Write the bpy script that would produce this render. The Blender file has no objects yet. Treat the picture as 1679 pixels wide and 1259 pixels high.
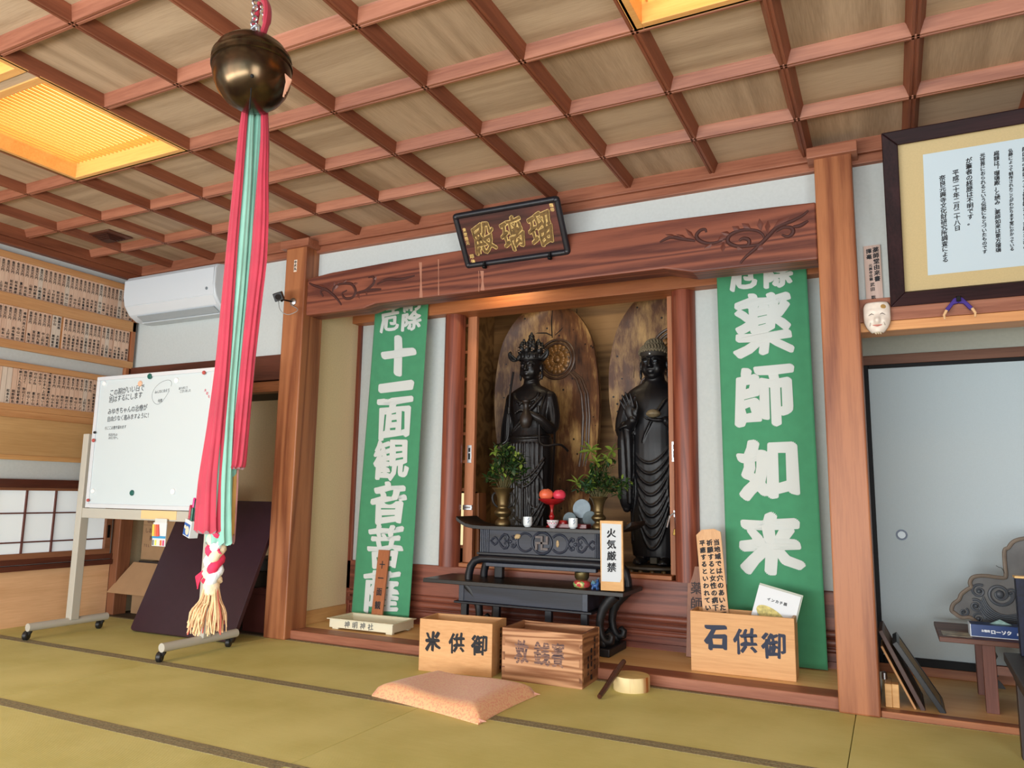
import bpy, bmesh, math, random
from mathutils import Vector, Matrix, Quaternion
random.seed(7)
sc = bpy.context.scene
COL = sc.collection
PI = math.pi

# ------------------------------------------------------------------ camera, world, light, exposure
W_PX, H_PX, F_PX = 1679.0, 1259.0, 1231.7
CAM = Vector((3.778, -4.146, 0.987))
CR = Matrix.Rotation(0.464996717, 3, 'Z') @ Matrix.Rotation(0.146670860, 3, 'X') @ Matrix.Rotation(-0.0156109744, 3, 'Y')
cd = bpy.data.cameras.new('camera'); cam = bpy.data.objects.new('camera', cd); COL.objects.link(cam)
cd.sensor_width = 36.0; cd.lens = F_PX / W_PX * 36.0; cd.clip_start = 0.02
cam.matrix_world = Matrix.Translation(CAM) @ (CR @ Matrix(((1, 0, 0), (0, 0, -1), (0, 1, 0)))).to_4x4()
sc.camera = cam
vs = sc.view_settings
vs.view_transform = 'Standard'; vs.look = 'None'; vs.gamma = 1.0; vs.use_curve_mapping = False
vs.exposure = -0.12
wd = bpy.data.worlds.new('daylight'); sc.world = wd; wd.use_nodes = True
bg = wd.node_tree.nodes['Background']
bg.inputs[0].default_value = (0.74, 0.88, 1.0, 1); bg.inputs[1].default_value = 1.15

def area(name, loc, target, sx, sy, power, color):
    l = bpy.data.lights.new(name, 'AREA'); l.shape = 'RECTANGLE'; l.size = sx; l.size_y = sy; l.energy = power; l.color = color
    o = bpy.data.objects.new(name, l); COL.objects.link(o); o.location = loc
    o.rotation_euler = (Vector(target) - Vector(loc)).to_track_quat('-Z', 'Y').to_euler()
    return o
# daylight through the wide glass doors behind the photographer
area('rear_window_light', (1.2, -6.3, 1.3), (1.6, 0.0, 1.0), 5.6, 1.9, 112, (0.86, 0.94, 1.0))
# a side window further back on the right
area('side_window_light', (5.5, -4.3, 1.15), (-1.0, 0.2, 1.1), 2.2, 1.8, 150, (0.92, 0.96, 1.0))
area('ceiling_fill_light', (1.4, -6.3, 0.45), (1.8, -1.2, 2.8), 6.4, 0.8, 300, (0.98, 0.97, 0.93))  # added fill aimed up to brighten the ceiling, standing in for ground bounce

def at(x, y, Y):          # the point of the place at depth Y seen at photo position (x, y)
    d = CR @ Vector(((x - W_PX / 2) / F_PX, 1.0, -(y - H_PX / 2) / F_PX))
    return CAM + d * ((Y - CAM.y) / d.y)

# ------------------------------------------------------------------ materials
def lin(c):
    if isinstance(c, str):
        c = [int(c[i:i + 2], 16) for i in (0, 2, 4)]
    r = []
    for v in c:
        v = v / 255.0
        r.append(v / 12.92 if v <= 0.04045 else ((v + 0.055) / 1.055) ** 2.4)
    return tuple(r) + (1.0,)
MATS = {}
def nt(name):
    m = bpy.data.materials.new(name); m.use_nodes = True
    n = m.node_tree.nodes; b = n['Principled BSDF']
    return m, n, m.node_tree.links, b
def mat(name, c, rough=0.6, metal=0.0, emit=None, es=0.0, var=0.0, scale=8.0, bump=0.0, alpha=None, trans=0.0, spec=0.5, sheen=0.0):
    if name in MATS: return MATS[name]
    m, n, L, b = nt(name)
    b.inputs['Base Color'].default_value = lin(c); b.inputs['Roughness'].default_value = rough
    b.inputs['Metallic'].default_value = metal; b.inputs['Specular IOR Level'].default_value = spec
    if sheen: b.inputs['Sheen Weight'].default_value = sheen
    if trans: b.inputs['Transmission Weight'].default_value = trans
    if emit: b.inputs['Emission Color'].default_value = lin(emit); b.inputs['Emission Strength'].default_value = es
    if var or bump:
        tc = n.new('ShaderNodeTexCoord'); no = n.new('ShaderNodeTexNoise')
        no.inputs['Scale'].default_value = scale; no.inputs['Detail'].default_value = 5
        L.new(tc.outputs['Object'], no.inputs['Vector'])
        if var:
            r = n.new('ShaderNodeValToRGB'); k = lin(c)
            r.color_ramp.elements[0].position = 0.3; r.color_ramp.elements[1].position = 0.7
            r.color_ramp.elements[0].color = tuple(v * (1 - var) for v in k[:3]) + (1,)
            r.color_ramp.elements[1].color = tuple(min(1, v * (1 + var)) for v in k[:3]) + (1,)
            L.new(no.outputs['Fac'], r.inputs['Fac']); L.new(r.outputs['Color'], b.inputs['Base Color'])
        if bump:
            bp = n.new('ShaderNodeBump'); bp.inputs['Strength'].default_value = bump; bp.inputs['Distance'].default_value = 0.01
            L.new(no.outputs['Fac'], bp.inputs['Height']); L.new(bp.outputs['Normal'], b.inputs['Normal'])
    MATS[name] = m; return m
def wood(name, c1, c2, axis='X', fine=55.0, broad=7.0, rough=0.5, mix=0.5, dist=4.0, bump=0.15, spec=0.4, along=0.05):
    """long-grained timber: c1 dark grain, c2 pale ground, grain running along axis"""
    if name in MATS: return MATS[name]
    m, n, L, b = nt(name)
    tc = n.new('ShaderNodeTexCoord'); oi = n.new('ShaderNodeObjectInfo')
    sm = n.new('ShaderNodeMath'); sm.operation = 'MULTIPLY'; sm.inputs[1].default_value = 9.0
    L.new(oi.outputs['Random'], sm.inputs[0])
    ad = n.new('ShaderNodeVectorMath'); ad.operation = 'ADD'
    L.new(tc.outputs['Object'], ad.inputs[0]); L.new(sm.outputs[0], ad.inputs[1])
    mp = n.new('ShaderNodeMapping'); s = {'X': (along, 1, 1), 'Y': (1, along, 1), 'Z': (1, 1, along)}[axis]
    mp.inputs['Scale'].default_value = s; L.new(ad.outputs[0], mp.inputs['Vector'])
    f = n.new('ShaderNodeTexNoise'); f.inputs['Scale'].default_value = fine * 2; f.inputs['Detail'].default_value = 4; f.inputs['Roughness'].default_value = 0.6
    g = n.new('ShaderNodeTexNoise'); g.inputs['Scale'].default_value = broad; g.inputs['Detail'].default_value = 2; g.inputs['Distortion'].default_value = 0.4
    L.new(mp.outputs[0], f.inputs['Vector']); L.new(mp.outputs[0], g.inputs['Vector'])
    # growth rings: sine of the broad noise
    k = n.new('ShaderNodeMath'); k.operation = 'MULTIPLY'; k.inputs[1].default_value = dist * 12
    L.new(g.outputs['Fac'], k.inputs[0])
    sn = n.new('ShaderNodeMath'); sn.operation = 'SINE'; L.new(k.outputs[0], sn.inputs[0])
    mr = n.new('ShaderNodeMapRange'); mr.inputs[1].default_value = -1; mr.inputs[2].default_value = 1
    L.new(sn.outputs[0], mr.inputs[0])
    mx = n.new('ShaderNodeMix'); mx.data_type = 'FLOAT'; mx.inputs[0].default_value = mix
    L.new(f.outputs['Fac'], mx.inputs[2]); L.new(mr.outputs[0], mx.inputs[3])
    r = n.new('ShaderNodeValToRGB'); r.color_ramp.elements[0].position = 0.2; r.color_ramp.elements[1].position = 0.72
    r.color_ramp.elements[0].color = lin(c1); r.color_ramp.elements[1].color = lin(c2)
    L.new(mx.outputs[0], r.inputs['Fac']); L.new(r.outputs['Color'], b.inputs['Base Color'])
    b.inputs['Roughness'].default_value = rough; b.inputs['Specular IOR Level'].default_value = spec
    if bump:
        bp = n.new('ShaderNodeBump'); bp.inputs['Strength'].default_value = bump; bp.inputs['Distance'].default_value = 0.002
        L.new(mx.outputs[0], bp.inputs['Height']); L.new(bp.outputs['Normal'], b.inputs['Normal'])
    MATS[name] = m; return m

# ------------------------------------------------------------------ mesh building
BASE = {}
def wbase(o): return BASE.get(o.name, Vector((0, 0, 0)))
I3 = Matrix.Identity(3)
def rot(rx=0, ry=0, rz=0):
    return Matrix.Rotation(rz, 3, 'Z') @ Matrix.Rotation(ry, 3, 'Y') @ Matrix.Rotation(rx, 3, 'X')
class MB:
    def __init__(s): s.v = []; s.f = []; s.m = []
    def add(s, vs, fs, m=0):
        n = len(s.v); s.v += [tuple(v) for v in vs]; s.f += [[i + n for i in f] for f in fs]; s.m += [m] * len(fs); return s
    def box(s, x0, x1, y0, y1, z0, z1, m=0):
        v = [(x, y, z) for z in (z0, z1) for y in (y0, y1) for x in (x0, x1)]
        return s.add(v, [(0, 2, 3, 1), (4, 5, 7, 6), (0, 1, 5, 4), (2, 6, 7, 3), (0, 4, 6, 2), (1, 3, 7, 5)], m)
    def obox(s, c, size, M=I3, m=0):
        c = Vector(c); hx, hy, hz = [k / 2 for k in size]
        v = [c + M @ Vector((x, y, z)) for z in (-hz, hz) for y in (-hy, hy) for x in (-hx, hx)]
        return s.add(v, [(0, 2, 3, 1), (4, 5, 7, 6), (0, 1, 5, 4), (2, 6, 7, 3), (0, 4, 6, 2), (1, 3, 7, 5)], m)
    def tube(s, pts, r, n=10, m=0, cap=True, flat=None, ref=None):
        pts = [Vector(p) for p in pts]; k = len(pts)
        rs = r if isinstance(r, (list, tuple)) else [r] * k
        T = []
        for i in range(k):
            a = pts[max(i - 1, 0)]; b = pts[min(i + 1, k - 1)]
            d = (b - a); T.append(d.normalized() if d.length > 1e-9 else Vector((0, 0, 1)))
        up = Vector(ref) if ref else (Vector((0, 0, 1)) if abs(T[0].z) < 0.9 else Vector((1, 0, 0)))
        U = T[0].cross(up).normalized(); vs = []
        for i in range(k):
            if i: U = T[i - 1].rotation_difference(T[i]) @ U
            U = (U - T[i] * U.dot(T[i])).normalized(); V = T[i].cross(U)
            fl = flat if flat else 1.0
            for j in range(n):
                a = 2 * PI * j / n
                vs.append(pts[i] + U * math.cos(a) * rs[i] + V * math.sin(a) * rs[i] * fl)
        fs = [(i * n + j, i * n + (j + 1) % n, (i + 1) * n + (j + 1) % n, (i + 1) * n + j) for i in range(k - 1) for j in range(n)]
        if cap: fs += [list(range(n))[::-1], [(k - 1) * n + j for j in range(n)]]
        return s.add(vs, fs, m)
    def rings(s, rg, m=0, cap=True):
        n = len(rg[0]); k = len(rg); vs = [p for r in rg for p in r]
        fs = [(i * n + j, i * n + (j + 1) % n, (i + 1) * n + (j + 1) % n, (i + 1) * n + j) for i in range(k - 1) for j in range(n)]
        if cap: fs += [list(range(n))[::-1], [(k - 1) * n + j for j in range(n)]]
        return s.add(vs, fs, m)
    def lathe(s, prof, c=(0, 0, 0), n=24, m=0, M=I3, cap=True):
        c = Vector(c)
        rg = [[c + M @ Vector((max(r, 1e-4) * math.cos(2 * PI * j / n), max(r, 1e-4) * math.sin(2 * PI * j / n), z)) for j in range(n)] for r, z in prof]
        return s.rings(rg, m, cap)
    def ell(s, c, r, nu=16, nv=10, m=0, M=I3):
        if not isinstance(r, (list, tuple)): r = (r, r, r)
        c = Vector(c); rg = []
        for i in range(nv + 1):
            t = -PI / 2 + PI * i / nv; q = max(math.cos(t), 1e-3)
            rg.append([c + M @ Vector((r[0] * q * math.cos(2 * PI * j / nu), r[1] * q * math.sin(2 * PI * j / nu), r[2] * math.sin(t))) for j in range(nu)])
        return s.rings(rg, m)
    def prism(s, p2, O, U, V, d, m=0, off=0.0):
        """polygon p2 in the plane O + u*U + v*V, extruded d along -(U x V)"""
        O = Vector(O); U = Vector(U); V = Vector(V); N = U.cross(V).normalized(); n = len(p2)
        a = [O + U * p[0] + V * p[1] + N * off for p in p2]; b = [p - N * d for p in a]
        fs = [list(range(n)), [n + i for i in range(n)][::-1]] + [(i, n + i, n + (i + 1) % n, (i + 1) % n) for i in range(n)]
        return s.add(a + b, fs, m)
    def grid(s, rows, m=0):
        k = len(rows); n = len(rows[0])
        return s.add([p for r in rows for p in r], [(i * n + j, i * n + j + 1, (i + 1) * n + j + 1, (i + 1) * n + j) for i in range(k - 1) for j in range(n - 1)], m)
    def torus(s, c, R, r, U, V, n=32, k=8, m=0, a0=0, a1=2 * PI, flat=1.0):
        c = Vector(c); U = Vector(U).normalized(); V = Vector(V).normalized()
        full = abs(a1 - a0 - 2 * PI) < 1e-6
        N = U.cross(V); q = n if full else n + 1; vs = []
        for i in range(q):
            a = a0 + (a1 - a0) * i / n; D = U * math.cos(a) + V * math.sin(a)
            for j in range(k):
                b = 2 * PI * j / k
                vs.append(c + D * (R + r * math.cos(b)) + N * r * flat * math.sin(b))
        fs = [(i * k + j, ((i + 1) % q) * k + j, ((i + 1) % q) * k + (j + 1) % k, i * k + (j + 1) % k) for i in range(n) for j in range(k)]
        return s.add(vs, fs, m)
    def build(s, name, mats, parent=None, smooth=35, bevel=0, seg=2, origin=None):
        if not isinstance(mats, (list, tuple)): mats = [mats]
        if parent is not None: b = wbase(parent)
        elif origin is not None: b = Vector(origin)
        else:
            lo = [min(v[i] for v in s.v) for i in range(3)]; hi = [max(v[i] for v in s.v) for i in range(3)]
            b = Vector(((lo[0] + hi[0]) / 2, (lo[1] + hi[1]) / 2, lo[2]))
        me = bpy.data.meshes.new(name)
        me.from_pydata([(v[0] - b.x, v[1] - b.y, v[2] - b.z) for v in s.v], [], s.f)
        for k in mats: me.materials.append(k)
        me.polygons.foreach_set('material_index', s.m)
        bm = bmesh.new(); bm.from_mesh(me); bmesh.ops.recalc_face_normals(bm, faces=bm.faces); bm.to_mesh(me); bm.free()
        if smooth:
            me.polygons.foreach_set('use_smooth', [True] * len(me.polygons)); me.set_sharp_from_angle(angle=math.radians(smooth))
        me.update()
        o = bpy.data.objects.new(name, me); COL.objects.link(o)
        if parent is not None: o.parent = parent
        else: o.location = b
        BASE[o.name] = b
        if bevel:
            md = o.modifiers.new('edge', 'BEVEL'); md.width = bevel; md.segments = seg; md.limit_method = 'ANGLE'; md.angle_limit = math.radians(40)
        return o
def tag(o, label, cat, group=None):
    o['label'] = label; o['category'] = cat
    if group: o['group'] = group
    return o
def struct(o):
    o['kind'] = 'structure'; return o
def thing(name, label, cat, loc, group=None):
    o = bpy.data.objects.new(name, None); COL.objects.link(o); o.location = loc; o.empty_display_size = 0.05
    BASE[o.name] = Vector(loc); return tag(o, label, cat, group)
def dup(root, loc, label, group=None, rz=None):
    r = root.copy(); COL.objects.link(r); r.location = loc; r['label'] = label; BASE[r.name] = Vector(loc)
    if group: r['group'] = group
    if rz is not None: r.rotation_euler = (0, 0, rz)
    for ch in list(root.children):
        c = ch.copy(); COL.objects.link(c); c.parent = r
        for g in list(ch.children):
            d = g.copy(); COL.objects.link(d); d.parent = c
    return r

# ------------------------------------------------------------------ brush lettering
GL = {}
def glyph(ch):
    if ch in GL: return GL[ch]
    c = bpy.data.curves.new('g', 'FONT'); c.body = ch; c.size = 1.0; c.resolution_u = 2
    o = bpy.data.objects.new('g', c); COL.objects.link(o)
    dg = bpy.context.evaluated_depsgraph_get()
    me = bpy.data.meshes.new_from_object(o.evaluated_get(dg))
    vs = [(v.co.x, v.co.y) for v in me.vertices]; fs = [tuple(p.vertices) for p in me.polygons]
    bpy.data.objects.remove(o); bpy.data.curves.remove(c); bpy.data.meshes.remove(me)
    GL[ch] = (vs, fs); return GL[ch]
def pen(mb, ch, O, U, V, u, v, w, h=None, nib=0.0, ang=-0.6, fit=False, slant=0.0, m=0, off=0.001, fn=None, n=6, asp=0.45, wob=0.0):
    """write ch centred at (u, v) in the plane O, U, V; w x h metres; nib: half-width of the pen that thickens the strokes"""
    vs, fs = glyph(ch)
    if not vs: return
    if wob:   # unsteady hand: strokes swell, lean and bow a little
        k = ord(ch) % 7; vs = [(x + wob * (math.sin(11 * y + 5 * x + k) + .5 * math.sin(23 * y + k)), y + wob * (math.sin(10 * x - 4 * y + 2 * k) + .5 * math.sin(21 * x + 7 * y + k))) for x, y in vs]
    h = h or w
    if fit:
        x0 = min(p[0] for p in vs); x1 = max(p[0] for p in vs); y0 = min(p[1] for p in vs); y1 = max(p[1] for p in vs)
        cx, cy = (x0 + x1) / 2, (y0 + y1) / 2; sx = w / max(x1 - x0, 0.35); sy = h / max(y1 - y0, 0.2)
        sx -= 2 * nib * 0.8 * sx / w; sy -= 2 * nib * 0.7 * sy / h
    else: cx, cy, sx, sy = 0.5, 0.38, w, h
    O = Vector(O); U = Vector(U); V = Vector(V); N = U.cross(V).normalized()
    offs = [(0, 0)] if nib <= 0 else [(nib * (math.cos(t) * math.cos(ang) - asp * math.sin(t) * math.sin(ang)), nib * (math.cos(t) * math.sin(ang) + asp * math.sin(t) * math.cos(ang))) for t in [2 * PI * i / n for i in range(n)]]
    for i, (dx, dy) in enumerate(offs):
        pts = []
        for x, y in vs:
            a = (x - cx) * sx; b = (y - cy) * sy + slant * a
            a += u + dx; b += v + dy
            p = O + U * a + V * b + N * (off + i * 0.00006)
            if fn: p = fn(p)
            pts.append(p)
        mb.add(pts, fs, m)
def column(mb, txt, O, U, V, u, v, size, pitch=None, **k):
    pitch = pitch or size * 1.05
    for i, ch in enumerate(txt):
        if ch != ' ': pen(mb, ch, O, U, V, u, v - i * pitch - size / 2, size, **k)
def line(mb, txt, O, U, V, u, v, size, pitch=None, **k):
    pitch = pitch or size * 1.02
    for i, ch in enumerate(txt):
        if ch != ' ': pen(mb, ch, O, U, V, u + (i + 0.5) * pitch, v, size, **k)
X = Vector((1, 0, 0)); Y = Vector((0, 1, 0)); Z = Vector((0, 0, 1))

def cat_rom(p, n):
    out = []
    for a in range(len(p) - 1):
        p0 = Vector(p[max(a - 1, 0)]); p1 = Vector(p[a]); p2 = Vector(p[a + 1]); p3 = Vector(p[min(a + 2, len(p) - 1)])
        for k in range(n):
            q = k / n; out.append(.5 * ((2 * p1) + (-p0 + p2) * q + (2 * p0 - 5 * p1 + 4 * p2 - p3) * q * q + (-p0 + 3 * p1 - 3 * p2 + p3) * q ** 3))
    out.append(Vector(p[-1])); return out

# common materials
M_INK = mat('ink', (22, 24, 30), 0.7)
M_WHITE = mat('plaster', (193, 199, 197), 0.9, var=0.03, scale=60, bump=0.05)
M_BEIGE = mat('earth_plaster', (222, 199, 158), 0.9, var=0.05, scale=90, bump=0.05)
M_POSTX = wood('keyaki_x', (124, 70, 44), (172, 112, 74), 'X', rough=0.42, dist=2.2, mix=0.35)
M_POST = wood('keyaki_z', (122, 68, 42), (168, 108, 70), 'Z', rough=0.42, dist=3.0, mix=0.45, fine=60, broad=4)
M_BEAM = wood('beam_wood', (84, 42, 34), (136, 78, 58), 'X', rough=0.45, dist=6.0, mix=0.5, broad=3.2, fine=70)
M_RED = wood('column_wood', (104, 50, 36), (142, 76, 54), 'Z', rough=0.4, dist=3.0, mix=0.4, fine=50, broad=9)
M_REDX = wood('rail_wood', (88, 44, 34), (136, 78, 60), 'X', rough=0.42, dist=2.5, mix=0.4)
M_STILE = wood('stile_wood', (158, 96, 62), (186, 122, 84), 'Z', rough=0.5, dist=1.0, mix=0.25)
M_KAMOI = wood('kamoi_wood', (140, 80, 46), (172, 108, 66), 'X', rough=0.5, dist=1.5, mix=0.3)
M_RIB = wood('rib_wood', (126, 72, 50), (164, 106, 80), 'X', rough=0.5, dist=1.8, mix=0.3)
M_RIBY_SHADED = wood('rib_wood_shaded_y', (106, 56, 36), (138, 80, 54), 'Y', rough=0.5, dist=1.8, mix=0.3)  # darker copy of the rib wood, shade on its side faces put in the colour
M_DARKX = wood('dark_kamoi', (66, 32, 22), (98, 52, 36), 'X', rough=0.5, dist=1.5, mix=0.3)
M_DARKY = wood('dark_kamoi_y', (66, 32, 22), (98, 52, 36), 'Y', rough=0.5, dist=1.5, mix=0.3)
M_PLANK = wood('platform_planks', (222, 176, 112), (238, 200, 142), 'X', rough=0.4, dist=1.5, mix=0.3)
M_HINOKI = wood('hinoki', (196, 146, 88), (222, 176, 116), 'X', rough=0.5, dist=1.8, mix=0.35)
M_HINOKIY = wood('hinoki_y', (186, 136, 84), (210, 164, 108), 'Y', rough=0.5, dist=1.5, mix=0.3)
M_BLACK = mat('black_lacquer', (10, 10, 12), 0.5, spec=0.2)
M_STEEL = mat('steel', (190, 192, 196), 0.3, 1.0)
# ================================================================== THE SETTING
M_TATAMI = None
def tatami_mat_material():
    m, n, L, b = nt('tatami_rush')
    tc = n.new('ShaderNodeTexCoord')
    w = n.new('ShaderNodeTexWave'); w.bands_direction = 'Y'; w.inputs['Scale'].default_value = 55; w.inputs['Distortion'].default_value = 0.6; w.inputs['Detail'].default_value = 2
    L.new(tc.outputs['Object'], w.inputs['Vector'])
    no = n.new('ShaderNodeTexNoise'); no.inputs['Scale'].default_value = 2.2; no.inputs['Detail'].default_value = 6
    L.new(tc.outputs['Object'], no.inputs['Vector'])
    mp = n.new('ShaderNodeMapping'); mp.inputs['Scale'].default_value = (3, 120, 1); L.new(tc.outputs['Object'], mp.inputs['Vector'])
    n2 = n.new('ShaderNodeTexNoise'); n2.inputs['Scale'].default_value = 3; n2.inputs['Detail'].default_value = 3; L.new(mp.outputs[0], n2.inputs['Vector'])
    a = n.new('ShaderNodeMath'); a.operation = 'MULTIPLY_ADD'; a.inputs[1].default_value = 0.25; L.new(w.outputs['Fac'], a.inputs[0])
    c = n.new('ShaderNodeMath'); c.operation = 'MULTIPLY_ADD'; c.inputs[1].default_value = 0.35; L.new(n2.outputs['Fac'], c.inputs[0]); L.new(no.outputs['Fac'], c.inputs[2])
    L.new(c.outputs[0], a.inputs[2])
    r = n.new('ShaderNodeValToRGB'); r.color_ramp.elements[0].position = 0.45; r.color_ramp.elements[1].position = 1.05
    r.color_ramp.elements[0].color = lin((184, 176, 98)); r.color_ramp.elements[1].color = lin((214, 207, 136))
    L.new(a.outputs[0], r.inputs['Fac']); L.new(r.outputs['Color'], b.inputs['Base Color'])
    b.inputs['Roughness'].default_value = 0.62; b.inputs['Specular IOR Level'].default_value = 0.35
    bp = n.new('ShaderNodeBump'); bp.inputs['Strength'].default_value = 0.25; bp.inputs['Distance'].default_value = 0.002
    L.new(w.outputs['Fac'], bp.inputs['Height']); L.new(bp.outputs['Normal'], b.inputs['Normal'])
    return m
M_TATAMI = tatami_mat_material()
M_HERI = mat('tatami_border', (138, 128, 96), 0.8, var=0.45, scale=130)

floor = struct(MB().box(-3.2, 5.7, -6.4, 1.9, -0.16, -0.055).build('floor', mat('subfloor', (120, 96, 62), 0.8)))
cols = [-1.87, -0.06, 1.757, 3.58, 5.40]
rows = [-0.088, -1.008, -1.916, -2.824, -3.732, -4.64, -5.548]
TL = {(0, 0): 'tatami mat under the rear casters of the whiteboard and the leaning dark table top',
      (0, 1): 'tatami mat along the low platform, running from the whiteboard caster to the rice box',
      (0, 2): 'tatami mat with the worn offertory box, the sawn log slice and the dark stick',
      (0, 3): 'tatami mat in front of the step with the leaning picture frames',
      (1, 0): 'tatami mat just in front of the whiteboard, on the shoji window side',
      (1, 1): 'tatami mat directly in front of the salmon cushion on the side of the whiteboard',
      (1, 2): 'tatami mat in front of the worn offering box and stick, below the cushion corner',
      (2, 1): 'tatami mat crossing the lower left corner of the photo'}
for j in range(6):
    for i in range(4):
        if j > 2: continue
        x0, x1, y0, y1 = cols[i] + 0.0015, cols[i + 1] - 0.0015, rows[j + 1] + 0.0015, rows[j] - 0.0015
        if (j, i) not in TL:
            MB().box(x0, x1, y0, y1, -0.055, 0).build('unseen_mat', M_TATAMI, floor, smooth=0); continue
        mt = MB().box(x0, x1, y0, y1, -0.055, 0).build('tatami_mat', M_TATAMI, smooth=0, bevel=0.003)
        tag(mt, TL[(j, i)], 'tatami mat', 'tatami mats on the floor')
        for q in (y0, y1 - 0.034):
            MB().box(x0, x1, q, q + 0.034, 0.0001, 0.0012).build('cloth_border', M_HERI, mt, smooth=0)

# ---- coffered ceiling
M_PANX = wood('ceiling_panel_x', (150, 126, 100), (188, 164, 136), 'X', rough=0.55, dist=1.2, mix=0.35, fine=85, broad=6)
M_PANY = wood('ceiling_panel_y', (142, 118, 92), (182, 156, 128), 'Y', rough=0.55, dist=1.2, mix=0.35, fine=85, broad=6)
rx = [-1.86, -1.449, -0.964, -0.475, 0.006, 0.479, 0.981, 1.467, 1.991, 2.477, 2.968, 3.465, 3.959, 4.454, 4.95, 5.6]
ry = [0.0, -0.497, -1.0, -1.502, -1.998, -2.49, -2.99, -3.49, -3.99, -4.49, -4.99, -5.49, -6.0]
ZC, ZP = 2.80, 2.852
wells = [(-0.475, 0.479, -2.31, -1.502), (-0.475, 0.479, -3.2, -2.36), (2.968, 3.959, -2.49, -1.502)]
def in_well(x, y): return any(a < x < b and c < y < d for a, b, c, d in wells)
pan = MB()
for i in range(len(rx) - 1):
    for j in range(len(ry) - 1):
        xs = [rx[i], rx[i + 1]]; ys = [ry[j + 1], ry[j]]
        cells = [(xs[0], xs[1], ys[0], ys[1])]
        if in_well((xs[0] + xs[1]) / 2, (ys[0] + ys[1]) / 2) or in_well((xs[0] + xs[1]) / 2, ys[1] - 0.05): continue
        for a, b, c, d in cells: pan.box(a, b, c, d, ZP, ZP + 0.01, (i + j) % 2)
pan.box(-0.475, 0.479, -2.36, -2.31, 2.806, 2.95, 0)
ceiling = struct(pan.build('ceiling', [M_PANX, M_PANY], smooth=0))
def rib(axis, p, a, b):
    pr = [(-0.036, ZP), (-0.032, ZP - 0.006), (-0.014, ZC), (-0.004, ZC), (-0.002, ZC + 0.004), (0.002, ZC + 0.004), (0.004, ZC), (0.014, ZC), (0.032, ZP - 0.006), (0.036, ZP)]
    mb = MB()
    if axis == 'X': rg = [[(q, p + u, z) for u, z in pr] for q in (a, b)]
    else: rg = [[(p + u, q, z) for u, z in pr] for q in (a, b)]
    mb.rings(rg); mb.build('rib', M_RIB if axis == 'X' else M_RIBY_SHADED, ceiling, smooth=0)
for x in rx[1:-1]:
    if -0.4 < x < 0.4: rib('Y', x, -1.502, 0); rib('Y', x, -6.0, -3.2)
    elif 3.0 < x < 3.9: rib('Y', x, -1.502, 0); rib('Y', x, -6.0, -2.49)
    else: rib('Y', x, -6.0, 0)
for y in ry[1:-1]:
    segs = [(-1.86, 5.6)]
    if -2.3 < y < -1.6 or -3.1 < y < -2.4: segs = [(-1.86, -0.475), (0.479, 5.6)]
    if -2.4 < y < -1.6: segs = [(-1.86, -0.475), (0.479, 2.968), (3.959, 5.6)]
    if -2.495 < y < -2.48: segs = [(-1.86, -0.475), (0.479, 5.6)]
    for a, b in segs: rib('X', y, a, b)
M_WELL = wood('lamp_box_wood', (206, 146, 78), (226, 172, 104), 'X', rough=0.5, dist=1.0, mix=0.2)
M_SLAT = mat('lamp_slat', (214, 158, 88), 0.5)
M_GLOW = mat('lamp_diffuser', (255, 226, 170), 0.6, emit=(255, 212, 130), es=3.6)
LL = ['recessed lattice ceiling lamp with warm light above the whiteboard', 'recessed lattice lamp of which only a small corner shows beside the larger lamp', 'recessed warm lattice ceiling lamp cut off by the top edge, above the name plaque']
for k, (a, b, c, d) in enumerate(wells):
    t = thing('ceiling_lamp', LL[k], 'ceiling lamp', ((a + b) / 2, (c + d) / 2, ZC), 'recessed ceiling lamps')
    fr = MB(); g = 0.040
    fr.box(a, a + g, c, d, ZC, 2.95).box(b - g, b, c, d, ZC, 2.95).box(a + g, b - g, c, c + g, ZC, 2.95).box(a + g, b - g, d - g, d, ZC, 2.95)
    fr.build('frame', M_WELL, t, smooth=0, bevel=0.002)
    sl = MB(); x = a + g + 0.02
    while x < b - g - 0.01:
        sl.box(x, x + 0.007, c + g, d - g, 2.885, 2.897); x += 0.034
    sl.build('lattice', M_SLAT, t, smooth=0)
    MB().box(a + g, b - g, c + g, d - g, 2.935, 2.945).build('diffuser', M_GLOW, t, smooth=0)
v = thing('ceiling_vent', 'small brown square vent grille in a ceiling coffer near the air conditioner', 'vent', (-1.33, -0.69, 2.84))
f = MB().box(-1.46, -1.20, -0.79, -0.59, 2.840, 2.8515); f.build('vent_plate', mat('vent_brown', (88, 46, 30), 0.5), v, bevel=0.003)
g = MB()
for i in range(4): g.box(-1.41 + 0.01 * i, -1.25 - 0.01 * i, -0.765 + 0.016 * i, -0.615 - 0.016 * i, 2.832 - 0.008 * i, 2.840 - 0.008 * i)
g.build('grille', mat('vent_dark', (62, 30, 20), 0.5), v, smooth=0)

# ---- cornices
def cornice(i, x0, x1, y0, y1, m, inner):
    b = MB(); b.box(x0, x1, y0, y1, 2.722, 2.772)
    a, c, d, e = inner; b.box(a, c, d, e, 2.772, 2.868)
    struct(b.build('trim_%d' % i, m, smooth=0, bevel=0.004))
cornice(1, -1.86, 5.6, -0.035, 0.03, M_RIB, (-1.86, 5.6, -0.055, 0.03))
cornice(2, -1.90, -1.815, -6.0, -0.03, M_RIBY_SHADED, (-1.90, -1.795, -6.0, -0.03))
struct(MB().box(3.475, 3.715, -0.165, 0.03, 2.742, 2.80).build('trim_3', M_RIB, smooth=0, bevel=0.004)); struct(MB().box(-0.14, 0.125, -0.165, 0.03, 2.742, 2.80).build('trim_30', M_RIB, smooth=0, bevel=0.004))

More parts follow.
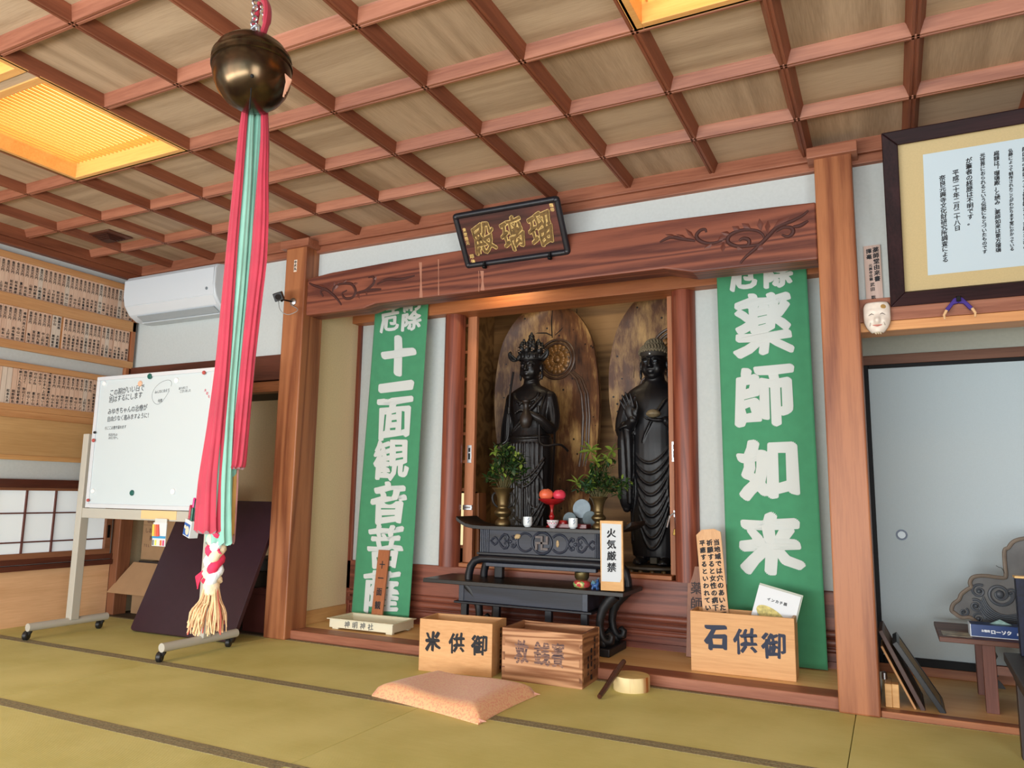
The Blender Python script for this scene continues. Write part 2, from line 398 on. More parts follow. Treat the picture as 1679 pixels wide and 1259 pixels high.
# ---- upper plaster walls of the altar side
for nm, a, b, z in (('wall_back', 0.06, 3.53, 2.45), ('wall_back_right', 3.66, 5.6, 1.90), ('wall_back_left', -1.87, -0.08, 1.90)): struct(MB().box(a, b, 0.0, 0.06, z, 2.80).build(nm, M_WHITE, smooth=0))
# pillars
struct(MB().box(-0.103, 0.090, -0.138, 0.07, 0, 2.75).build('trim_4', M_POST, smooth=0, bevel=0.008))
struct(MB().box(3.507, 3.686, -0.135, 0.07, 0, 2.75).build('trim_5', M_POST, smooth=0, bevel=0.008))
MB().box(-0.022, 0.006, -0.1392, -0.138, 2.565, 2.655).build('paper_label', mat('label_paper', (226, 206, 186), 0.8), bpy.data.objects['trim_4'], smooth=0)
lb = MB(); column(lb, '中火丸', (-0.008, -0.1395, 2.65), X, Z, 0, 0, 0.024, nib=0.0012); lb.build('lettering', M_INK, bpy.data.objects['trim_4'].children[0], smooth=0)
# carved beam across the front of the alcove
pts = [(0.088, 2.238), (0.60, 2.238), (0.70, 2.262), (2.70, 2.262), (2.86, 2.222), (3.507, 2.214), (3.507, 2.522), (3.30, 2.53), (2.6, 2.548), (1.75, 2.556), (0.9, 2.548), (0.3, 2.53), (0.088, 2.51)]
beam = struct(MB().prism(pts, (0, -0.112, 0), X, Z, 0.17).build('trim_6', M_BEAM, smooth=0, bevel=0.010))
M_CARVE = mat('carving_groove', (66, 30, 24), 0.6); M_CARVE2 = mat('carving_leaf', (98, 50, 38), 0.5)
def carve(flip):
    def P(px, py): return at(px, py, -0.112)
    mb = MB()
    if flip:
        stems = [[(1325, 345), (1318, 352), (1300, 362), (1275, 372), (1262, 385), (1247, 400), (1236, 410), (1220, 424), (1214, 432)],
                 [(1258, 384), (1254, 395), (1243, 401), (1222, 404), (1205, 403), (1194, 397), (1195, 388), (1205, 381), (1220, 377), (1240, 378), (1250, 384), (1253, 390)],
                 [(1220, 405), (1228, 400), (1227, 393), (1218, 391), (1212, 395)], [(1192, 390), (1176, 397), (1160, 399), (1146, 394), (1142, 386), (1148, 378), (1156, 376), (1158, 381)],
                 [(1140, 395), (1120, 392), (1100, 389), (1082, 397)], [(1272, 380), (1285, 373), (1298, 374), (1300, 382), (1292, 388), (1282, 385)], [(1300, 372), (1312, 370), (1325, 362)]]
        leaves = [((1200, 385), (1182, 381), 5), ((1215, 379), (1200, 371), 6), ((1232, 376), (1216, 366), 6), ((1248, 379), (1245, 358), 6), ((1258, 382), (1259, 361), 5), ((1266, 376), (1296, 354), 8), ((1186, 396), (1185, 415), 5), ((1170, 398), (1154, 408), 5), ((1140, 392), (1123, 374), 4), ((1128, 392), (1108, 384), 4), ((1112, 390), (1090, 384), 4), ((1176, 396), (1192, 386), 7), ((1206, 403), (1218, 409), 5), ((1250, 400), (1242, 410), 7)]
    else:
        stems = [[(507, 464), (515, 468), (528, 472), (540, 478), (552, 489), (560, 500)], [(545, 482), (548, 470), (562, 465), (577, 466), (583, 478), (577, 488), (566, 489), (561, 481), (569, 476)],
                 [(580, 482), (595, 478), (605, 472), (613, 463), (612, 454), (604, 455)], [(618, 466), (635, 458), (655, 458), (680, 452)], [(530, 486), (526, 478), (534, 474), (540, 478)], [(585, 480), (605, 476), (625, 474)]]
        leaves = [((548, 470), (548, 460), 4), ((560, 465), (569, 459), 4), ((576, 467), (588, 464), 4), ((585, 478), (590, 490), 4), ((600, 475), (602, 486), 3), ((612, 462), (618, 452), 4), ((622, 463), (636, 457), 3), ((536, 472), (520, 466), 4), ((548, 476), (556, 462), 5)]
    for s in stems:
        pp = cat_rom([P(*q) for q in s], 4); k = len(pp)
        mb.tube(pp, [0.005 + 0.0065 * math.sin(PI * (i + 0.6) / k) for i in range(k)], 6, 0, ref=(0, 1, 0), flat=0.6)
    for a, b, w in leaves:
        A = P(*a); B = P(*b); d = (B - A); n = Vector((-d.z, 0, d.x)).normalized() * (w * 0.003)
        mb.add([A + Vector((0, -.001, 0)), (A + B) / 2 + n, B + Vector((0, -.001, 0)), (A + B) / 2 - n, (A * .6 + B * .4) + Vector((0, -0.007, 0))], [(0, 1, 4), (1, 2, 4), (2, 3, 4), (3, 0, 4)], 1)
    return mb.build('carving', [M_CARVE, M_CARVE2], beam, smooth=40)
carve(True); carve(False)
M_SCRAP = mat('tape_residue', (172, 120, 98), 0.8)
ts = MB()
for px, w0, y0, y1 in ((690, 3, 430, 488), (719, 1, 425, 484), (791, 3.6, 444, 476), (785, .7, 444, 478)):
    a = at(px - w0, y0, -0.1125); b = at(px + w0 * .6, y0, -0.1125); c = at(px + w0, y1, -0.1125); d = at(px - w0 * .8, y1, -0.1125)
    e = at(px - w0 * .3, (y0 + y1) / 2, -0.1125); f = at(px + w0 * .4, (y0 + y1) / 2, -0.1125)
    ts.add([a, b, f, e], [(0, 1, 2, 3)]); ts.add([e, f, c, d], [(0, 1, 2, 3)])
ts.build('tape_residue', M_SCRAP, beam, smooth=0)

# ---- alcove: platform, side walls, wainscot, columns
struct(MB().box(-0.05, 3.53, 0.072, 0.66, 0.0, 0.057).build('trim_7', M_PLANK, smooth=0))
struct(MB().box(0.088, 3.51, -0.086, 0.072, 0.0, 0.058).build('trim_8', M_RIB, smooth=0, bevel=0.006))
struct(MB().box(-0.07, 0.02, 0.065, 0.70, 0.0, 2.62).build('wall_left_alcove', M_BEIGE, smooth=0))
struct(MB().box(3.509, 3.56, 0.069, 0.86, 0.0, 2.62).build('wall_right_alcove', M_WHITE, smooth=0))
struct(MB().box(0.02, 0.034, 0.07, 0.57, 0.057, 0.15).build('baseboard_left', M_HINOKIY, smooth=0, bevel=0.002))
struct(MB().box(0.0, 3.53, 0.06, 0.74, 2.62, 2.66).build('ceiling_alcove', M_PANX, smooth=0))
aw = MB().box(0.02, 0.93, 0.60, 0.65, 0.06, 2.62).box(2.63, 3.509, 0.60, 0.65, 0.06, 2.62).box(0.93, 2.63, 0.60, 0.65, 2.38, 2.62)
struct(aw.build('wall_alcove', M_WHITE, smooth=0))
struct(MB().box(0.02, 0.052, 0.575, 0.60, 0.06, 2.32).build('trim_9', M_RED, smooth=0, bevel=0.002)); struct(MB().box(3.478, 3.509, 0.575, 0.60, 0.06, 2.32).build('trim_31', M_RED, smooth=0, bevel=0.002))
wn = MB().box(0.0, 3.509, 0.575, 0.66, 0.262, 0.476)
struct(wn.build('trim_10', M_REDX, smooth=0, bevel=0.005))
wl = MB().box(0.02, 3.509, 0.59, 0.66, 0.056, 0.264)
for zc, h in ((0.238, 0.021), (0.192, 0.024), (0.150, 0.014)):
    pr = [(0.59, -h)] + [(0.59 - h * 0.8 * math.cos(t), h * math.sin(t)) for t in [(-PI / 2 + PI * k / 8) for k in range(9)]] + [(0.59, h)]
    wl.rings([[(q, a, zc + b) for a, b in pr] for q in (0.03, 3.508)], 0)
wl.box(0.02, 3.509, 0.572, 0.60, 0.056, 0.092)
struct(wl.build('trim_11', M_REDX, smooth=35))
struct(MB().box(0.98, 2.53, 0.60, 0.72, 0.476, 0.502).build('trim_12', M_KAMOI, smooth=0, bevel=0.003))
for cx, nm in ((0.915, 'trim_13'), (2.635, 'trim_14')):
    struct(MB().lathe([(0.077, 0.476), (0.077, 2.12), (0.077, 2.32)], (cx, 0.60, 0), 32).build(nm, M_RED, smooth=50))
kb = MB().prism([(0.50, 2.312), (0.72, 2.312), (0.72, 2.46), (0.50, 2.46)], (0.02, 0, 0), Y, Z, -3.489)
struct(kb.build('trim_15', M_KAMOI, smooth=0, bevel=0.004))
o = MB()
o.box(0.012, 0.024, 0.075, 0.145, 0.235, 0.355)
ot = tag(o.build('wall_outlet', mat('switch_plate', (226, 220, 200), 0.5), smooth=0, bevel=0.003), 'cream wall outlet plate on the beige side wall of the alcove', 'outlet')
oc = MB().box(0.0235, 0.0255, 0.092, 0.128, 0.255, 0.335); oc.build('socket', mat('socket', (206, 198, 176), 0.5), ot, smooth=0, bevel=0.001)

# lattice sliding doors of the shrine, pushed open behind the round columns
M_NICK = mat('nickel', (196, 198, 200), 0.28, 0.9)
def lattice_door(nm, xs0, xs1, lx0, lx1, side):
    d = MB().box(xs0, xs1, 0.665, 0.70, 0.502, 2.315)
    o = struct(d.build(nm, M_STILE, smooth=0, bevel=0.003))
    lt = MB(); z = 0.60
    while z < 2.3: lt.box(lx0, lx1, 0.672, 0.692, z, z + 0.022); z += 0.205
    n = 6
    for i in range(1, n): x = lx0 + (lx1 - lx0) * i / n; lt.box(x - 0.008, x + 0.008, 0.676, 0.69, 0.502, 2.315)
    lt.build('lattice', M_STILE, o, smooth=0)
    pl = MB(); cx = (xs0 + xs1) / 2
    pl.box(cx - 0.017, cx + 0.017, 0.662, 0.665, 1.215, 1.345); pl.build('pull_plate', M_NICK, o, smooth=0, bevel=0.001)
    sl = MB().box(cx - 0.007, cx + 0.007, 0.6605, 0.662, 1.24, 1.285).box(cx - 0.007, cx + 0.007, 0.6605, 0.662, 1.295, 1.325); sl.build('pull_recess', M_BLACK, o, smooth=0)
    return o
dl = lattice_door('door_1', 0.985, 1.062, 0.14, 0.985, 1)
dr = lattice_door('door_2', 2.508, 2.580, 2.580, 3.40, -1)
la = MB().box(0.985, 1.06, 0.652, 0.665, 0.875, 0.91).tube([(1.0, 0.648, 0.893), (1.05, 0.648, 0.893)], 0.006, 8); la.build('latch', M_NICK, dl, bevel=0.001)
la = MB().box(2.535, 2.558, 0.656, 0.665, 0.865, 0.905).tube([(2.546, 0.656, 0.89), (2.546, 0.62, 0.89), (2.52, 0.61, 0.87), (2.505, 0.60, 0.80)], 0.005, 8); la.build('hasp', M_NICK, dr)
pk = thing('padlock', 'small brass padlock hanging open on the shrine door stile beside the curled-hair statue', 'padlock', (2.556, 0.64, 0.745))
MB().obox((2.556, 0.64, 0.768), (0.042, 0.018, 0.042), rot(0, 0.25, 0)).build('lock_body', mat('old_brass', (132, 104, 48), 0.4, 0.8), pk, bevel=0.003)
MB().tube([(2.548, 0.64, 0.79), (2.546, 0.64, 0.86), (2.552, 0.64, 0.888), (2.562, 0.64, 0.885), (2.567, 0.64, 0.86), (2.566, 0.64, 0.815)], 0.0035, 8).build('shackle', M_STEEL, pk)

# ---- the shrine chamber behind
M_PLY = wood('plywood', (104, 74, 42), (150, 112, 68), 'X', rough=0.6, dist=2.5, mix=0.5, broad=5)
ch = MB().box(0.70, 2.85, 1.62, 1.66, 0.2, 2.75)
struct(ch.build('wall_shrine_back', M_PLY, smooth=0))
struct(MB().box(0.66, 0.70, 0.70, 1.66, 0.2, 2.75).build('wall_shrine_left', M_PLY, smooth=0)); struct(MB().box(2.85, 2.89, 0.70, 1.66, 0.2, 2.75).build('wall_shrine_right', M_PLY, smooth=0))
struct(MB().box(0.70, 2.85, 0.66, 1.64, 0.40, 0.452).build('floor_shrine', wood('shrine_floor', (66, 48, 30), (104, 78, 48), 'X'), smooth=0))
struct(MB().box(0.66, 2.89, 0.66, 1.66, 2.75, 2.79).build('ceiling_shrine', M_PLY, smooth=0))

# ---- bay beside the right pillar: lintel, step, sliding panel
struct(MB().box(3.68, 5.6, -0.06, 0.06, 1.872, 1.99).build('trim_16', M_RIB, smooth=0, bevel=0.003))
struct(MB().box(3.68, 5.6, -0.055, 0.10, 1.823, 1.871).build('trim_17', wood('pale_kamoi', (188, 124, 74), (214, 156, 100), 'X', dist=1.2, mix=0.3), smooth=0, bevel=0.003))
struct(MB().box(3.686, 5.6, -0.05, 0.84, 0.0, 0.028).build('trim_18', M_PLANK, smooth=0))
struct(MB().box(3.686, 5.6, -0.118, -0.05, 0.0, 0.030).build('trim_19', M_POSTX, smooth=0, bevel=0.004))
struct(MB().box(3.56, 5.6, 0.78, 0.86, 0.028, 0.078).build('trim_20', M_POSTX, smooth=0, bevel=0.003))
struct(MB().box(3.56, 5.6, 0.78, 0.86, 1.79, 1.848).build('trim_21', wood('brown_kamoi', (92, 56, 38), (122, 80, 58), 'X', dist=1.2, mix=0.3), smooth=0, bevel=0.003))
struct(MB().box(3.56, 5.6, 0.80, 0.86, 1.848, 2.80).build('wall_bay', mat('grey_plaster', (176, 178, 166), 0.9, var=0.03, scale=60), smooth=0))
struct(MB().box(3.50, 5.6, 0.06, 0.80, 2.3, 2.34).build('ceiling_bay', M_PANX, smooth=0))
fus = MB().box(3.60, 5.45, 0.795, 0.80, 0.082, 1.787)
fus = struct(fus.build('door_3', mat('fusuma_paper', (190, 204, 209), 0.8, var=0.02, scale=200), smooth=0))
fb = MB().box(3.56, 3.695, 0.778, 0.80, 0.078, 1.79).box(3.695, 5.45, 0.778, 0.80, 1.768, 1.79).box(3.695, 5.45, 0.778, 0.80, 0.078, 0.122)
fb.build('frame', M_BLACK, fus, smooth=0, bevel=0.002)
hp = MB().lathe([(0.030, 0), (0.030, 0.006), (0.022, 0.006), (0.021, 0.002)], (3.822, 0.794, 0.795), 28, 0, rot(PI / 2)); hp.build('pull_rim', mat('pull_rim', (28, 38, 54), 0.3, 0.4), fus)
hp = MB().lathe([(0.0, 0.0), (0.0205, 0.0), (0.0205, 0.0035), (0.0, 0.0035)], (3.822, 0.793, 0.795), 28, 0, rot(PI / 2)); hp.build('pull_dish', mat('pull_dish', (214, 228, 236), 0.4), fus)
struct(MB().box(5.6, 5.68, -6.4, 0.86, -0.05, 2.87).build('wall_right', wood('side_wall_wood', (120, 86, 56), (150, 112, 76), 'Z'), smooth=0))

# ---- closet in the corner behind the whiteboard
struct(MB().box(-1.87, -0.09, -0.045, 0.06, 1.80, 1.986).build('trim_22', M_DARKX, smooth=0, bevel=0.003))
struct(MB().box(-1.87, -0.09, -0.03, 0.06, 1.715, 1.792).build('trim_23', wood('kamoi_brown', (120, 70, 40), (160, 100, 60), 'X', dist=1.2, mix=0.3), smooth=0, bevel=0.003))
struct(MB().box(-1.87, -1.775, -0.055, 0.06, 0, 1.80).build('trim_24', wood('corner_post', (96, 56, 38), (138, 88, 60), 'Z', dist=1.2, mix=0.3), smooth=0, bevel=0.004))
struct(MB().box(-1.95, -0.07, 0.85, 0.90, -0.05, 2.3).build('wall_closet_back', M_BEIGE, smooth=0))
struct(MB().box(-1.95, -1.87, 0.0, 0.9, -0.05, 2.3).build('wall_closet_side', M_BEIGE, smooth=0))
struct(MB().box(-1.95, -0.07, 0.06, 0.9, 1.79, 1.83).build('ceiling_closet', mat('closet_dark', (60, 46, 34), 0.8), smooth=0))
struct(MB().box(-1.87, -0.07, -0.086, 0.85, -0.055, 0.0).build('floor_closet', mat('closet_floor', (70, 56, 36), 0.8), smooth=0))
struct(MB().box(-0.30, -0.26, 0.60, 0.85, 0.0, 1.79).build('trim_25', M_DARKY, smooth=0))

# ---- left wall with its shoji window
struct(MB().box(-1.96, -1.87, -6.4, 0.0, -0.05, 2.87).build('wall_left', M_WHITE, smooth=0))
struct(MB().box(-1.87, -1.858, -6.0, -0.06, 0.0, 0.392).build('baseboard_left_wall', wood('wainscot', (204, 156, 112), (228, 184, 140), 'Y', dist=1.3, mix=0.3), smooth=0))
struct(MB().box(-1.87, -1.825, -6.0, -0.06, 0.392, 0.43).box(-1.87, -1.835, -6.0, -0.06, 0.435, 0.475).build('trim_26', M_DARKY, smooth=0, bevel=0.003))
struct(MB().box(-1.87, -1.82, -6.0, -0.06, 0.985, 1.046).build('trim_27', M_DARKY, smooth=0, bevel=0.003))
struct(MB().box(-1.87, -1.85, -6.0, -0.06, 1.183, 1.218).build('trim_28', M_HINOKIY, smooth=0, bevel=0.002))
struct(MB().box(-1.87, -1.860, -6.0, -0.06, 1.218, 1.49).build('trim_29', wood('tan_board', (178, 138, 88), (200, 160, 108), 'Y', dist=1.0, mix=0.25), smooth=0))
w1 = MB().box(-1.868, -1.862, -3.0, -0.09, 0.475, 0.985)
w1 = struct(w1.build('window_1', mat('shoji_paper', (226, 232, 230), 0.9, emit=(214, 228, 238), es=0.28), smooth=0))
fm = MB().box(-1.865, -1.835, -0.135, -0.085, 0.475, 0.985).box(-1.865, -1.835, -3.0, -0.135, 0.475, 0.515).box(-1.865, -1.835, -3.0, -0.135, 0.965, 0.985)
fm.build('window_frame', wood('shoji_frame', (108, 68, 46), (146, 98, 70), 'Y', dist=1.0, mix=0.3), w1, smooth=0, bevel=0.002)
mu = MB()
for k in range(13): y = -0.34 - 0.2165 * k; mu.box(-1.862, -1.846, y - 0.005, y + 0.005, 0.515, 0.965)
for z in (0.594, 0.802): mu.box(-1.862, -1.848, -3.0, -0.135, z - 0.005, z + 0.005)
mu.build('muntins', mat('muntin', (92, 50, 42), 0.6), w1, smooth=0)
MB().box(-1.834, -1.831, -0.122, -0.100, 0.60, 0.70).build('pull', M_BLACK, w1, smooth=0)
# lamps the place has: one washing the alcove lintel, two small ones inside the shrine
area('alcove_lamp', (1.45, 0.30, 2.56), (1.42, 0.52, 2.30), 0.10, 0.06, 3.0, (1.0, 0.76, 0.42))
area('shrine_lamp', (1.5, 0.95, 2.70), (1.6, 1.45, 1.9), 0.5, 0.10, 2.2, (1.0, 0.80, 0.52))
# ================================================================== BANNERS
M_GREEN = mat('banner_green', (66, 142, 102), 0.85, var=0.06, scale=14, sheen=0.2)
M_GREEN_E = mat('banner_hem', (52, 132, 90), 0.85)
M_BTXT = mat('banner_print', (206, 211, 208), 0.85)
def banner(name, label, tl, tr, bl, br, yb, chars, seed):
    """tl.. = (x, z) of the cloth corners, hanging at depth yb"""
    def rip(p):
        t = (p.x - bl[0]) * 9 + seed
        a = 0.35 + 0.65 * max(0, min(1, (2.4 - p.z) / 2.0))
        return 0.005 * a * math.sin(t + 0.6 * p.z) + 0.003 * math.sin(2.3 * t + p.z * 2.1) - 0.012 * max(0, 0.35 - p.z)
    def fn(p): return Vector((p.x, p.y + rip(p), p.z))
    t = thing(name, label, 'banner', ((bl[0] + br[0]) / 2, yb, min(bl[1], br[1])), 'green banners hanging in the alcove')
    nx, nz = 36, 60; R = []
    for j in range(nz + 1):
        v = j / nz; row = []
        for i in range(nx + 1):
            u = i / nx
            x = (tl[0] * (1 - u) + tr[0] * u) * v + (bl[0] * (1 - u) + br[0] * u) * (1 - v)
            z = (tl[1] * (1 - u) + tr[1] * u) * v + (bl[1] * (1 - u) + br[1] * u) * (1 - v)
            row.append(fn(Vector((x, yb, z))))
        R.append(row)
    mb = MB().grid(R); c = mb.build('cloth', M_GREEN, t, smooth=80)
    md = c.modifiers.new('th', 'SOLIDIFY'); md.thickness = 0.0012; md.offset = -1
    lt = MB()
    for ch, x0, y0, x1, y1, nb in chars:
        a = at(x0, y0, yb); b = at(x1, y1, yb); w = b.x - a.x; h = a.z - b.z
        pen(lt, ch, (0, yb, 0), X, Z, (a.x + b.x) / 2, (a.z + b.z) / 2, w, h, nib=nb, fit=True, slant=0.09, fn=fn, off=0.004, n=14, ang=-0.55, asp=0.6, wob=.022)
    lt.build('lettering', M_BTXT, c, smooth=0)
    rod = MB().tube([(tl[0] - 0.03, yb + 0.004, tl[1] + 0.008), (tr[0] + 0.03, yb + 0.004, tr[1] + 0.008)], 0.008, 8); rod.build('rod', mat('bamboo', (196, 168, 104), 0.5), t)
    return t
banner('cloth_banner', 'narrower green cloth banner with seven large white characters, behind the cream tray', (0.258, 2.50), (0.745, 2.50), (0.152, 0.085), (0.668, 0.095), 0.480,
       [('幸', 632, 478, 658, 514, .008), ('納', 662, 473, 690, 510, .008), ('厄', 625, 514, 654, 543, .009), ('除', 659, 512, 691, 541, .009),
        ('十', 627, 552, 682, 616, .026), ('一', 622, 622, 679, 647, .022), ('面', 619, 652, 676, 720, .015), ('観', 614, 720, 670, 789, .011), ('音', 609, 789, 666, 862, .016), ('菩', 604, 858, 661, 934, .012), ('薩', 597, 932, 656, 1008, .010)], 1.0)
banner('cloth_banner', 'wider green cloth banner with four large white characters, behind the stone box', (2.874, 2.50), (3.397, 2.50), (2.892, 0.064), (3.420, 0.064), 0.484,
       [('厄', 1196, 434, 1242, 474, .011), ('除', 1251, 430, 1301, 470, .011), ('薬', 1200, 483, 1303, 582, .017), ('師', 1203, 602, 1306, 700, .019), ('如', 1207, 720, 1312, 820, .023), ('来', 1211, 838, 1322, 946, .023)], 2.4)

# ================================================================== ALTAR TABLES
M_ALT = wood('altar_black', (12, 12, 15), (26, 27, 34), 'X', rough=0.42, dist=1.2, mix=0.3, bump=0.1)
M_ALTD = mat('altar_dark', (16, 16, 19), 0.5, var=0.2, scale=30)
M_ALTP = wood('altar_panel', (22, 22, 29), (42, 46, 60), 'X', rough=0.45, dist=1.5, mix=0.4)
M_ALTC = mat('altar_carving', (40, 46, 60), 0.42, var=0.2, scale=40)
M_ALTT = wood('altar_top', (15, 14, 14), (34, 29, 26), 'X', rough=0.4, dist=2.0, mix=0.4)
lt = thing('altar_table', 'black lacquered lower altar table with curled scroll feet on the alcove platform', 'altar table', (1.68, 0.35, 0.058), 'black altar tables')
tp = MB().box(0.985, 2.362, 0.155, 0.535, 0.410, 0.436); tp.build('table_top', M_ALTT, lt, bevel=0.003)
ap = MB().box(1.235, 2.125, 0.205, 0.48, 0.305, 0.410); ap.build('apron', M_ALTP, lt, smooth=0, bevel=0.003)
for x in (1.235, 2.09): MB().box(x, x + 0.035, 0.199, 0.206, 0.305, 0.410).build('apron_post', M_ALTC, lt, smooth=0, bevel=0.002)
MB().box(1.205, 2.155, 0.185, 0.50, 0.290, 0.305).build('apron_shelf', M_ALT, lt, bevel=0.004)
for x in (1.265, 1.50, 1.86, 2.095):
    MB().box(x - 0.022, x + 0.022, 0.215, 0.25, 0.075, 0.290).build('leg', M_ALT, lt, smooth=0, bevel=0.004)
MB().box(1.18, 2.18, 0.20, 0.50, 0.058, 0.078).build('base_board', M_ALT, lt, smooth=0, bevel=0.003)
for sx in (1, -1):
    cx = 1.68 if sx > 0 else 1.88
    for yy in (0.235, 0.46):
        f = [(0.635, 0.41), (0.60, 0.375), (0.565, 0.33), (0.545, 0.28), (0.538, 0.23), (0.545, 0.18), (0.56, 0.15), (0.585, 0.135), (0.61, 0.145), (0.615, 0.17), (0.60, 0.185), (0.585, 0.175)]
        p = [(cx + sx * (a - 0.03), yy, b) for a, b in f]; k = len(p)
        mb = MB().tube(p, [0.036, 0.034, 0.030, 0.026, 0.024, 0.024, 0.026, 0.026, 0.024, 0.020, 0.016, 0.012], 12, ref=(0, 1, 0))
        mb.tube([(cx + sx * 0.525, yy, 0.155), (cx + sx * 0.495, yy, 0.16), (cx + sx * 0.475, yy, 0.14), (cx + sx * 0.485, yy, 0.115), (cx + sx * 0.51, yy, 0.11)], [0.024, 0.026, 0.026, 0.022, 0.016], 10, ref=(0, 1, 0))
        mb.ell((cx + sx * 0.53, yy, 0.13), (0.035, 0.028, 0.035), 12, 8)
        mb.build('scroll_leg', M_ALTD, lt)
    MB().box(min(cx + sx * 0.46, cx + sx * 0.585), max(cx + sx * 0.46, cx + sx * 0.585), 0.19, 0.51, 0.058, 0.105).build('foot_block', M_ALTD, lt, bevel=0.006)

ut = thing('altar_table', 'black upper altar table with swastika ring carving and upturned ends, standing on the lower table', 'altar table', (1.78, 0.4, 0.436), 'black altar tables')
# top with upturned ends
def toprow(z0):
    r = []
    for x, dz in ((1.175, .055), (1.185, .046), (1.21, .030), (1.25, .012), (1.30, .003), (1.36, 0), (1.60, 0), (1.96, 0), (2.20, 0), (2.26, .003), (2.31, .012), (2.35, .030), (2.375, .046), (2.385, .055)): r.append((x, z0 + dz))
    return r
top = toprow(0.786); bot = toprow(0.762)[::-1]
MB().prism(top + bot, (0, 0.24, 0), X, Z, 0.29).build('table_top', M_ALTT, ut, smooth=50, bevel=0.002)
MB().box(1.36, 2.20, 0.27, 0.50, 0.615, 0.764).build('panel', M_ALTP, ut, smooth=0)
for x0 in (1.345, 2.145):
    fl = MB()
    for i in range(5): fl.tube([(x0 + 0.008 + 0.0135 * i, 0.268, 0.615), (x0 + 0.008 + 0.0135 * i, 0.268, 0.764)], 0.0068, 8)
    fl.build('fluted_post', M_ALTC, ut)
cv = MB(); yc = 0.266; XX = X; 
zc = 0.690
cv.torus((1.793, yc, zc), 0.066, 0.0085, X, Z, 36, 8, flat=1.0)
for sx in (-1, 1):
    cv.torus((1.793 + sx * 0.118, yc, zc), 0.058, 0.0075, X, Z, 30, 8, a0=(0.9 if sx < 0 else -2.3) , a1=(0.9 if sx < 0 else -2.3) + 4.6) if False else cv.torus((1.793 + sx * 0.118, yc + 0.002, zc), 0.056, 0.0075, X, Z, 30, 8, a0=(PI * .22 if sx < 0 else -PI * .78), a1=(PI * 1.78 if sx < 0 else PI * .78))
    b = 1.793 + sx * 0.195
    for s2 in (1, -1):   # paired curls
        cv.tube([(b + sx * q[0], yc, zc + s2 * q[1]) for q in [(-.022, .0), (-.012, .012), (-.004, .028), (.006, .036), (.018, .032), (.020, .020), (.010, .015), (.004, .022)]], [.004, .007, .0075, .007, .0065, .0055, .005, .004], 8, ref=(0, 1, 0))
    h = 1.793 + sx * 0.265
    for s2 in (1, -1):   # pierced heart lobes and points
        cv.tube([(h + sx * q[0], yc, zc + s2 * q[1]) for q in [(.045, 0), (.034, .012), (.022, .030), (.004, .044), (-.016, .040), (-.026, .024), (-.022, .008), (-.008, .004), (.002, .012), (-.002, .022)]], [.004, .006, .008, .0085, .0085, .0075, .0065, .006, .005, .004], 8, ref=(0, 1, 0))
        cv.tube([(h + sx * q[0], yc, zc + s2 * q[1]) for q in [(.048, 0), (.060, .016), (.072, .024), (.084, .016), (.094, .006), (.106, 0)]], [.004, .0065, .007, .007, .005, .003], 8, ref=(0, 1, 0))
        cv.tube([(h + sx * q[0], yc, zc + s2 * q[1]) for q in [(-.045, .0), (-.038, .008), (-.030, .0)]], [.003, .006, .003], 8, ref=(0, 1, 0))
    cv.ell((b + sx * 0.028, yc, zc), (.010, .006, .010), 10, 6)
cv.build('scroll_carving', M_ALTC, ut)
sw = MB(); r = 0.044; q = 0.0075
sw.box(1.793 - q, 1.793 + q, 0.258, 0.272, zc - r, zc + r).box(1.793 - r, 1.793 + r, 0.258, 0.272, zc - q, zc + q)
sw.box(1.793 - r, 1.793 - q, 0.258, 0.272, zc + r - 2 * q, zc + r).box(1.793 + q, 1.793 + r, 0.258, 0.272, zc - r, zc - r + 2 * q)
sw.box(1.793 - r, 1.793 - r + 2 * q, 0.258, 0.272, zc - r, zc - q).box(1.793 + r - 2 * q, 1.793 + r, 0.258, 0.272, zc + q, zc + r)
sw.build('manji_emblem', mat('emblem_brown', (92, 82, 80), .5), ut, smooth=0, bevel=.001)
M_WG = mat('worn_gilt', (176, 150, 108), 0.6, var=0.3, scale=120)
MB().ell((1.623, 0.264, 0.725), (0.020, 0.008, 0.016), 10, 6).ell((1.612, 0.262, 0.72), (0.010, 0.008, 0.012), 8, 6).ell((1.636, 0.262, 0.73), (0.009, 0.007, 0.010), 8, 6).build('gilt_remnant', M_WG, ut)
MB().ell((1.90, 0.266, 0.69), (0.010, 0.003, 0.022), 8, 6).build('gilt_remnant', M_WG, ut)
MB().box(1.335, 2.215, 0.245, 0.50, 0.600, 0.616).build('moulding', M_ALT, ut, bevel=0.003)
for yy in (0.262, 0.47):
    p = [(1.27, yy, 0.437), (1.272, yy, 0.47), (1.285, yy, 0.52), (1.315, yy, 0.558), (1.365, yy, 0.575), (1.42, yy, 0.577), (2.14, yy, 0.577), (2.195, yy, 0.575), (2.245, yy, 0.558), (2.275, yy, 0.52), (2.288, yy, 0.47), (2.29, yy, 0.437)]
    MB().tube(p, 0.026, 14, ref=(0, 1, 0)).build('bent_leg_rail', M_ALT, ut)
MB().box(1.40, 2.16, 0.25, 0.29, 0.528, 0.552).build('stretcher', M_ALTC, ut, bevel=0.003)
for x in (1.395, 2.165): MB().box(x - 0.03, x + 0.03, 0.44, 0.48, 0.437, 0.60).build('rear_leg', M_ALTD, ut, bevel=0.004)

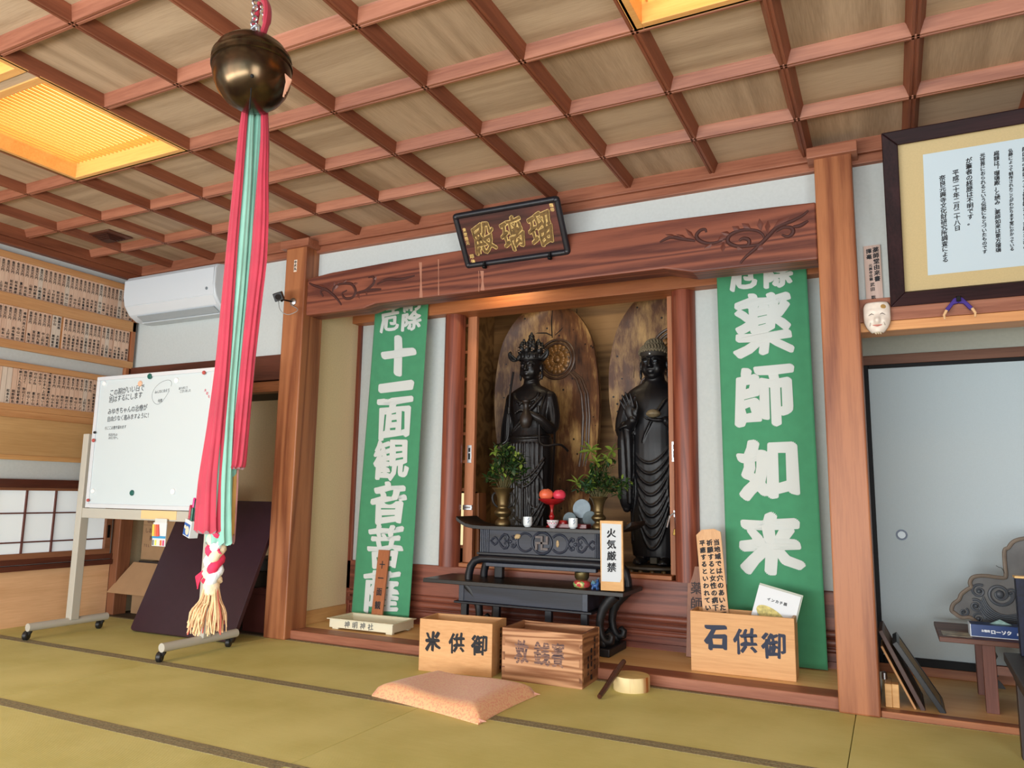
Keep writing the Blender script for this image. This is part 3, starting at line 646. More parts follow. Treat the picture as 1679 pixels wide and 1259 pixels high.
# ================================================================== THINGS ON THE ALTAR
ZT = 0.7865
M_BRONZE = mat('old_bronze', (112, 94, 62), 0.42, 0.8, var=0.25, scale=18)
M_BRONZE_D = mat('bronze_dark', (44, 42, 42), 0.5, 0.6)
def vase(x, y, label, s=1.0, handles=True):
    t = thing('bronze_vase', label, 'vase', (x, y, ZT), 'bronze altar vases')
    pr = [(.050, 0), (.052, .006), (.050, .020), (.043, .034), (.031, .044), (.031, .054), (.046, .064), (.057, .078), (.057, .090), (.044, .104), (.035, .112), (.035, .120), (.037, .122), (.035, .126), (.037, .130), (.035, .134), (.036, .150), (.040, .180), (.050, .212), (.064, .234), (.074, .243), (.075, .247), (.069, .247), (.060, .235), (.044, .205), (.03, .17), (.0, .16)]
    MB().lathe([(r * s, z * s) for r, z in pr], (x, y, ZT), 36, cap=False).build('body', M_BRONZE, t)
    if handles:
        for sx in (-1, 1):
            MB().tube([(x + sx * a * s, y, ZT + b * s) for a, b in [(.046, .21), (.066, .212), (.078, .20), (.082, .18), (.076, .155), (.062, .135), (.045, .122), (.036, .12)]], [.006, .008, .009, .009, .009, .008, .007, .005], 8, ref=(0, 1, 0)).build('handle', M_BRONZE_D, t)
    return t
VL = (1.452, 0.385); VR = (2.128, 0.385)
vase(*VL, label='bronze vase with side handles at the lamp end of the upper altar table')
vase(*VR, label='smaller bronze vase next to the grey discs on the upper altar table', s=0.80, handles=False)
M_LEAF = mat('leaf_green', (38, 62, 28), 0.32, var=0.35, scale=30, spec=0.6)
M_LEAF2 = mat('leaf_light', (118, 140, 58), 0.35, var=0.25, scale=30)
M_LEAF3 = mat('leaf_blue_green', (58, 84, 58), 0.35, var=0.2, scale=30)
M_STEM = mat('stem', (78, 70, 34), 0.7)
def leaf(mb, p, d, L, w, m, droop=0.25):
    d = d.normalized(); sd = d.cross(Z)
    if sd.length < 1e-3: sd = X.copy()
    sd = (sd.normalized() + Z * random.uniform(-.5, .5)).normalized(); up = sd.cross(d).normalized()
    P = []
    for t, ww in ((0, .08), (.25, .75), (.5, 1), (.78, .62), (1, .02)):
        c = p + d * L * t - up * droop * L * t * t * (1 if up.z > 0 else -1)
        for s in (-1, 0, 1): P.append(c + sd * w * ww * s + up * (abs(s) * w * 0.28 * ww))
    fs = [(i * 3 + j, i * 3 + j + 1, i * 3 + j + 4, i * 3 + j + 3) for i in range(4) for j in range(2)]
    mb.add(P, fs, m)
def bouquet(name, label, vx, vy, vz, blobs, n, seed, sprigs):
    random.seed(seed)
    t = thing(name, label, 'foliage', (vx, vy, vz), 'evergreen sprigs in the altar vases')
    lf = MB(); st = MB(); base = Vector((vx, vy, vz))
    tot = sum(b[3] ** 2 * b[4] for b in blobs)
    for bx, by, bz, rx_, rz_ in blobs:
        for k in range(int(n * rx_ ** 2 * rz_ / tot)):
            while True:
                q = Vector((random.uniform(-1, 1), random.uniform(-1, 1), random.uniform(-1, 1)))
                if q.length < 1: break
            p = Vector((bx + q.x * rx_, by + q.y * rx_ * 0.75, bz + q.z * rz_))
            d = (p - Vector((vx, vy, vz - 0.03))).normalized() * 0.7 + Vector((random.uniform(-1, 1), random.uniform(-1, 1), random.uniform(-.6, .8)))
            leaf(lf, p, d, random.uniform(.030, .052), random.uniform(.0075, .012), random.choice([0, 0, 0, 0, 1, 2]), random.uniform(.1, .5))
            if k % 7 == 0: st.tube([base + Vector((random.uniform(-.02, .02), random.uniform(-.02, .02), -0.06)), (base + p) / 2 + Vector((0, 0, .02)), p], [.0025, .002, .0012], 5)
    for sx, sy, sz, L, cnt, m in sprigs:
        c = Vector((sx, sy, sz)); st.tube([base + Vector((0, 0, -.06)), (base + c) / 2 + Vector((0, 0, .02)), c], [.003, .0025, .002], 5)
        for k in range(cnt):
            a = 2 * PI * k / cnt + random.uniform(-.2, .2)
            leaf(lf, c, Vector((math.cos(a), -0.35 + .4 * math.sin(a * 2), math.sin(a) * .8 + .25)), L * random.uniform(.8, 1.1), L * 0.23, m, .15)
    lf.build('leaves', [M_LEAF, M_LEAF2, M_LEAF3], t, smooth=60); st.build('stems', M_STEM, t)
    return t
zL = ZT + 0.247; zR = ZT + 0.198
bouquet('evergreen_sprigs', 'dense round bunch of evergreen sprigs in the bronze vase with handles', VL[0], VL[1], zL,
        [(1.475, .385, 1.17, .11, .10), (1.40, .385, 1.10, .075, .06), (1.565, .38, 1.12, .07, .07), (1.46, .38, 1.26, .085, .07), (1.53, .38, 1.21, .09, .07), (1.34, .38, 1.10, .03, .03)], 620, 11,
        [(1.56, .31, 1.15, .065, 6, 2), (1.455, .31, 1.21, .055, 5, 2), (1.60, .35, 1.19, .05, 5, 1), (1.41, .33, 1.27, .05, 5, 1), (1.345, .35, 1.10, .05, 6, 0)])
bouquet('evergreen_sprigs', 'looser evergreen bunch with bright whorled leaves in the vase beside the discs', VR[0], VR[1], zR,
        [(2.13, .385, 1.06, .10, .07), (2.20, .385, 1.05, .10, .05), (2.07, .385, 1.05, .08, .06), (2.13, .385, 1.14, .07, .05), (2.29, .385, 1.07, .05, .035), (2.18, .385, 1.19, .06, .04)], 560, 12,
        [(2.098, .33, 1.27, .085, 7, 1), (2.23, .36, 1.27, .075, 5, 1), (2.21, .33, 1.22, .07, 6, 1), (2.14, .32, 1.20, .06, 6, 1), (2.0, .34, 1.07, .07, 6, 1), (2.06, .32, 1.05, .055, 6, 2), (2.32, .36, 1.07, .05, 5, 0), (1.99, .36, 1.03, .05, 5, 0), (2.27, .36, 1.0, .055, 5, 0)])
M_REDLAC = mat('red_lacquer', (150, 26, 28), 0.25)
ds = thing('offering_stand', 'red lacquer pedestal dish holding two round fruits on the upper altar table', 'offering stand', (1.815, 0.37, ZT))
MB().lathe([(.036, 0), (.038, .005), (.030, .012), (.016, .022), (.012, .04), (.014, .055), (.018, .062), (.018, .072), (.012, .08), (.009, .10), (.011, .125), (.018, .142)], (1.815, 0.37, ZT), 28).build('pedestal', M_REDLAC, ds)
MB().lathe([(.0, .142), (.03, .142), (.066, .158), (.088, .176), (.090, .180), (.084, .178), (.06, .168), (.0, .160)], (1.815, 0.37, ZT), 36, cap=False).build('dish', M_REDLAC, ds)
def fruit(x, y, z, r, m, label):
    t = thing('persimmon', label, 'fruit', (x, y, z), 'fruits on the offering stand')
    rg = []
    for i in range(15):
        a = -PI / 2 + PI * i / 14; q = max(math.cos(a), 1e-3)
        rg.append([Vector((x + r * q * (1 + .035 * math.cos(4 * b)) * math.cos(b), y + r * q * (1 + .035 * math.cos(4 * b)) * math.sin(b), z + r * .84 + r * .84 * math.sin(a) - (.16 * r * (q < .35) * (a > 0)))) for b in [2 * PI * j / 24 for j in range(24)]])
    MB().rings(rg).build('flesh', m, t)
    c = MB()
    for k in range(4): leaf(c, Vector((x, y, z + r * 1.55)), Vector((math.cos(k * PI / 2 + .4), math.sin(k * PI / 2 + .4), .1)), r * .5, r * .2, 0, .2)
    c.build('calyx', mat('calyx', (150, 96, 60), 0.7), t)
fruit(1.778, 0.36, ZT + .168, 0.046, mat('fruit_orange', (226, 106, 72), 0.4, var=0.15, scale=20), 'orange ribbed fruit on the red offering stand')
fruit(1.862, 0.38, ZT + .170, 0.042, mat('fruit_pink', (214, 62, 84), 0.35, var=0.15, scale=20), 'pinkish red fruit on the red offering stand')
M_PORC = mat('porcelain', (216, 224, 228), 0.2); M_CUPP = mat('cup_print', (96, 116, 140), 0.4)
def cup(x, y, label):
    t = thing('tea_cup', label, 'cup', (x, y, ZT), 'white cups on the altar')
    MB().lathe([(.018, 0), (.020, .004), (.027, .010), (.029, .022), (.029, .064), (.027, .064), (.026, .02), (.0, .012)], (x, y, ZT), 28, cap=False).build('bowl', M_PORC, t)
    p = MB()
    for k in range(5): p.ell((x + .029 * math.sin(.5 + .13 * (k % 3)), y - .0292 * math.cos(.5 + .13 * (k % 3)), ZT + .030 + .006 * k), (.004, .0012, .0035), 6, 4)
    p.build('flower_print', M_CUPP, t)
cup(1.688, 0.275, 'white tea cup on the altar edge between the handled vase and the red stand')
cup(2.000, 0.275, 'white tea cup on the altar front edge, in front of the dark round disc')
tb = thing('rice_bowl', 'small flowered bowl at the altar edge below the red offering stand', 'bowl', (1.862, 0.275, ZT))
MB().lathe([(.016, 0), (.017, .006), (.022, .010), (.034, .028), (.038, .048), (.036, .048), (.02, .016), (.0, .012)], (1.862, 0.275, ZT), 28, cap=False).build('bowl', mat('flowered_porcelain', (214, 206, 214), 0.25, var=0.2, scale=70), tb)
p = MB()
for k in range(9): a = -2.4 + k * .25; p.ell((1.862 + .034 * math.cos(a), 0.275 + .034 * math.sin(a), ZT + .03 + .008 * (k % 2)), (.005, .003, .004), 6, 4, k % 2)
p.build('flower_print', [mat('print_pink', (196, 80, 110), 0.4), mat('print_green', (90, 140, 70), 0.4)], tb)
tr = thing('offering_tray', 'red and black rectangular lacquer tray behind the cups on the altar', 'tray', (1.95, 0.40, ZT))
MB().box(1.875, 2.072, 0.312, 0.392, ZT, ZT + .006).build('tray_base', mat('tray_black', (34, 16, 18), 0.3), tr, smooth=0)
rm = MB().box(1.872, 2.075, 0.307, 0.312, ZT, ZT + .026).box(1.872, 2.075, 0.388, 0.393, ZT, ZT + .026).box(1.872, 1.877, 0.312, 0.388, ZT, ZT + .026).box(2.070, 2.075, 0.312, 0.388, ZT, ZT + .026)
rm.build('rim', mat('tray_red', (96, 24, 28), 0.3), tr, smooth=0, bevel=0.002)
MB().lathe([(.0, 0), (.024, 0), (.03, .012), (.03, .03), (.026, .04), (.0, .042)], (1.905, 0.345, ZT + .006), 20).build('red_knob', M_REDLAC, tr)
M_SLATE = mat('slate_disc', (92, 108, 114), 0.6, var=0.12, scale=40); M_SLATE2 = mat('pale_disc', (132, 148, 158), 0.55, var=0.1, scale=30)
def disc(x, y, z, r, m, label):
    o = MB().lathe([(.0, -.006), (r * .96, -.006), (r, 0), (r * .96, .006), (.0, .006)], (x, y, z), 36, 0, rot(PI / 2 - .12)).build('round_stone', m)
    tag(o, label, 'stone disc', 'stone discs leaning on the altar')
disc(1.925, 0.405, ZT + .052, .043 + .003, M_SLATE, 'dark slate round disc standing directly behind a white cup')
disc(1.985, 0.463, ZT + .120, .062, M_SLATE2, 'pale grey round disc propped high behind the dark slate disc')
disc(2.045, 0.452, ZT + .058, .05, M_SLATE, 'slate disc half hidden by the smaller bronze vase')
o = MB().box(1.935, 2.02, 0.453, 0.472, ZT, ZT + .075); tag(o.build('disc_prop', mat('prop_dark', (26, 24, 24), 0.6), bevel=0.004), 'small dark block under the pale grey disc', 'block')

# sign, bowl gong and dragon on the lower table
ZL = 0.4365
fs = thing('fire_sign', 'pale wooden stand with a white paper notice reading no open flame', 'sign', (2.30, 0.215, ZL))
Mt = rot(0.05, 0, 0)
c0 = Vector((2.290, 0.168, ZL + .002))
def FP(u, v, w): return c0 + Matrix.Rotation(0.13, 3, 'Z') @ (Mt @ Vector((u, w, v)))
RM = Matrix.Rotation(0.13, 3, 'Z') @ Mt
MB().obox(FP(0, .205, 0.012), (.135, .026, .405), RM).build('board', M_HINOKI, fs, smooth=0, bevel=0.002)
MB().obox(FP(0.005, .012, 0.035), (.11, .025, .02), RM).build('foot', M_HINOKI, fs, smooth=0, bevel=0.002)
MB().prism([(-.062, .055), (.048, .055), (.056, .075), (.060, .388), (-.058, .392)], FP(0, 0, -.0012), RM @ X, RM @ Z, .0005).build('paper', mat('notice_paper', (206, 212, 216), 0.8), fs, smooth=0)
tx = MB(); column(tx, '火気厳禁', FP(0, 0, -.0018), RM @ X, RM @ Z, 0.0, 0.365, 0.056, 0.066, nib=0.0022, slant=.08); tx.build('lettering', M_INK, fs.children[-1], smooth=0)
gg = thing('bowl_gong', 'small bronze bowl gong on its cushion on the lower altar table', 'bowl gong', (2.075, 0.235, ZL + .048))
MB().lathe([(.022, 0), (.036, .004), (.044, .018), (.045, .046), (.041, .046), (.039, .018), (.0, .008)], (2.075, .235, ZL + .046), 32, cap=False).build('bowl', mat('gong_brass', (122, 112, 78), 0.32, 0.9), gg)
def cush_mat():
    m, n, L, b = nt('brocade')
    tc = n.new('ShaderNodeTexCoord'); v = n.new('ShaderNodeTexVoronoi'); v.inputs['Scale'].default_value = 45; L.new(tc.outputs['Object'], v.inputs['Vector'])
    s = n.new('ShaderNodeSeparateColor'); L.new(v.outputs['Color'], s.inputs[0])
    r = n.new('ShaderNodeValToRGB'); r.color_ramp.interpolation = 'CONSTANT'
    for i, (p, c) in enumerate([(0, (190, 66, 66)), (.3, (196, 164, 90)), (.55, (122, 170, 96)), (.75, (214, 190, 130)), (.9, (176, 60, 60))]):
        e = r.color_ramp.elements[i] if i < 2 else r.color_ramp.elements.new(p)
        e.position = p; e.color = lin(c)
    L.new(s.outputs[0], r.inputs['Fac']); L.new(r.outputs[0], b.inputs['Base Color']); b.inputs['Roughness'].default_value = .6
    return m
o = MB().lathe([(.0, 0), (.03, .001), (.046, .008), (.053, .022), (.050, .036), (.038, .045), (.0, .047)], (2.075, .235, ZL), 32).build('gong_cushion', cush_mat())
tag(o, 'round multicoloured brocade cushion under the bowl gong', 'gong cushion')
dg = thing('dragon_figurine', 'tiny blue dragon figurine between the bowl gong and the fire notice', 'figurine', (2.175, 0.215, ZL))
b = MB()
b.ell((2.168, .215, ZL + .022), (.020, .013, .014)); b.tube([(2.178, .212, ZL + .024), (2.186, .21, ZL + .038), (2.188, .206, ZL + .05)], [.011, .009, .008], 8); b.ell((2.188, .200, ZL + .054), (.009, .013, .009))
b.tube([(2.155, .217, ZL + .02), (2.143, .22, ZL + .03), (2.146, .22, ZL + .045)], [.007, .005, .002], 8)
for dx, dy in ((-.012, -.008), (-.012, .009), (.012, -.01), (.012, .009)): b.tube([(2.168 + dx, .215 + dy, ZL + .018), (2.168 + dx * 1.4, .215 + dy * 1.4, ZL + .001)], [.006, .0055], 7)
b.build('body', mat('dragon_blue', (44, 84, 140), 0.3), dg)
wg = MB()
for s in (-1, 1): wg.add([(2.172, .215, ZL + .03), (2.160, .215 + s * .02, ZL + .056), (2.15, .215 + s * .026, ZL + .038), (2.165, .215 + s * .008, ZL + .028)], [(0, 1, 2, 3)])
for s in (-1, 1): wg.tube([(2.188 + .001, .204 + s * .005, ZL + .06), (2.192, .206 + s * .007, ZL + .07)], [.0025, .001], 6)
wg.build('wings_and_horns', mat('dragon_teal', (104, 150, 168), 0.35), dg)

# ================================================================== PLATFORM AND FLOOR THINGS
def open_box(name, label, cat, c, w, d, h, rz, wmat, th=0.014, bottom=0.02, group=None, side=None):
    """an open-topped wooden box; c = centre of its base; w along its front"""
    t = thing(name, label, cat, c, group)
    R = Matrix.Rotation(rz, 3, 'Z'); c = Vector(c)
    def P(x, y, z): return c + R @ Vector((x, y, z))
    MB().obox(P(0, -d / 2 + th / 2, h / 2), (w, th, h), R).build('front_board', wmat, t, smooth=0, bevel=0.0015)
    MB().obox(P(0, d / 2 - th / 2, h / 2), (w, th, h), R).build('back_board', wmat, t, smooth=0, bevel=0.0015)
    for s in (-1, 1): MB().obox(P(s * (w / 2 - th / 2), 0, h / 2), (th, d - 2 * th, h), R).build('side_board', side or wmat, t, smooth=0, bevel=0.0015)
    MB().obox(P(0, 0, bottom / 2 + .002), (w - 2 * th, d - 2 * th, bottom), R).build('bottom_board', wmat, t, smooth=0)
    return t, P, R
M_BOXA = wood('box_new', (196, 144, 90), (220, 170, 116), 'X', rough=0.5, dist=1.0, mix=0.25)
M_BOXS = wood('box_new_side', (176, 124, 76), (202, 152, 100), 'Y', rough=0.5, dist=1.8, mix=0.35)
t, P, R = open_box('offering_box', 'new pale wooden offering box for rice with three black characters', 'offering box', (1.545, -0.268, 0), 0.442, 0.228, 0.283, 0.123, M_BOXA, group='wooden offering boxes')
fo = P(0, -.114, 0); b = MB()
for ch, u in (('米', -.135), ('供', 0.01), ('御', .145)): pen(b, ch, fo, R @ X, R @ Z, u, .165, .098, .112, nib=.0065 if ch == '米' else .0042, fit=True, slant=.12, n=8, off=.0008, wob=.028)
b.build('lettering', M_INK, t.children[0], smooth=0)
b = MB(); column(b, '平成二十四年奉納', P(.221, .02, 0), R @ Y, R @ Z, 0, .245, .026, .029, nib=.0012); b.build('lettering', M_INK, t.children[3], smooth=0)
M_BOXO = wood('box_old', (132, 84, 50), (196, 148, 108), 'X', rough=0.65, dist=4.0, mix=0.55, bump=0.5, broad=9)
M_BOXOS = wood('box_old_side', (108, 66, 40), (160, 112, 76), 'Y', rough=0.65, dist=3.0, mix=0.55, bump=0.5, broad=9)
t, P, R = open_box('offering_box', 'old weathered offering box with faded ink and finger joints', 'offering box', (2.068, -0.209, 0), 0.462, 0.282, 0.272, 0.03, M_BOXO, th=.018, bottom=.19, group='wooden offering boxes', side=M_BOXOS)
for s in (-1, 1):
    for z in (.03, .105, .18): MB().obox(P(s * (.231 - .009), -.1405, z + .02), (.018, .0022, .042), R).build('finger_joint', M_BOXOS, t.children[0], smooth=0)
b = MB(); fo = P(0, -.141, 0)
for ch, u, w in (('救', -.115, .085), ('銭', .005, .095), ('賽', .095, .075)): pen(b, ch, fo, R @ X, R @ Z, u, .155, w, .125, nib=.003, fit=True, slant=.03, wob=.02)
def faded():
    m, n, L, bb = nt('faded_ink'); tc = n.new('ShaderNodeTexCoord'); mp = n.new('ShaderNodeMapping'); mp.inputs['Scale'].default_value = (6, 6, 130)
    no = n.new('ShaderNodeTexNoise'); no.inputs['Scale'].default_value = 1.2; no.inputs['Detail'].default_value = 3; L.new(tc.outputs['Object'], mp.inputs['Vector']); L.new(mp.outputs[0], no.inputs['Vector'])
    r = n.new('ShaderNodeValToRGB'); r.color_ramp.elements[0].position = .42; r.color_ramp.elements[1].position = .58
    r.color_ramp.elements[0].color = lin((74, 58, 62)); r.color_ramp.elements[1].color = lin((150, 112, 92)); L.new(no.outputs['Fac'], r.inputs['Fac']); L.new(r.outputs[0], bb.inputs['Base Color']); bb.inputs['Roughness'].default_value = .8
    return m
M_FADE = faded()
b.build('lettering', M_FADE, t.children[0], smooth=0)
b = MB(); column(b, '昭和五十年', P(.2315, .055, 0), R @ Y, R @ Z, 0, .235, .03, .036, nib=.0015); column(b, '奉納者一同', P(.2315, .0, 0), R @ Y, R @ Z, 0, .185, .03, .034, nib=.002); column(b, '世話人', P(.2315, -.05, 0), R @ Y, R @ Z, 0, .15, .028, .036, nib=.002); b.build('lettering', M_INK, t.children[3], smooth=0)
t, P, R = open_box('offering_box', 'clean wooden offering box for stones holding a notice board and a booklet', 'offering box', (3.023, 0.218, 0.058), 0.538, 0.178, 0.315, 0.024, M_BOXA, th=.016, bottom=.10, group='wooden offering boxes', side=M_BOXS)
b = MB(); fo = P(0, -.089, 0)
for ch, u, v in (('石', -.135, .185), ('供', .02, .178), ('御', .162, .170)): pen(b, ch, fo, R @ X, R @ Z, u, v, .125, .135, nib=.0075 if ch == '石' else .0045, fit=True, slant=.12, n=8, off=.0008, wob=.028)
b.build('lettering', mat('navy_ink', (20, 32, 60), 0.6), t.children[0], smooth=0)
M_PLATE = wood('notice_board', (196, 144, 100), (222, 178, 132), 'Z', rough=0.5, dist=1.0, mix=0.25)
def slab(name, label, cat, a, b, w, th, wm, lean=(0, 1, 0), top=None, face=None):
    """a flat board from foot centre a to top centre b, w wide, facing the viewer"""
    a = Vector(a); b = Vector(b); V = (b - a).normalized(); U = (X - V * X.dot(V)).normalized(); L = (b - a).length
    t = thing(name, label, cat, a)
    pts = [(-w / 2, 0), (w / 2, 0), (w / 2, L), (-w / 2, L)] if not top else [(-w / 2, 0), (w / 2, 0), (w / 2, L - top), (w * .25, L), (-w * .25, L), (-w / 2, L - top * 1.4)]
    MB().prism(pts, a, U, V, th).build('board', wm, t, smooth=0, bevel=0.0015)
    return t, a, U, V, L
# inside the stone box: bottom at z 0.058 + .102
t, a, U, V, L = slab('notice_board', 'pale wooden board with three columns of brush writing standing in the stone box', 'notice board', (2.885, 0.235, 0.165), (2.815, 0.345, 0.808), 0.142, 0.012, M_PLATE, top=.02)
b = MB()
for s, u, sz in (('当地域では穴のあいた石をお', .042, .036), ('祈願すると女性の病下の', .002, .036), ('平癒するといわれていま', -.040, .034)): column(b, s, a, U, V, u, L - .06, sz, .040, nib=.0022, slant=.1, n=5)
b.build('lettering', M_INK, t.children[0], smooth=0)
t, a, U, V, L = slab('name_board', 'dull brown board reading two characters between the stone box and the round column', 'name board', (2.722, 0.455, 0.06), (2.722, 0.545, 0.575), 0.15, 0.014, wood('brown_board', (122, 78, 58), (156, 108, 84), 'Z', dist=1.0, mix=0.3))
b = MB(); column(b, '薬師', a, U, V, -.02, L - .09, .075, .088, nib=.0016); b.build('lettering', mat('faint_ink', (70, 60, 60), .8), t.children[0], smooth=0)
t, a, U, V, L = slab('name_board', 'orange-brown narrow board with five black characters leaning on the narrower green banner', 'name board', (0.448, 0.385, 0.06), (0.444, 0.455, 0.575), 0.096, 0.014, wood('orange_board', (150, 86, 48), (176, 108, 66), 'Z', dist=1.0, mix=0.25))
b = MB()
for k, ch in enumerate('十一面観音'): pen(b, ch, a, U, V, .0, L - .105 - k * .094, .05, .058, nib=.0022)
b.build('lettering', M_INK, t.children[0], smooth=0)
# booklet in a clear sleeve in the stone box
t, a, U, V, L = slab('booklet', 'white booklet with a picture of a bowl of food standing in the stone box', 'booklet', (3.128, 0.195, 0.172), (3.150, 0.300, 0.500), 0.225, 0.008, mat('booklet_white', (222, 228, 232), 0.4))
t.rotation_euler = (0, 0, 0)
sw = 0.09  # the cover hangs askew
U2 = (U * math.cos(-.17) + V * math.sin(-.17)); V2 = (V * math.cos(-.17) - U * math.sin(-.17))
bpy.data.objects.remove(t.children[0])
MB().prism([(-.112, .01), (.112, .03), (.112, L), (-.112, L)], a, U2, V2, .007).build('cover', mat('booklet_white', (222, 228, 232), 0.4), t, smooth=0)
b = MB(); line(b, 'インカチ展', a, U2, V2, -.055, L - .062, .0185, .022, nib=.0012, off=.0009); b.build('lettering', mat('grey_print', (84, 88, 92), .7), t.children[0], smooth=0)
b = MB().prism([(.085 * math.cos(q) - .01, .042 * math.sin(q) + .198 - .022 * math.cos(q)) for q in [2 * PI * k / 24 for k in range(24)]], a, U2, V2, .0004, off=.0008); b.build('food_picture', mat('food_yellow', (196, 184, 112), .6, var=.35, scale=60), t.children[0], smooth=0)
b = MB().prism([(.085 * math.cos(q) - .01, .042 * math.sin(q) + .198 - .022 * math.cos(q)) for q in [PI + PI * k / 14 for k in range(15)]] + [(.04, .13), (-.06, .13)], a, U2, V2, .0003, off=.0006); b.build('bowl_picture', mat('bowl_grey', (150, 172, 172), .6), t.children[0], smooth=0)
sl = MB().obox(a + V2 * (L / 2 + .024) + U2 * .004 + Vector((0, .012, 0)), (.232, .004, L - .03), Matrix((U2, U2.cross(V2) * -1, V2)).transposed()); sl.build('sleeve', mat('clear_sleeve', (190, 196, 184), .2, spec=.6), t, smooth=0)
# cream tray at the left end of the platform
t, P, R = open_box('offering_tray', 'shallow cream painted tray with pencilled characters at the end of the platform', 'tray', (0.525, 0.235, 0.070), 0.515, 0.262, 0.055, 0.03, mat('cream_paint', (224, 218, 190), 0.45), th=.012, bottom=.008)
M_CREAM = MATS['cream_paint']
rm = MB()
for s in (-1, 1):
    rm.obox(P(0, s * .134, .058), (.545, .022, .006), R); rm.obox(P(s * .262, 0, .058), (.022, .262, .006), R)
rm.build('flared_rim', M_CREAM, t, smooth=0, bevel=.002)
for sx in (-1, 1):
    for sy in (-1, 1): MB().obox(P(sx * .22, sy * .10, -.006), (.05, .03, .013), R).build('foot', M_CREAM, t, smooth=0, bevel=.002)
b = MB(); line(b, '神明神社', P(0, -.131, 0), R @ X, R @ Z, -.14, .028, .046, .064, nib=.0012, slant=.2); b.build('lettering', mat('pencil', (104, 106, 104), .8), t.children[0], smooth=0)

# salmon floor cushion
def zab_mat():
    m, n, L, b = nt('zabuton_brocade')
    tc = n.new('ShaderNodeTexCoord'); v = n.new('ShaderNodeTexVoronoi'); v.inputs['Scale'].default_value = 95; L.new(tc.outputs['Object'], v.inputs['Vector'])
    r = n.new('ShaderNodeValToRGB'); r.color_ramp.elements[0].position = .15; r.color_ramp.elements[1].position = .6
    r.color_ramp.elements[0].color = lin((222, 138, 110)); r.color_ramp.elements[1].color = lin((228, 176, 128)); L.new(v.outputs['Distance'], r.inputs['Fac']); L.new(r.outputs[0], b.inputs['Base Color'])
    b.inputs['Roughness'].default_value = .55; b.inputs['Sheen Weight'].default_value = .25; return m
cu = thing('floor_cushion', 'square salmon brocade floor cushion on the tatami before the offering boxes', 'cushion', (1.80, -0.80, 0.0))
cn = [Vector((1.450, -0.985, 0)), Vector((2.130, -1.135, 0)), Vector((2.150, -0.575, 0)), Vector((1.530, -0.540, 0))]
mb = MB(); N = 30; top = []; bot = []
for j in range(N + 1):
    v = j / N; rt = []; rb = []
    for i in range(N + 1):
        u = i / N
        p = cn[0] * (1 - u) * (1 - v) + cn[1] * u * (1 - v) + cn[2] * u * v + cn[3] * (1 - u) * v
        e = min(u, 1 - u, v, 1 - v); pin = 1 - 0.035 * (math.sin(PI * u) * (4 * (v - .5) ** 2) + math.sin(PI * v) * (4 * (u - .5) ** 2))
        ctr = sum(cn, Vector()) / 4; p = ctr + (p - ctr) * pin
        h = 0.058 * (1 - (1 - min(1, e * 7)) ** 2.2) ** .6 * (1 + .1 * math.sin(u * 7 + v * 3)) + .008
        rt.append(Vector((p.x, p.y, h))); rb.append(Vector((p.x, p.y, .0015)))
    top.append(rt); bot.append(rb)
mb.grid(top); mb.grid(bot)
ed = [(0, i) for i in range(N)] + [(i, N) for i in range(N)] + [(N, N - i) for i in range(N)] + [(N - i, 0) for i in range(N)]
mb.add([top[a][b] for a, b in ed] + [bot[a][b] for a, b in ed], [(i, (i + 1) % len(ed), len(ed) + (i + 1) % len(ed), len(ed) + i) for i in range(len(ed))])
mb.build('cover', zab_mat(), cu, smooth=70)
for c, s in ((cn[1], (-.01, .02)), (cn[2], (-.012, -.012))):
    q = MB()
    for k in range(5): q.tube([(c.x + s[0], c.y + s[1], .02), (c.x + s[0] + .012 + .004 * k, c.y + s[1] - .006 + .006 * k, .008)], .0016, 5)
    q.build('corner_tassel', mat('tassel_pink', (226, 170, 150), .8), cu)
# sawn log slice and stick
lg = thing('log_slice', 'pale sawn log slice lying on the tatami beside the worn offertory box', 'log slice', (2.523, -0.215, 0))
rg = []
for z, s in ((0, .97), (.004, 1), (.070, 1), (.074, .985)):
    rg.append([Vector((2.523 + .094 * s * (1 + .03 * math.sin(3 * q + 1)) * math.cos(q), -.215 + .090 * s * (1 + .03 * math.sin(3 * q + 1)) * math.sin(q), z)) for q in [2 * PI * k / 40 for k in range(40)]])
def logm():
    m, n, L, b = nt('log_side'); tc = n.new('ShaderNodeTexCoord'); mp = n.new('ShaderNodeMapping'); mp.inputs['Scale'].default_value = (14, 14, 1.5)
    no = n.new('ShaderNodeTexNoise'); no.inputs['Scale'].default_value = 1; no.inputs['Detail'].default_value = 3; L.new(tc.outputs['Object'], mp.inputs['Vector']); L.new(mp.outputs[0], no.inputs['Vector'])
    r = n.new('ShaderNodeValToRGB'); r.color_ramp.elements[0].position = .52; r.color_ramp.elements[1].position = .70; r.color_ramp.elements[0].color = lin((232, 210, 158)); r.color_ramp.elements[1].color = lin((156, 88, 36))
    L.new(no.outputs['Fac'], r.inputs['Fac']); L.new(r.outputs[0], b.inputs['Base Color']); b.inputs['Roughness'].default_value = .55; return m
MB().rings(rg).build('wood_block', logm(), lg, smooth=50)
MB().lathe([(0, .0752), (.07, .0752), (.0935, .0745)], (2.523, -.215, 0), 40, cap=False).build('cut_face', mat('log_face', (214, 184, 120), .55, var=.12, scale=16), lg)
o = MB().tube([(2.445, -.478, .013), (2.452, -.39, .043), (2.462, -.28, .090), (2.472, -.175, .128)], [.012, .014, .016, .013], 12).build('wooden_stick', mat('dark_stick', (70, 36, 26), .35, var=.3, scale=40))
tag(o, 'short dark polished stick leaning on the sawn log slice', 'stick')
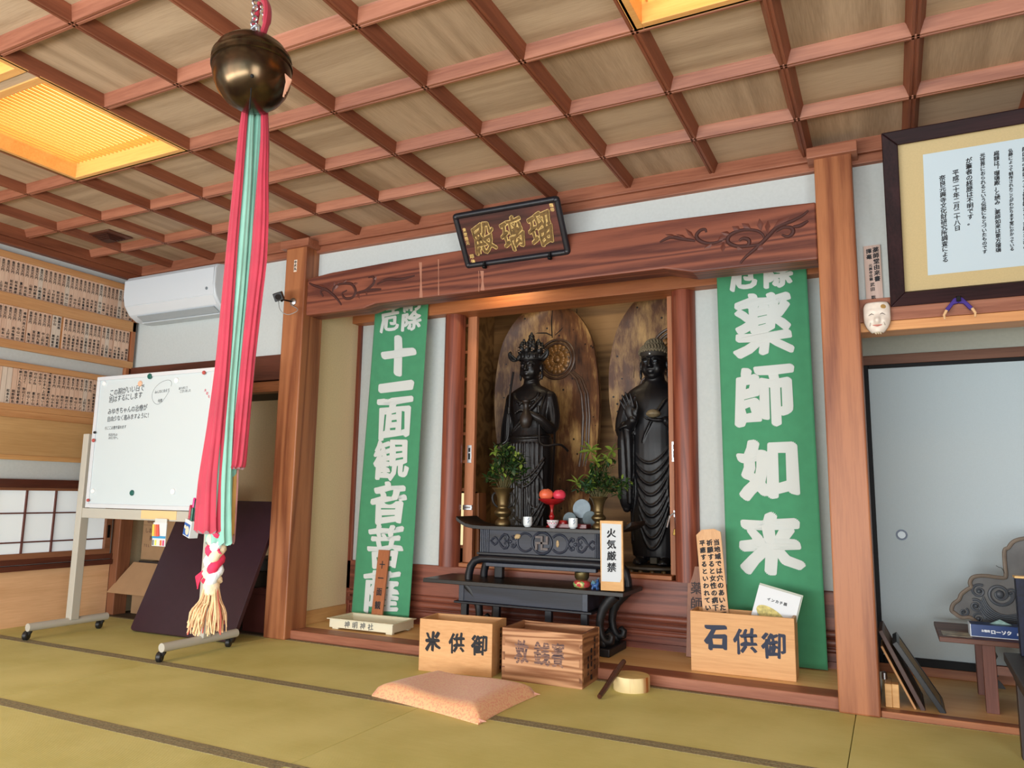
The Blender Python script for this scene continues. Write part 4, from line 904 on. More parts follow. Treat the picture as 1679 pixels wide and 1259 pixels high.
# ================================================================== MANDORLAS AND STATUES
def aged():
    m, n, L, b = nt('aged_gilt_wood')
    tc = n.new('ShaderNodeTexCoord'); mp = n.new('ShaderNodeMapping'); mp.inputs['Scale'].default_value = (1, 1, .22); L.new(tc.outputs['Object'], mp.inputs['Vector'])
    a = n.new('ShaderNodeTexNoise'); a.inputs['Scale'].default_value = 9; a.inputs['Detail'].default_value = 9; a.inputs['Roughness'].default_value = .72
    L.new(mp.outputs[0], a.inputs['Vector'])
    c = n.new('ShaderNodeTexNoise'); c.inputs['Scale'].default_value = 2.6; c.inputs['Detail'].default_value = 3; L.new(tc.outputs['Object'], c.inputs['Vector'])
    ad = n.new('ShaderNodeMath'); ad.operation = 'MULTIPLY_ADD'; ad.inputs[1].default_value = .55; L.new(c.outputs['Fac'], ad.inputs[0])
    h = n.new('ShaderNodeMath'); h.operation = 'MULTIPLY'; h.inputs[1].default_value = .62; L.new(a.outputs['Fac'], h.inputs[0]); L.new(h.outputs[0], ad.inputs[2])
    r = n.new('ShaderNodeValToRGB'); r.color_ramp.elements[0].position = .44; r.color_ramp.elements[1].position = .72
    r.color_ramp.elements[0].color = lin((40, 24, 18)); r.color_ramp.elements[1].color = lin((190, 150, 94)); e = r.color_ramp.elements.new(.58); e.color = lin((98, 62, 38))
    v = n.new('ShaderNodeTexVoronoi'); v.inputs['Scale'].default_value = 13; L.new(tc.outputs['Object'], v.inputs['Vector'])
    k = n.new('ShaderNodeMath'); k.operation = 'LESS_THAN'; k.inputs[1].default_value = .11; L.new(v.outputs['Distance'], k.inputs[0])
    mx = n.new('ShaderNodeMix'); mx.data_type = 'RGBA'; L.new(k.outputs[0], mx.inputs[0]); L.new(ad.outputs[0], r.inputs['Fac']); L.new(r.outputs[0], mx.inputs[6]); mx.inputs[7].default_value = lin((26, 16, 12))
    L.new(mx.outputs[2], b.inputs['Base Color']); b.inputs['Roughness'].default_value = .45
    bp = n.new('ShaderNodeBump'); bp.inputs['Strength'].default_value = .35; bp.inputs['Distance'].default_value = .01; L.new(a.outputs['Fac'], bp.inputs['Height']); L.new(bp.outputs[0], b.inputs['Normal'])
    return m
M_AGED = aged()
M_AGED_D = mat('aged_relief', (74, 52, 38), .4, var=.45, scale=26)
M_GILT = mat('gilt_petal', (128, 90, 48), .4, .3, var=.5, scale=22)
def mandorla(label, cx, yb, prof, hx, hz, hr, cracks):
    t = thing('mandorla_board', label, 'halo board', (cx, yb, prof[0][1]), 'halo boards behind the statues')
    nu = 24; R = []
    def fy(u, z): return yb - 0.10 + 0.10 * (1 - u * u) + 0.03 * math.sin(z * 2.3)
    front = []; back = []
    for w, z in prof:
        front.append([Vector((cx + w * (2 * i / nu - 1), fy(2 * i / nu - 1, z), z)) for i in range(nu + 1)])
        back.append([Vector((cx + w * (2 * i / nu - 1), fy(2 * i / nu - 1, z) + .045, z)) for i in range(nu + 1)])
    # resample vertically for smooth outline
    mb = MB(); mb.grid(front); mb.grid(back)
    for side in (0, nu):
        mb.grid([[f[side], b[side]] for f, b in zip(front, back)])
    mb.grid([front[0], back[0]]); mb.grid([front[-1], back[-1]])
    mb.build('plank', M_AGED, t, smooth=50)
    def onb(x, z, o=0): return Vector((x, fy((x - cx) / .46, z) - o, z))
    rr = MB()
    for R0, th in ((hr, .012), (hr - .030, .010), (hr - .052, .006)):
        rr.tube([onb(hx + R0 * math.cos(a), hz + R0 * math.sin(a), .006) for a in [2 * PI * k / 48 for k in range(49)]], th, 8, cap=False, ref=(0, 1, 0))
    for R0, th, sp in ((0.0, .012, 0), (.035, .008, 1), (.06, .010, 2)):   # body halo below the ring
        for s in (-1, 1):
            p = [(hx + s * (hr * .72 + R0 * .6), hz - hr * .72), (hx + s * (hr * 1.12 + R0 * .9), hz - hr * 1.12), (hx + s * (hr * 1.42 + R0), hz - hr * 1.9), (hx + s * (hr * 1.50 + R0), hz - hr * 3.0), (hx + s * (hr * 1.40 + R0), hz - hr * 4.4), (hx + s * (hr * 1.2 + R0), hz - hr * 5.4)]
            q = []
            for i in range(len(p) - 1):
                for k in range(5): f = k / 5; q.append((p[i][0] * (1 - f) + p[i + 1][0] * f, p[i][1] * (1 - f) + p[i + 1][1] * f))
            q.append(p[-1]); rr.tube([onb(x, z, .004) for x, z in q], th, 7, ref=(0, 1, 0))
    rr.build('halo_rings', M_AGED_D, t)
    pt = MB()
    for k in range(16):
        a = 2 * PI * k / 16
        for r0, w in ((hr * .60, .028), (hr * .34, .022)):
            c = onb(hx + r0 * math.cos(a + (r0 < .1) * .2), hz + r0 * math.sin(a + (r0 < .1) * .2), .004)
            D = Vector((math.cos(a), 0, math.sin(a)))
            pt.ell(c, (.032, .012, w), 10, 6, 0, Matrix((D, Y, D.cross(Y))).transposed())
    pt.ell(onb(hx, hz, .004), (.035, .02, .035), 14, 8)
    pt.build('lotus_petals', M_GILT, t)
    if cracks:
        ck = MB()
        for p in cracks: ck.tube([onb(x, z, .001) for x, z in p], [.002 + .004 * math.sin(PI * (i + .3) / len(p)) for i in range(len(p))], 5, ref=(0, 1, 0))
        ck.build('crack', mat('crack_dark', (14, 10, 8), .9), t)
    return t
def smooth_prof(p, n=40):
    out = []; k = len(p) - 1
    for i in range(n + 1):
        f = i / n * k; a = min(int(f), k - 1); q = f - a
        p0 = p[max(a - 1, 0)]; p1 = p[a]; p2 = p[a + 1]; p3 = p[min(a + 2, k)]
        out.append(tuple(.5 * ((2 * p1[j]) + (-p0[j] + p2[j]) * q + (2 * p0[j] - 5 * p1[j] + 4 * p2[j] - p3[j]) * q * q + (-p0[j] + 3 * p1[j] - 3 * p2[j] + p3[j]) * q ** 3) for j in (0, 1)))
    return [(max(w, .012), z) for w, z in out]
profL = smooth_prof([(.20, .46), (.26, .62), (.33, .85), (.40, 1.15), (.45, 1.50), (.462, 1.75), (.445, 2.0), (.39, 2.25), (.27, 2.44), (.13, 2.53), (.012, 2.57)])
profR = smooth_prof([(.11, .46), (.13, .60), (.20, .72), (.275, .95), (.35, 1.25), (.415, 1.60), (.43, 1.85), (.415, 2.05), (.36, 2.28), (.25, 2.46), (.13, 2.55), (.012, 2.59)])
mandorla('pointed boat-shaped gilt wooden halo board behind the statue with the crown', 1.318, 1.48, profL, 1.384, 2.095, .162,
         [[(1.33, 2.52), (1.325, 2.42), (1.33, 2.34), (1.335, 2.28)], [(1.12, 2.30), (1.2, 2.33), (1.28, 2.325), (1.33, 2.30)], [(1.36, 2.30), (1.44, 2.36), (1.50, 2.41)], [(1.56, 2.5), (1.56, 2.2), (1.55, 2.0)]])
mandorla('pointed gilt wooden halo board pitted with holes behind the statue with curled hair', 2.29, 1.48, profR, 2.37, 2.09, .19,
         [[(2.30, 2.40), (2.31, 2.36), (2.33, 2.32), (2.32, 2.27)], [(2.02, 2.3), (2.06, 2.1), (2.04, 1.9)]])

M_STAT = mat('statue_black', (17, 16, 19), .42, var=.35, scale=7, spec=.45)
M_STAT2 = mat('statue_brownblack', (20, 16, 16), .42, var=.35, scale=7)
M_DUST = mat('dusty_curls', (112, 100, 78), .8, var=.3, scale=60)
def fuse(o, vox):
    md = o.modifiers.new('fuse', 'REMESH'); md.mode = 'VOXEL'; md.voxel_size = vox; md.use_smooth_shade = True
    s = o.modifiers.new('soft', 'SMOOTH'); s.factor = .5; s.iterations = 2
def limb(mb, pts, rs, n=10, m=0, flat=None, ref=None):
    k = len(pts); P = cat_rom(pts, 5); R = []
    for a in range(k - 1):
        for q in range(5): R.append(rs[a] + (rs[a + 1] - rs[a]) * q / 5)
    R.append(rs[-1]); mb.tube(P, R, n, m, flat=flat, ref=ref)
    mb.ell(P[0], R[0], 10, 6); mb.ell(P[-1], R[-1], 10, 6)
def hand(mb, wrist, up, palm, thumb_side, L=.17, spread=.22, curl=0.0, curls=None):
    """wrist point, direction of the fingers, direction the palm faces, +1/-1 thumb side; five separate jointed fingers"""
    up = Vector(up).normalized(); palm = Vector(palm); palm = (palm - up * palm.dot(up)).normalized(); sd = up.cross(palm).normalized() * thumb_side
    wrist = Vector(wrist)
    P = lambda a, b, c: wrist + up * a * L + sd * b * L + palm * c * L
    mb.ell(P(.27, .0, 0), (.215 * L, .085 * L, .29 * L), 14, 10, 0, Matrix((sd, palm, up)).transposed())
    mb.ell(P(.18, .13, .05), (.10 * L, .08 * L, .17 * L), 10, 8, 0, Matrix((sd, palm, up)).transposed())
    for k, (b, ln, ang) in enumerate([(.155, .40, .10), (.055, .45, .03), (-.05, .42, -.05), (-.150, .33, -.15)]):
        c = curl if curls is None else curls[k]
        d0 = (up + sd * ang * spread * 4).normalized()
        p0 = P(.47 - abs(b) * .22, b, 0); pts = [p0]; d = d0
        for s, f in ((.45, .6), (.32, 1.0), (.26, 1.0)):
            q = Quaternion(up.cross(palm), -0) if False else None
            d = (d * math.cos(c * f) + palm * math.sin(c * f)).normalized() if f else d
            pts.append(pts[-1] + d * ln * L * s)
        mb.tube([p0 - d0 * .1 * L] + pts, [.050 * L, .052 * L, .048 * L, .043 * L, .030 * L], 8); mb.ell(pts[-1], .030 * L, 8, 6)
    t0 = P(.16, .17, .04); d = (up * .75 + sd * .62 + palm * .25).normalized(); t1 = t0 + d * .22 * L; d2 = (up * .95 + sd * .22 + palm * .30).normalized(); t2 = t1 + d2 * .19 * L
    mb.tube([P(.08, .1, .02), t0, t1, t2], [.06 * L, .062 * L, .050 * L, .032 * L], 8); mb.ell(t2, .032 * L, 8, 6)
def face(mb, C, s=1.0):
    """head without hair, facing -y, C = centre between the ears; about .23 m tall at s = 1"""
    P = lambda x, y, z: C + Vector((x, y, z)) * s
    mb.ell(P(0, .012, .03), (.096 * s, .110 * s, .104 * s), 24, 16)
    mb.ell(P(0, -.016, -.030), (.088 * s, .092 * s, .100 * s), 24, 16)
    mb.ell(P(0, -.050, -.098), (.040 * s, .036 * s, .028 * s), 12, 8)      # chin
    for q in (-1, 1):
        mb.ell(P(q * .042, -.054, -.048), (.036 * s, .040 * s, .048 * s), 14, 10)   # cheek
        mb.tube([P(q * .010, -.100, .018), P(q * .030, -.098, .030), P(q * .055, -.084, .030), P(q * .074, -.064, .018)], [.005 * s, .0055 * s, .005 * s, .003 * s], 8)   # brow
        mb.ell(P(q * .036, -.091, .006), (.021 * s, .013 * s, .009 * s), 10, 6)  # upper lid
        mb.ell(P(q * .036, -.090, -.012), (.021 * s, .014 * s, .009 * s), 10, 6)
        mb.ell(P(q * .014, -.112, -.040), (.010 * s, .012 * s, .009 * s), 8, 6)   # nostril
        mb.ell(P(q * .100, .018, -.012), (.012 * s, .028 * s, .040 * s), 10, 8)    # ear
        mb.ell(P(q * .103, .010, -.075), (.011 * s, .016 * s, .045 * s), 10, 8)    # long lobe
    mb.tube([P(0, -.098, .024), P(0, -.108, -.005), P(0, -.122, -.034)], [.008 * s, .010 * s, .014 * s], 10); mb.ell(P(0, -.121, -.037), (.015 * s, .014 * s, .011 * s), 10, 8)
    mb.ell(P(0, -.094, -.068), (.026 * s, .014 * s, .008 * s), 12, 6); mb.ell(P(0, -.092, -.080), (.021 * s, .014 * s, .008 * s), 12, 6)
def loft(mb, rg, n=32, sq=1.0):
    R = []; D = []
    for i in range(len(rg) - 1):
        p0 = rg[max(i - 1, 0)]; p1 = rg[i]; p2 = rg[i + 1]; p3 = rg[min(i + 2, len(rg) - 1)]
        for k in range(5):
            q = k / 5; D.append(tuple(.5 * ((2 * p1[j]) + (-p0[j] + p2[j]) * q + (2 * p0[j] - 5 * p1[j] + 4 * p2[j] - p3[j]) * q * q + (-p0[j] + 3 * p1[j] - 3 * p2[j] + p3[j]) * q ** 3) for j in range(5)))
    D.append(rg[-1])
    for z, cx, cy, a, b in D:
        R.append([Vector((cx + a * math.copysign(abs(math.cos(t)) ** sq, math.cos(t)), cy + b * math.copysign(abs(math.sin(t)) ** sq, math.sin(t)), z)) for t in [2 * PI * k / n for k in range(n)]])
    mb.rings(R)

# ---- standing figure with curled hair (right)
def statue_right(B):
    B = Vector(B); t = thing('standing_statue', 'black standing statue with curled hair, open raised palm and a small jar', 'statue', B)
    rg = [(.05, 0, 0, .165, .125), (.12, 0, 0, .175, .13), (.35, 0, 0, .180, .135), (.60, 0, 0, .195, .145), (.80, 0, 0, .205, .15), (.95, 0, 0, .200, .142), (1.06, 0, 0, .218, .140), (1.15, 0, 0, .222, .130), (1.215, 0, .005, .200, .112), (1.255, 0, .01, .150, .092), (1.285, 0, .01, .092, .078), (1.315, 0, .005, .072, .072), (1.38, 0, 0, .068, .068)]
    def S(x, z, o=0.0):
        for i in range(len(rg) - 1):
            if rg[i][0] <= z <= rg[i + 1][0]:
                f = (z - rg[i][0]) / (rg[i + 1][0] - rg[i][0]); a = rg[i][3] * (1 - f) + rg[i + 1][3] * f; b = rg[i][4] * (1 - f) + rg[i + 1][4] * f
                return Vector((x, -b * math.sqrt(max(0.02, 1 - (x / a) ** 2)) - o, z))
        return Vector((x, -.1, z))
    mb = MB(); loft(mb, rg)
    face(mb, Vector((0, -.01, 1.425)), .98)
    # legs under the hem and feet
    for s in (-1, 1):
        mb.tube([(s * .085, 0, .10), (s * .085, -.01, .02)], [.075, .06], 14)
        mb.ell((s * .09, -.085, .024), (.046, .105, .026), 16, 8)
        for k in range(5): mb.ell((s * (.064 + .013 * k), -.185 + .006 * k, .014), (.0085, .018, .011), 8, 6)
    # drapery folds
    for k in range(9):
        zc = .80 - .062 * k; dp = .10 + .012 * k; hw = .125 - .003 * k
        mb.tube([S(.015 + hw * u, zc - dp * (1 - u * u) + .03 * u, .001) for u in [-1 + 2 * i / 14 for i in range(15)]], [.0045 + .0035 * math.sin(PI * i / 14) for i in range(15)], 6)
    for s in (-1, 1):
        mb.tube([S(s * (.135 + .02 * math.sin(i)), .92 - .085 * i, .001) for i in range(10)], .007, 6)
        mb.tube([S(s * (.165), .90 - .085 * i, .001) for i in range(10)], .007, 6)
    # robe edges: from the left shoulder across the chest, and the collar
    mb.tube([S(.150, 1.175, .004), S(.105, 1.13, .006), S(.06, 1.06, .006), S(.01, .98, .006), S(-.03, .90, .004), S(-.05, .84, .002)], [.007, .008, .008, .007, .006, .004], 8)
    mb.tube([S(.185, 1.13, .002), S(.165, 1.05, .002), S(.155, .95, .002), S(.15, .86, .002)], .006, 8)
    mb.tube([S(-.115, 1.18, .004), S(-.14, 1.10, .005), S(-.135, 1.0, .005), S(-.12, .90, .003)], .007, 8)
    for q in (.0, .018, .034): mb.tube([Vector((.063 * math.cos(a), .005 - .066 * math.sin(a), 1.285 + q - .012 * math.sin(a))) for a in [PI * k / 12 for k in range(13)]], .0045, 6)
    # right arm (viewer's left): raised hand
    limb(mb, [(-.185, .0, 1.155), (-.225, -.015, 1.02), (-.222, -.05, .93), (-.165, -.13, .945), (-.105, -.19, .995)], [.066, .062, .056, .044, .034])
    hand(mb, (-.098, -.195, 1.0), (-.36, -.05, 1), (0, -1, -.12), 1, L=.215, spread=.26, curl=.06)
    # hanging sleeves
    limb(mb, [(-.19, -.10, .955), (-.185, -.125, .86), (-.185, -.115, .65), (-.19, -.10, .45), (-.19, -.08, .38)], [.046, .058, .056, .050, .03], flat=.7, ref=(0, 1, 0))
    limb(mb, [(-.165, -.15, .955), (-.15, -.16, .86), (-.145, -.15, .62), (-.15, -.13, .42)], [.03, .028, .022, .016])
    mb.tube([Vector((-.165, -.135, .965)) + Vector((.052 * math.cos(a), -.02 + .035 * math.sin(a), .018 * math.cos(a) - .01)) for a in [2 * PI * k / 18 for k in range(19)]], .009, 7)
    # left arm: forearm forward, palm up
    limb(mb, [(.185, .0, 1.155), (.225, -.01, 1.02), (.225, -.045, .93), (.17, -.15, .955), (.13, -.20, .985)], [.062, .060, .054, .042, .030])
    limb(mb, [(.19, -.10, .945), (.19, -.115, .80), (.19, -.10, .55), (.19, -.08, .40)], [.048, .056, .050, .03], flat=.7, ref=(0, 1, 0))
    hand(mb, (.135, -.20, .985), (-1, -.28, .02), (0, .05, 1), 1, L=.17, spread=.15, curl=.22)
    mb.v = [tuple(Vector(v) + B) for v in mb.v]
    o = mb.build('figure', M_STAT, t, smooth=0); fuse(o, .0048)
    h = MB(); HC = B + Vector((0, -.005, 1.500))
    h.ell(HC, (.101, .114, .066), 24, 14); h.ell(HC + Vector((0, .01, .052)), (.068, .068, .050), 20, 12)
    h.build('hair_cap', mat('hair_dark', (52, 46, 40), .7), t)
    c = MB()
    for i in range(8):
        ph = -.02 + .185 * i; q = math.cos(ph); n = max(6, int(30 * q))
        for k in range(n):
            a = 2 * PI * (k + .5 * (i % 2)) / n; p = HC + Vector((.103 * q * math.cos(a), .117 * q * math.sin(a), .069 * math.sin(ph) + .0))
            if i == 0 and p.y < HC.y - .06: p.z += .006
            if p.z < HC.z + .13 and not ((p - HC).xy.length < .05): c.ell(p, .0105, 7, 5)
    for i in range(6):
        ph = .15 + .25 * i; q = math.cos(ph); n = max(5, int(20 * q))
        for k in range(n): a = 2 * PI * (k + .5 * (i % 2)) / n; c.ell(HC + Vector((.068 * q * math.cos(a), .01 + .068 * q * math.sin(a), .052 + .052 * math.sin(ph))), .0105, 7, 5)
    for i in range(5):     # nape and temples
        for k in range(16):
            a = PI * .02 + PI * .96 * k / 15; c.ell(HC + Vector((.100 * math.cos(a), .113 * math.sin(a), -.016 - .020 * i)), .0105, 7, 5)
    c.build('hair_curls', M_DUST, t)
    MB().ell(B + Vector((0, -.117, 1.478)), .0065, 10, 8).build('forehead_jewel', mat('crystal', (240, 244, 246), .1, emit=None), t)
    e = MB()
    for s in (-1, 1): e.ell(B + Vector((s * .0355, -.110, 1.4225)), (.0125, .006, .0028), 10, 6)
    e.build('eyes', mat('crystal_eye', (120, 136, 150), .15), t)
    j = B + Vector((.055, -.235, 1.005))
    MB().lathe([(0, 0), (.030, .004), (.050, .020), (.050, .030), (.038, .046), (.016, .056), (0, .058)], j, 28).build('medicine_jar', mat('jar_dusty', (122, 108, 82), .6, var=.2, scale=40), t)
    tn = MB().obox(B + Vector((0, -.06, .09)), (.05, .05, .17), rot(.0, 0, 0)); tn.build('foot_prop', mat('prop_wood', (74, 66, 52), .7), t, bevel=.004)
statue_right((2.284, 1.14, .526))

def statue_left(B):
    B = Vector(B); t = thing('standing_statue', 'black standing statue with a tall crown of small heads, holding a vase', 'statue', B)
    rg = [(.05, 0, 0, .185, .125), (.20, 0, 0, .165, .12), (.50, 0, 0, .175, .13), (.72, 0, 0, .185, .14), (.86, .0, 0, .180, .14), (.98, 0, 0, .150, .115), (1.08, 0, 0, .165, .118), (1.18, 0, 0, .190, .120), (1.255, 0, .005, .178, .102), (1.295, 0, .01, .125, .084), (1.322, 0, .01, .074, .070), (1.36, 0, .005, .060, .062), (1.42, 0, 0, .058, .06)]
    def S(x, z, o=0.0):
        for i in range(len(rg) - 1):
            if rg[i][0] <= z <= rg[i + 1][0]:
                f = (z - rg[i][0]) / (rg[i + 1][0] - rg[i][0]); a = rg[i][3] * (1 - f) + rg[i + 1][3] * f; b = rg[i][4] * (1 - f) + rg[i + 1][4] * f
                return Vector((x, -b * math.sqrt(max(0.02, 1 - (x / a) ** 2)) - o, z))
        return Vector((x, -.1, z))
    mb = MB(); loft(mb, rg); face(mb, Vector((0, -.01, 1.465)), .90)
    for s in (-1, 1):
        mb.ell((s * .08, -.09, .026), (.044, .10, .026), 16, 8)
        for k in range(5): mb.ell((s * (.055 + .012 * k), -.185 + .005 * k, .014), (.008, .017, .011), 8, 6)
        for k in range(5):   # long pleats
            mb.tube([S(s * (.03 + .028 * k), .86 - .16 * i, .001) for i in range(5)], .006 + .001 * (k % 2), 6)
        mb.tube([S(s * .09 + .055 * math.cos(a), .50 + .13 * math.sin(a), .002) for a in [2 * PI * i / 24 for i in range(25)]], .006, 6)
    for zc, dp in ((.72, .16), (.69, .19), (.44, .20), (.41, .24), (.36, .26)):
        mb.tube([S(.155 * u, zc - dp * (1 - u * u) + .03, .004) for u in [-1 + 2 * i / 16 for i in range(17)]], .008, 7)
    mb.tube([S(.0, .86 - .05 * i, .004) for i in range(16)], .010, 6)
    mb.tube([S(.17 * u, .90 + .015 * u * u, .004) for u in [-1 + 2 * i / 12 for i in range(13)]], .012, 7)
    # sash across the chest, necklace
    mb.tube([S(.13, 1.22, .004), S(.08, 1.15, .006), S(.0, 1.06, .006), S(-.10, .97, .005), S(-.14, .93, .004)], [.012, .015, .016, .014, .010], 8)
    for k in range(22):
        a = PI * k / 21; p = S(.105 * math.cos(a), 1.245 - .075 * math.sin(a), .006); mb.ell(p, .0105, 8, 6)
        if k % 3 == 1: mb.ell(p + Vector((0, -.002, -.018)), .008, 8, 6)
    for q in (0, .018): mb.tube([Vector((.060 * math.cos(a), .005 - .062 * math.sin(a), 1.33 + q - .010 * math.sin(a))) for a in [PI * k / 12 for k in range(13)]], .004, 6)
    # right arm hanging straight, left arm bent with the vase
    limb(mb, [(-.160, .0, 1.215), (-.186, .0, 1.06), (-.192, -.01, .92), (-.190, -.035, .78), (-.186, -.05, .64)], [.056, .052, .043, .036, .026])
    hand(mb, (-.186, -.05, .63), (.02, -.12, -1), (1, -.3, 0), -1, L=.16, curl=.18)
    limb(mb, [(.160, .0, 1.215), (.194, -.01, 1.08), (.198, -.045, .97), (.15, -.14, 1.03), (.08, -.185, 1.075)], [.056, .052, .045, .036, .026])
    hand(mb, (.085, -.19, 1.075), (-.9, -.25, .35), (-.2, -.2, -.9), -1, L=.15, spread=.1, curl=.75)
    mb.v = [tuple(Vector(v) + B) for v in mb.v]
    o = mb.build('figure', M_STAT2, t, smooth=0); fuse(o, .0048)
    # scarves
    sc_ = MB()
    for s in (-1, 1):
        pp = [(s * .15, -.06, 1.24), (s * .135, -.12, 1.10), (s * .135, -.135, .95), (s * .15, -.15, .86), (s * .20, -.15, .835), (s * .29, -.10, .845), (s * .33, -.04, .80)] if s > 0 else [(s * .115, -.09, 1.42), (s * .125, -.12, 1.24), (s * .125, -.135, 1.05), (s * .13, -.14, .90), (s * .17, -.15, .855), (s * .24, -.12, .85)]
        sc_.tube([Vector(p) + B for p in cat_rom(pp, 5)], .009, 8)
        pp = [(s * .19, -.03, 1.20), (s * .225, -.05, .95), (s * .215, -.06, .60), (s * .20, -.06, .25), (s * .21, -.05, .08)]
        sc_.tube([Vector(p) + B for p in cat_rom(pp, 6)], .018, 8, flat=.4)
        for k in range(4): sc_.ell(B + Vector((s * .125, -.135, 1.13 - .012 * k)), .014, 8, 6)
    sc_.build('scarves', M_STAT2, t)
    v = MB().lathe([(0, 0), (.024, 0), (.040, .018), (.048, .05), (.044, .085), (.030, .115), (.020, .135), (.019, .175), (.028, .19), (.034, .195), (.034, .203), (.0, .203)], B + Vector((.066, -.226, .965)), 28)
    v.build('holy_vase', mat('vase_wood', (42, 33, 27), .45, var=.35, scale=20), t)
    # headdress: band, ring of little heads and the topmost head
    cr = MB(); HC = B + Vector((0, -.005, 1.525))
    cr.lathe([(.094, -.012), (.099, 0), (.100, .030), (.094, .040)], HC, 36, cap=False); cr.ell(HC + Vector((0, .005, .02)), (.090, .100, .085), 20, 12)
    for k in range(14):
        a = 2 * PI * k / 14; p = HC + Vector((.102 * math.cos(a), .108 * math.sin(a), .012)); cr.ell(p, (.012, .012, .020), 8, 6)
    def mini(c, s):
        cr.ell(c, (.024 * s, .025 * s, .031 * s), 12, 8); cr.ell(c + Vector((0, 0, .027 * s)), (.020 * s, .021 * s, .018 * s), 10, 6); cr.ell(c + Vector((0, 0, .046 * s)), (.010 * s, .010 * s, .012 * s), 8, 6)
        cr.ell(c + Vector((0, -.023 * s, -.002)), (.004 * s, .006 * s, .009 * s), 6, 4)
    for k in range(10): a = 2 * PI * k / 10 - PI / 2; mini(HC + Vector((.084 * math.cos(a), .086 * math.sin(a), .066 + .012 * (k % 2))), 1.05)
    for k in range(5): a = 2 * PI * k / 5 - PI / 2 + .3; mini(HC + Vector((.060 * math.cos(a), .060 * math.sin(a), .100)), 1.1)
    mini(HC + Vector((0, 0, .150)), 1.25)
    for s in (-1, 1):
        pp = [(s * .095, -.03, .01), (s * .125, -.05, -.005), (s * .155, -.055, .01), (s * .165, -.055, .045), (s * .15, -.055, .055)]
        cr.tube([HC + Vector(p) for p in cat_rom(pp, 4)], .014, 8)
        for k in range(6): cr.ell(HC + Vector((s * (.11 + .009 * k), -.06, .0 + .008 * k)), .011, 8, 6)
    cr.build('crown', mat('crown_black', (24, 22, 22), .45), t)
    fl = MB()
    for k in range(12):
        a = 2 * PI * k / 12; p = HC + Vector((.112 * math.cos(a), .112 * math.sin(a), .062 + .02 * (k % 2)))
        for q in range(3): fl.ell(p + Vector((.010 * math.cos(q * 2.1), -.004, .010 * math.sin(q * 2.1))), (.007, .004, .006), 6, 4)
    fl.build('crown_flowers', mat('worn_flower', (136, 108, 84), .6), t)
    e = MB()
    for s in (-1, 1): e.ell(B + Vector((s * .032, -.1015, 1.4625)), (.0115, .006, .0026), 10, 6)
    e.build('eyes', mat('statue_eye', (104, 84, 78), .2), t)
statue_left((1.296, 1.14, .520))
M_PED = mat('lotus_base', (70, 58, 42), .6, var=.4, scale=20)
def pedestal(x, y, z0, h, r, label):
    t = thing('lotus_pedestal', label, 'pedestal', (x, y, z0), 'statue pedestals')
    MB().lathe([(r * .7, 0), (r * .86, h * .3), (r * .8, h * .55), (r * 1.0, h * .8), (r, h), (0, h)], (x, y, z0), 36).build('base', M_PED, t)
    p = MB()
    for k in range(18):
        a = 2 * PI * k / 18; p.ell((x + r * .86 * math.cos(a), y + r * .86 * math.sin(a), z0 + h * .45), (.018, .018, h * .34), 8, 6)
    p.build('petals', mat('petal_gilt', (128, 96, 50), .5, var=.5, scale=30), t)
pedestal(2.284, 1.10, .452, .070, .26, 'low lotus base under the statue with curled hair')
pedestal(1.296, 1.10, .452, .066, .26, 'low lotus base under the crowned statue')
# lit paper lamp and brown box at the left inside the shrine
t = thing('paper_lamp', 'glowing pale paper lamp behind the shrine door stile', 'lamp', (.89, .93, .452))
MB().box(.79, .955, .90, 1.0, .60, .995).build('paper_shade', mat('lamp_paper', (255, 244, 206), .8, emit=(255, 236, 180), es=1.1), t, smooth=0)
fr = MB()
for x in (.782, .955): fr.box(x, x + .012, .892, .904, .452, 1.005)
fr.box(.782, .967, .892, .904, .995, 1.007).box(.782, .967, .892, 1.005, .452, .60); fr.build('frame', mat('lamp_frame', (54, 34, 22), .5), t, smooth=0)
o = MB().prism([(.972, .452), (1.085, .452), (1.07, 1.0), (1.005, .99)], (0, .73, 0), X, Z, .12).build('wooden_case', wood('case_brown', (112, 66, 34), (150, 92, 50), 'Z', dist=1.2, mix=.3), smooth=0, bevel=.004)
tag(o, 'plain brown wooden case standing behind the vase with handles', 'wooden case')
# curled foot of the pitted halo board
ft = MB().prism([(2.14, .80), (2.00, .80), (2.01, .74), (2.04, .66), (2.09, .60), (2.15, .575), (2.20, .59), (2.215, .625), (2.19, .65), (2.20, .70), (2.21, .76), (2.20, .80)], (0, 1.33, 0), X, Z, .10)
ft.build('board_foot', mat('split_wood', (150, 104, 56), .6, var=.4, scale=14), [o for o in bpy.data.objects if o.name.startswith('mandorla_board') and 'pitted' in o.get('label', '')][0], smooth=0, bevel=.01)
# ================================================================== CARVED PLAQUE ON THE BEAM
M_SIGNB = wood('sign_board', (50, 22, 20), (98, 50, 42), 'X', rough=.4, dist=3.0, mix=.45)
M_SIGNF = mat('sign_frame', (26, 26, 34), .4, var=.2, scale=30); M_GOLD = mat('worn_gold', (206, 174, 108), .5, .15, var=.35, scale=70)
V = (Vector((0, -.292, 2.716)) - Vector((0, -.105, 2.432))).normalized(); O = Vector((1.772, -.105, 2.428)); U = X
Wd, Hd = .712, .345
pl = thing('name_plaque', 'dark tilted name plaque with three gilt cursive characters above the carved beam', 'plaque', O)
def rrect(w, h, r, y0=0):
    return [(sx * (w / 2 - r) + r * math.cos(a), y0 + h / 2 + sy * (h / 2 - r) + r * math.sin(a)) for sx, sy, a0 in ((1, 1, 0), (-1, 1, PI / 2), (-1, -1, PI), (1, -1, 1.5 * PI)) for a in [a0 + PI / 2 * k / 4 for k in range(5)]]
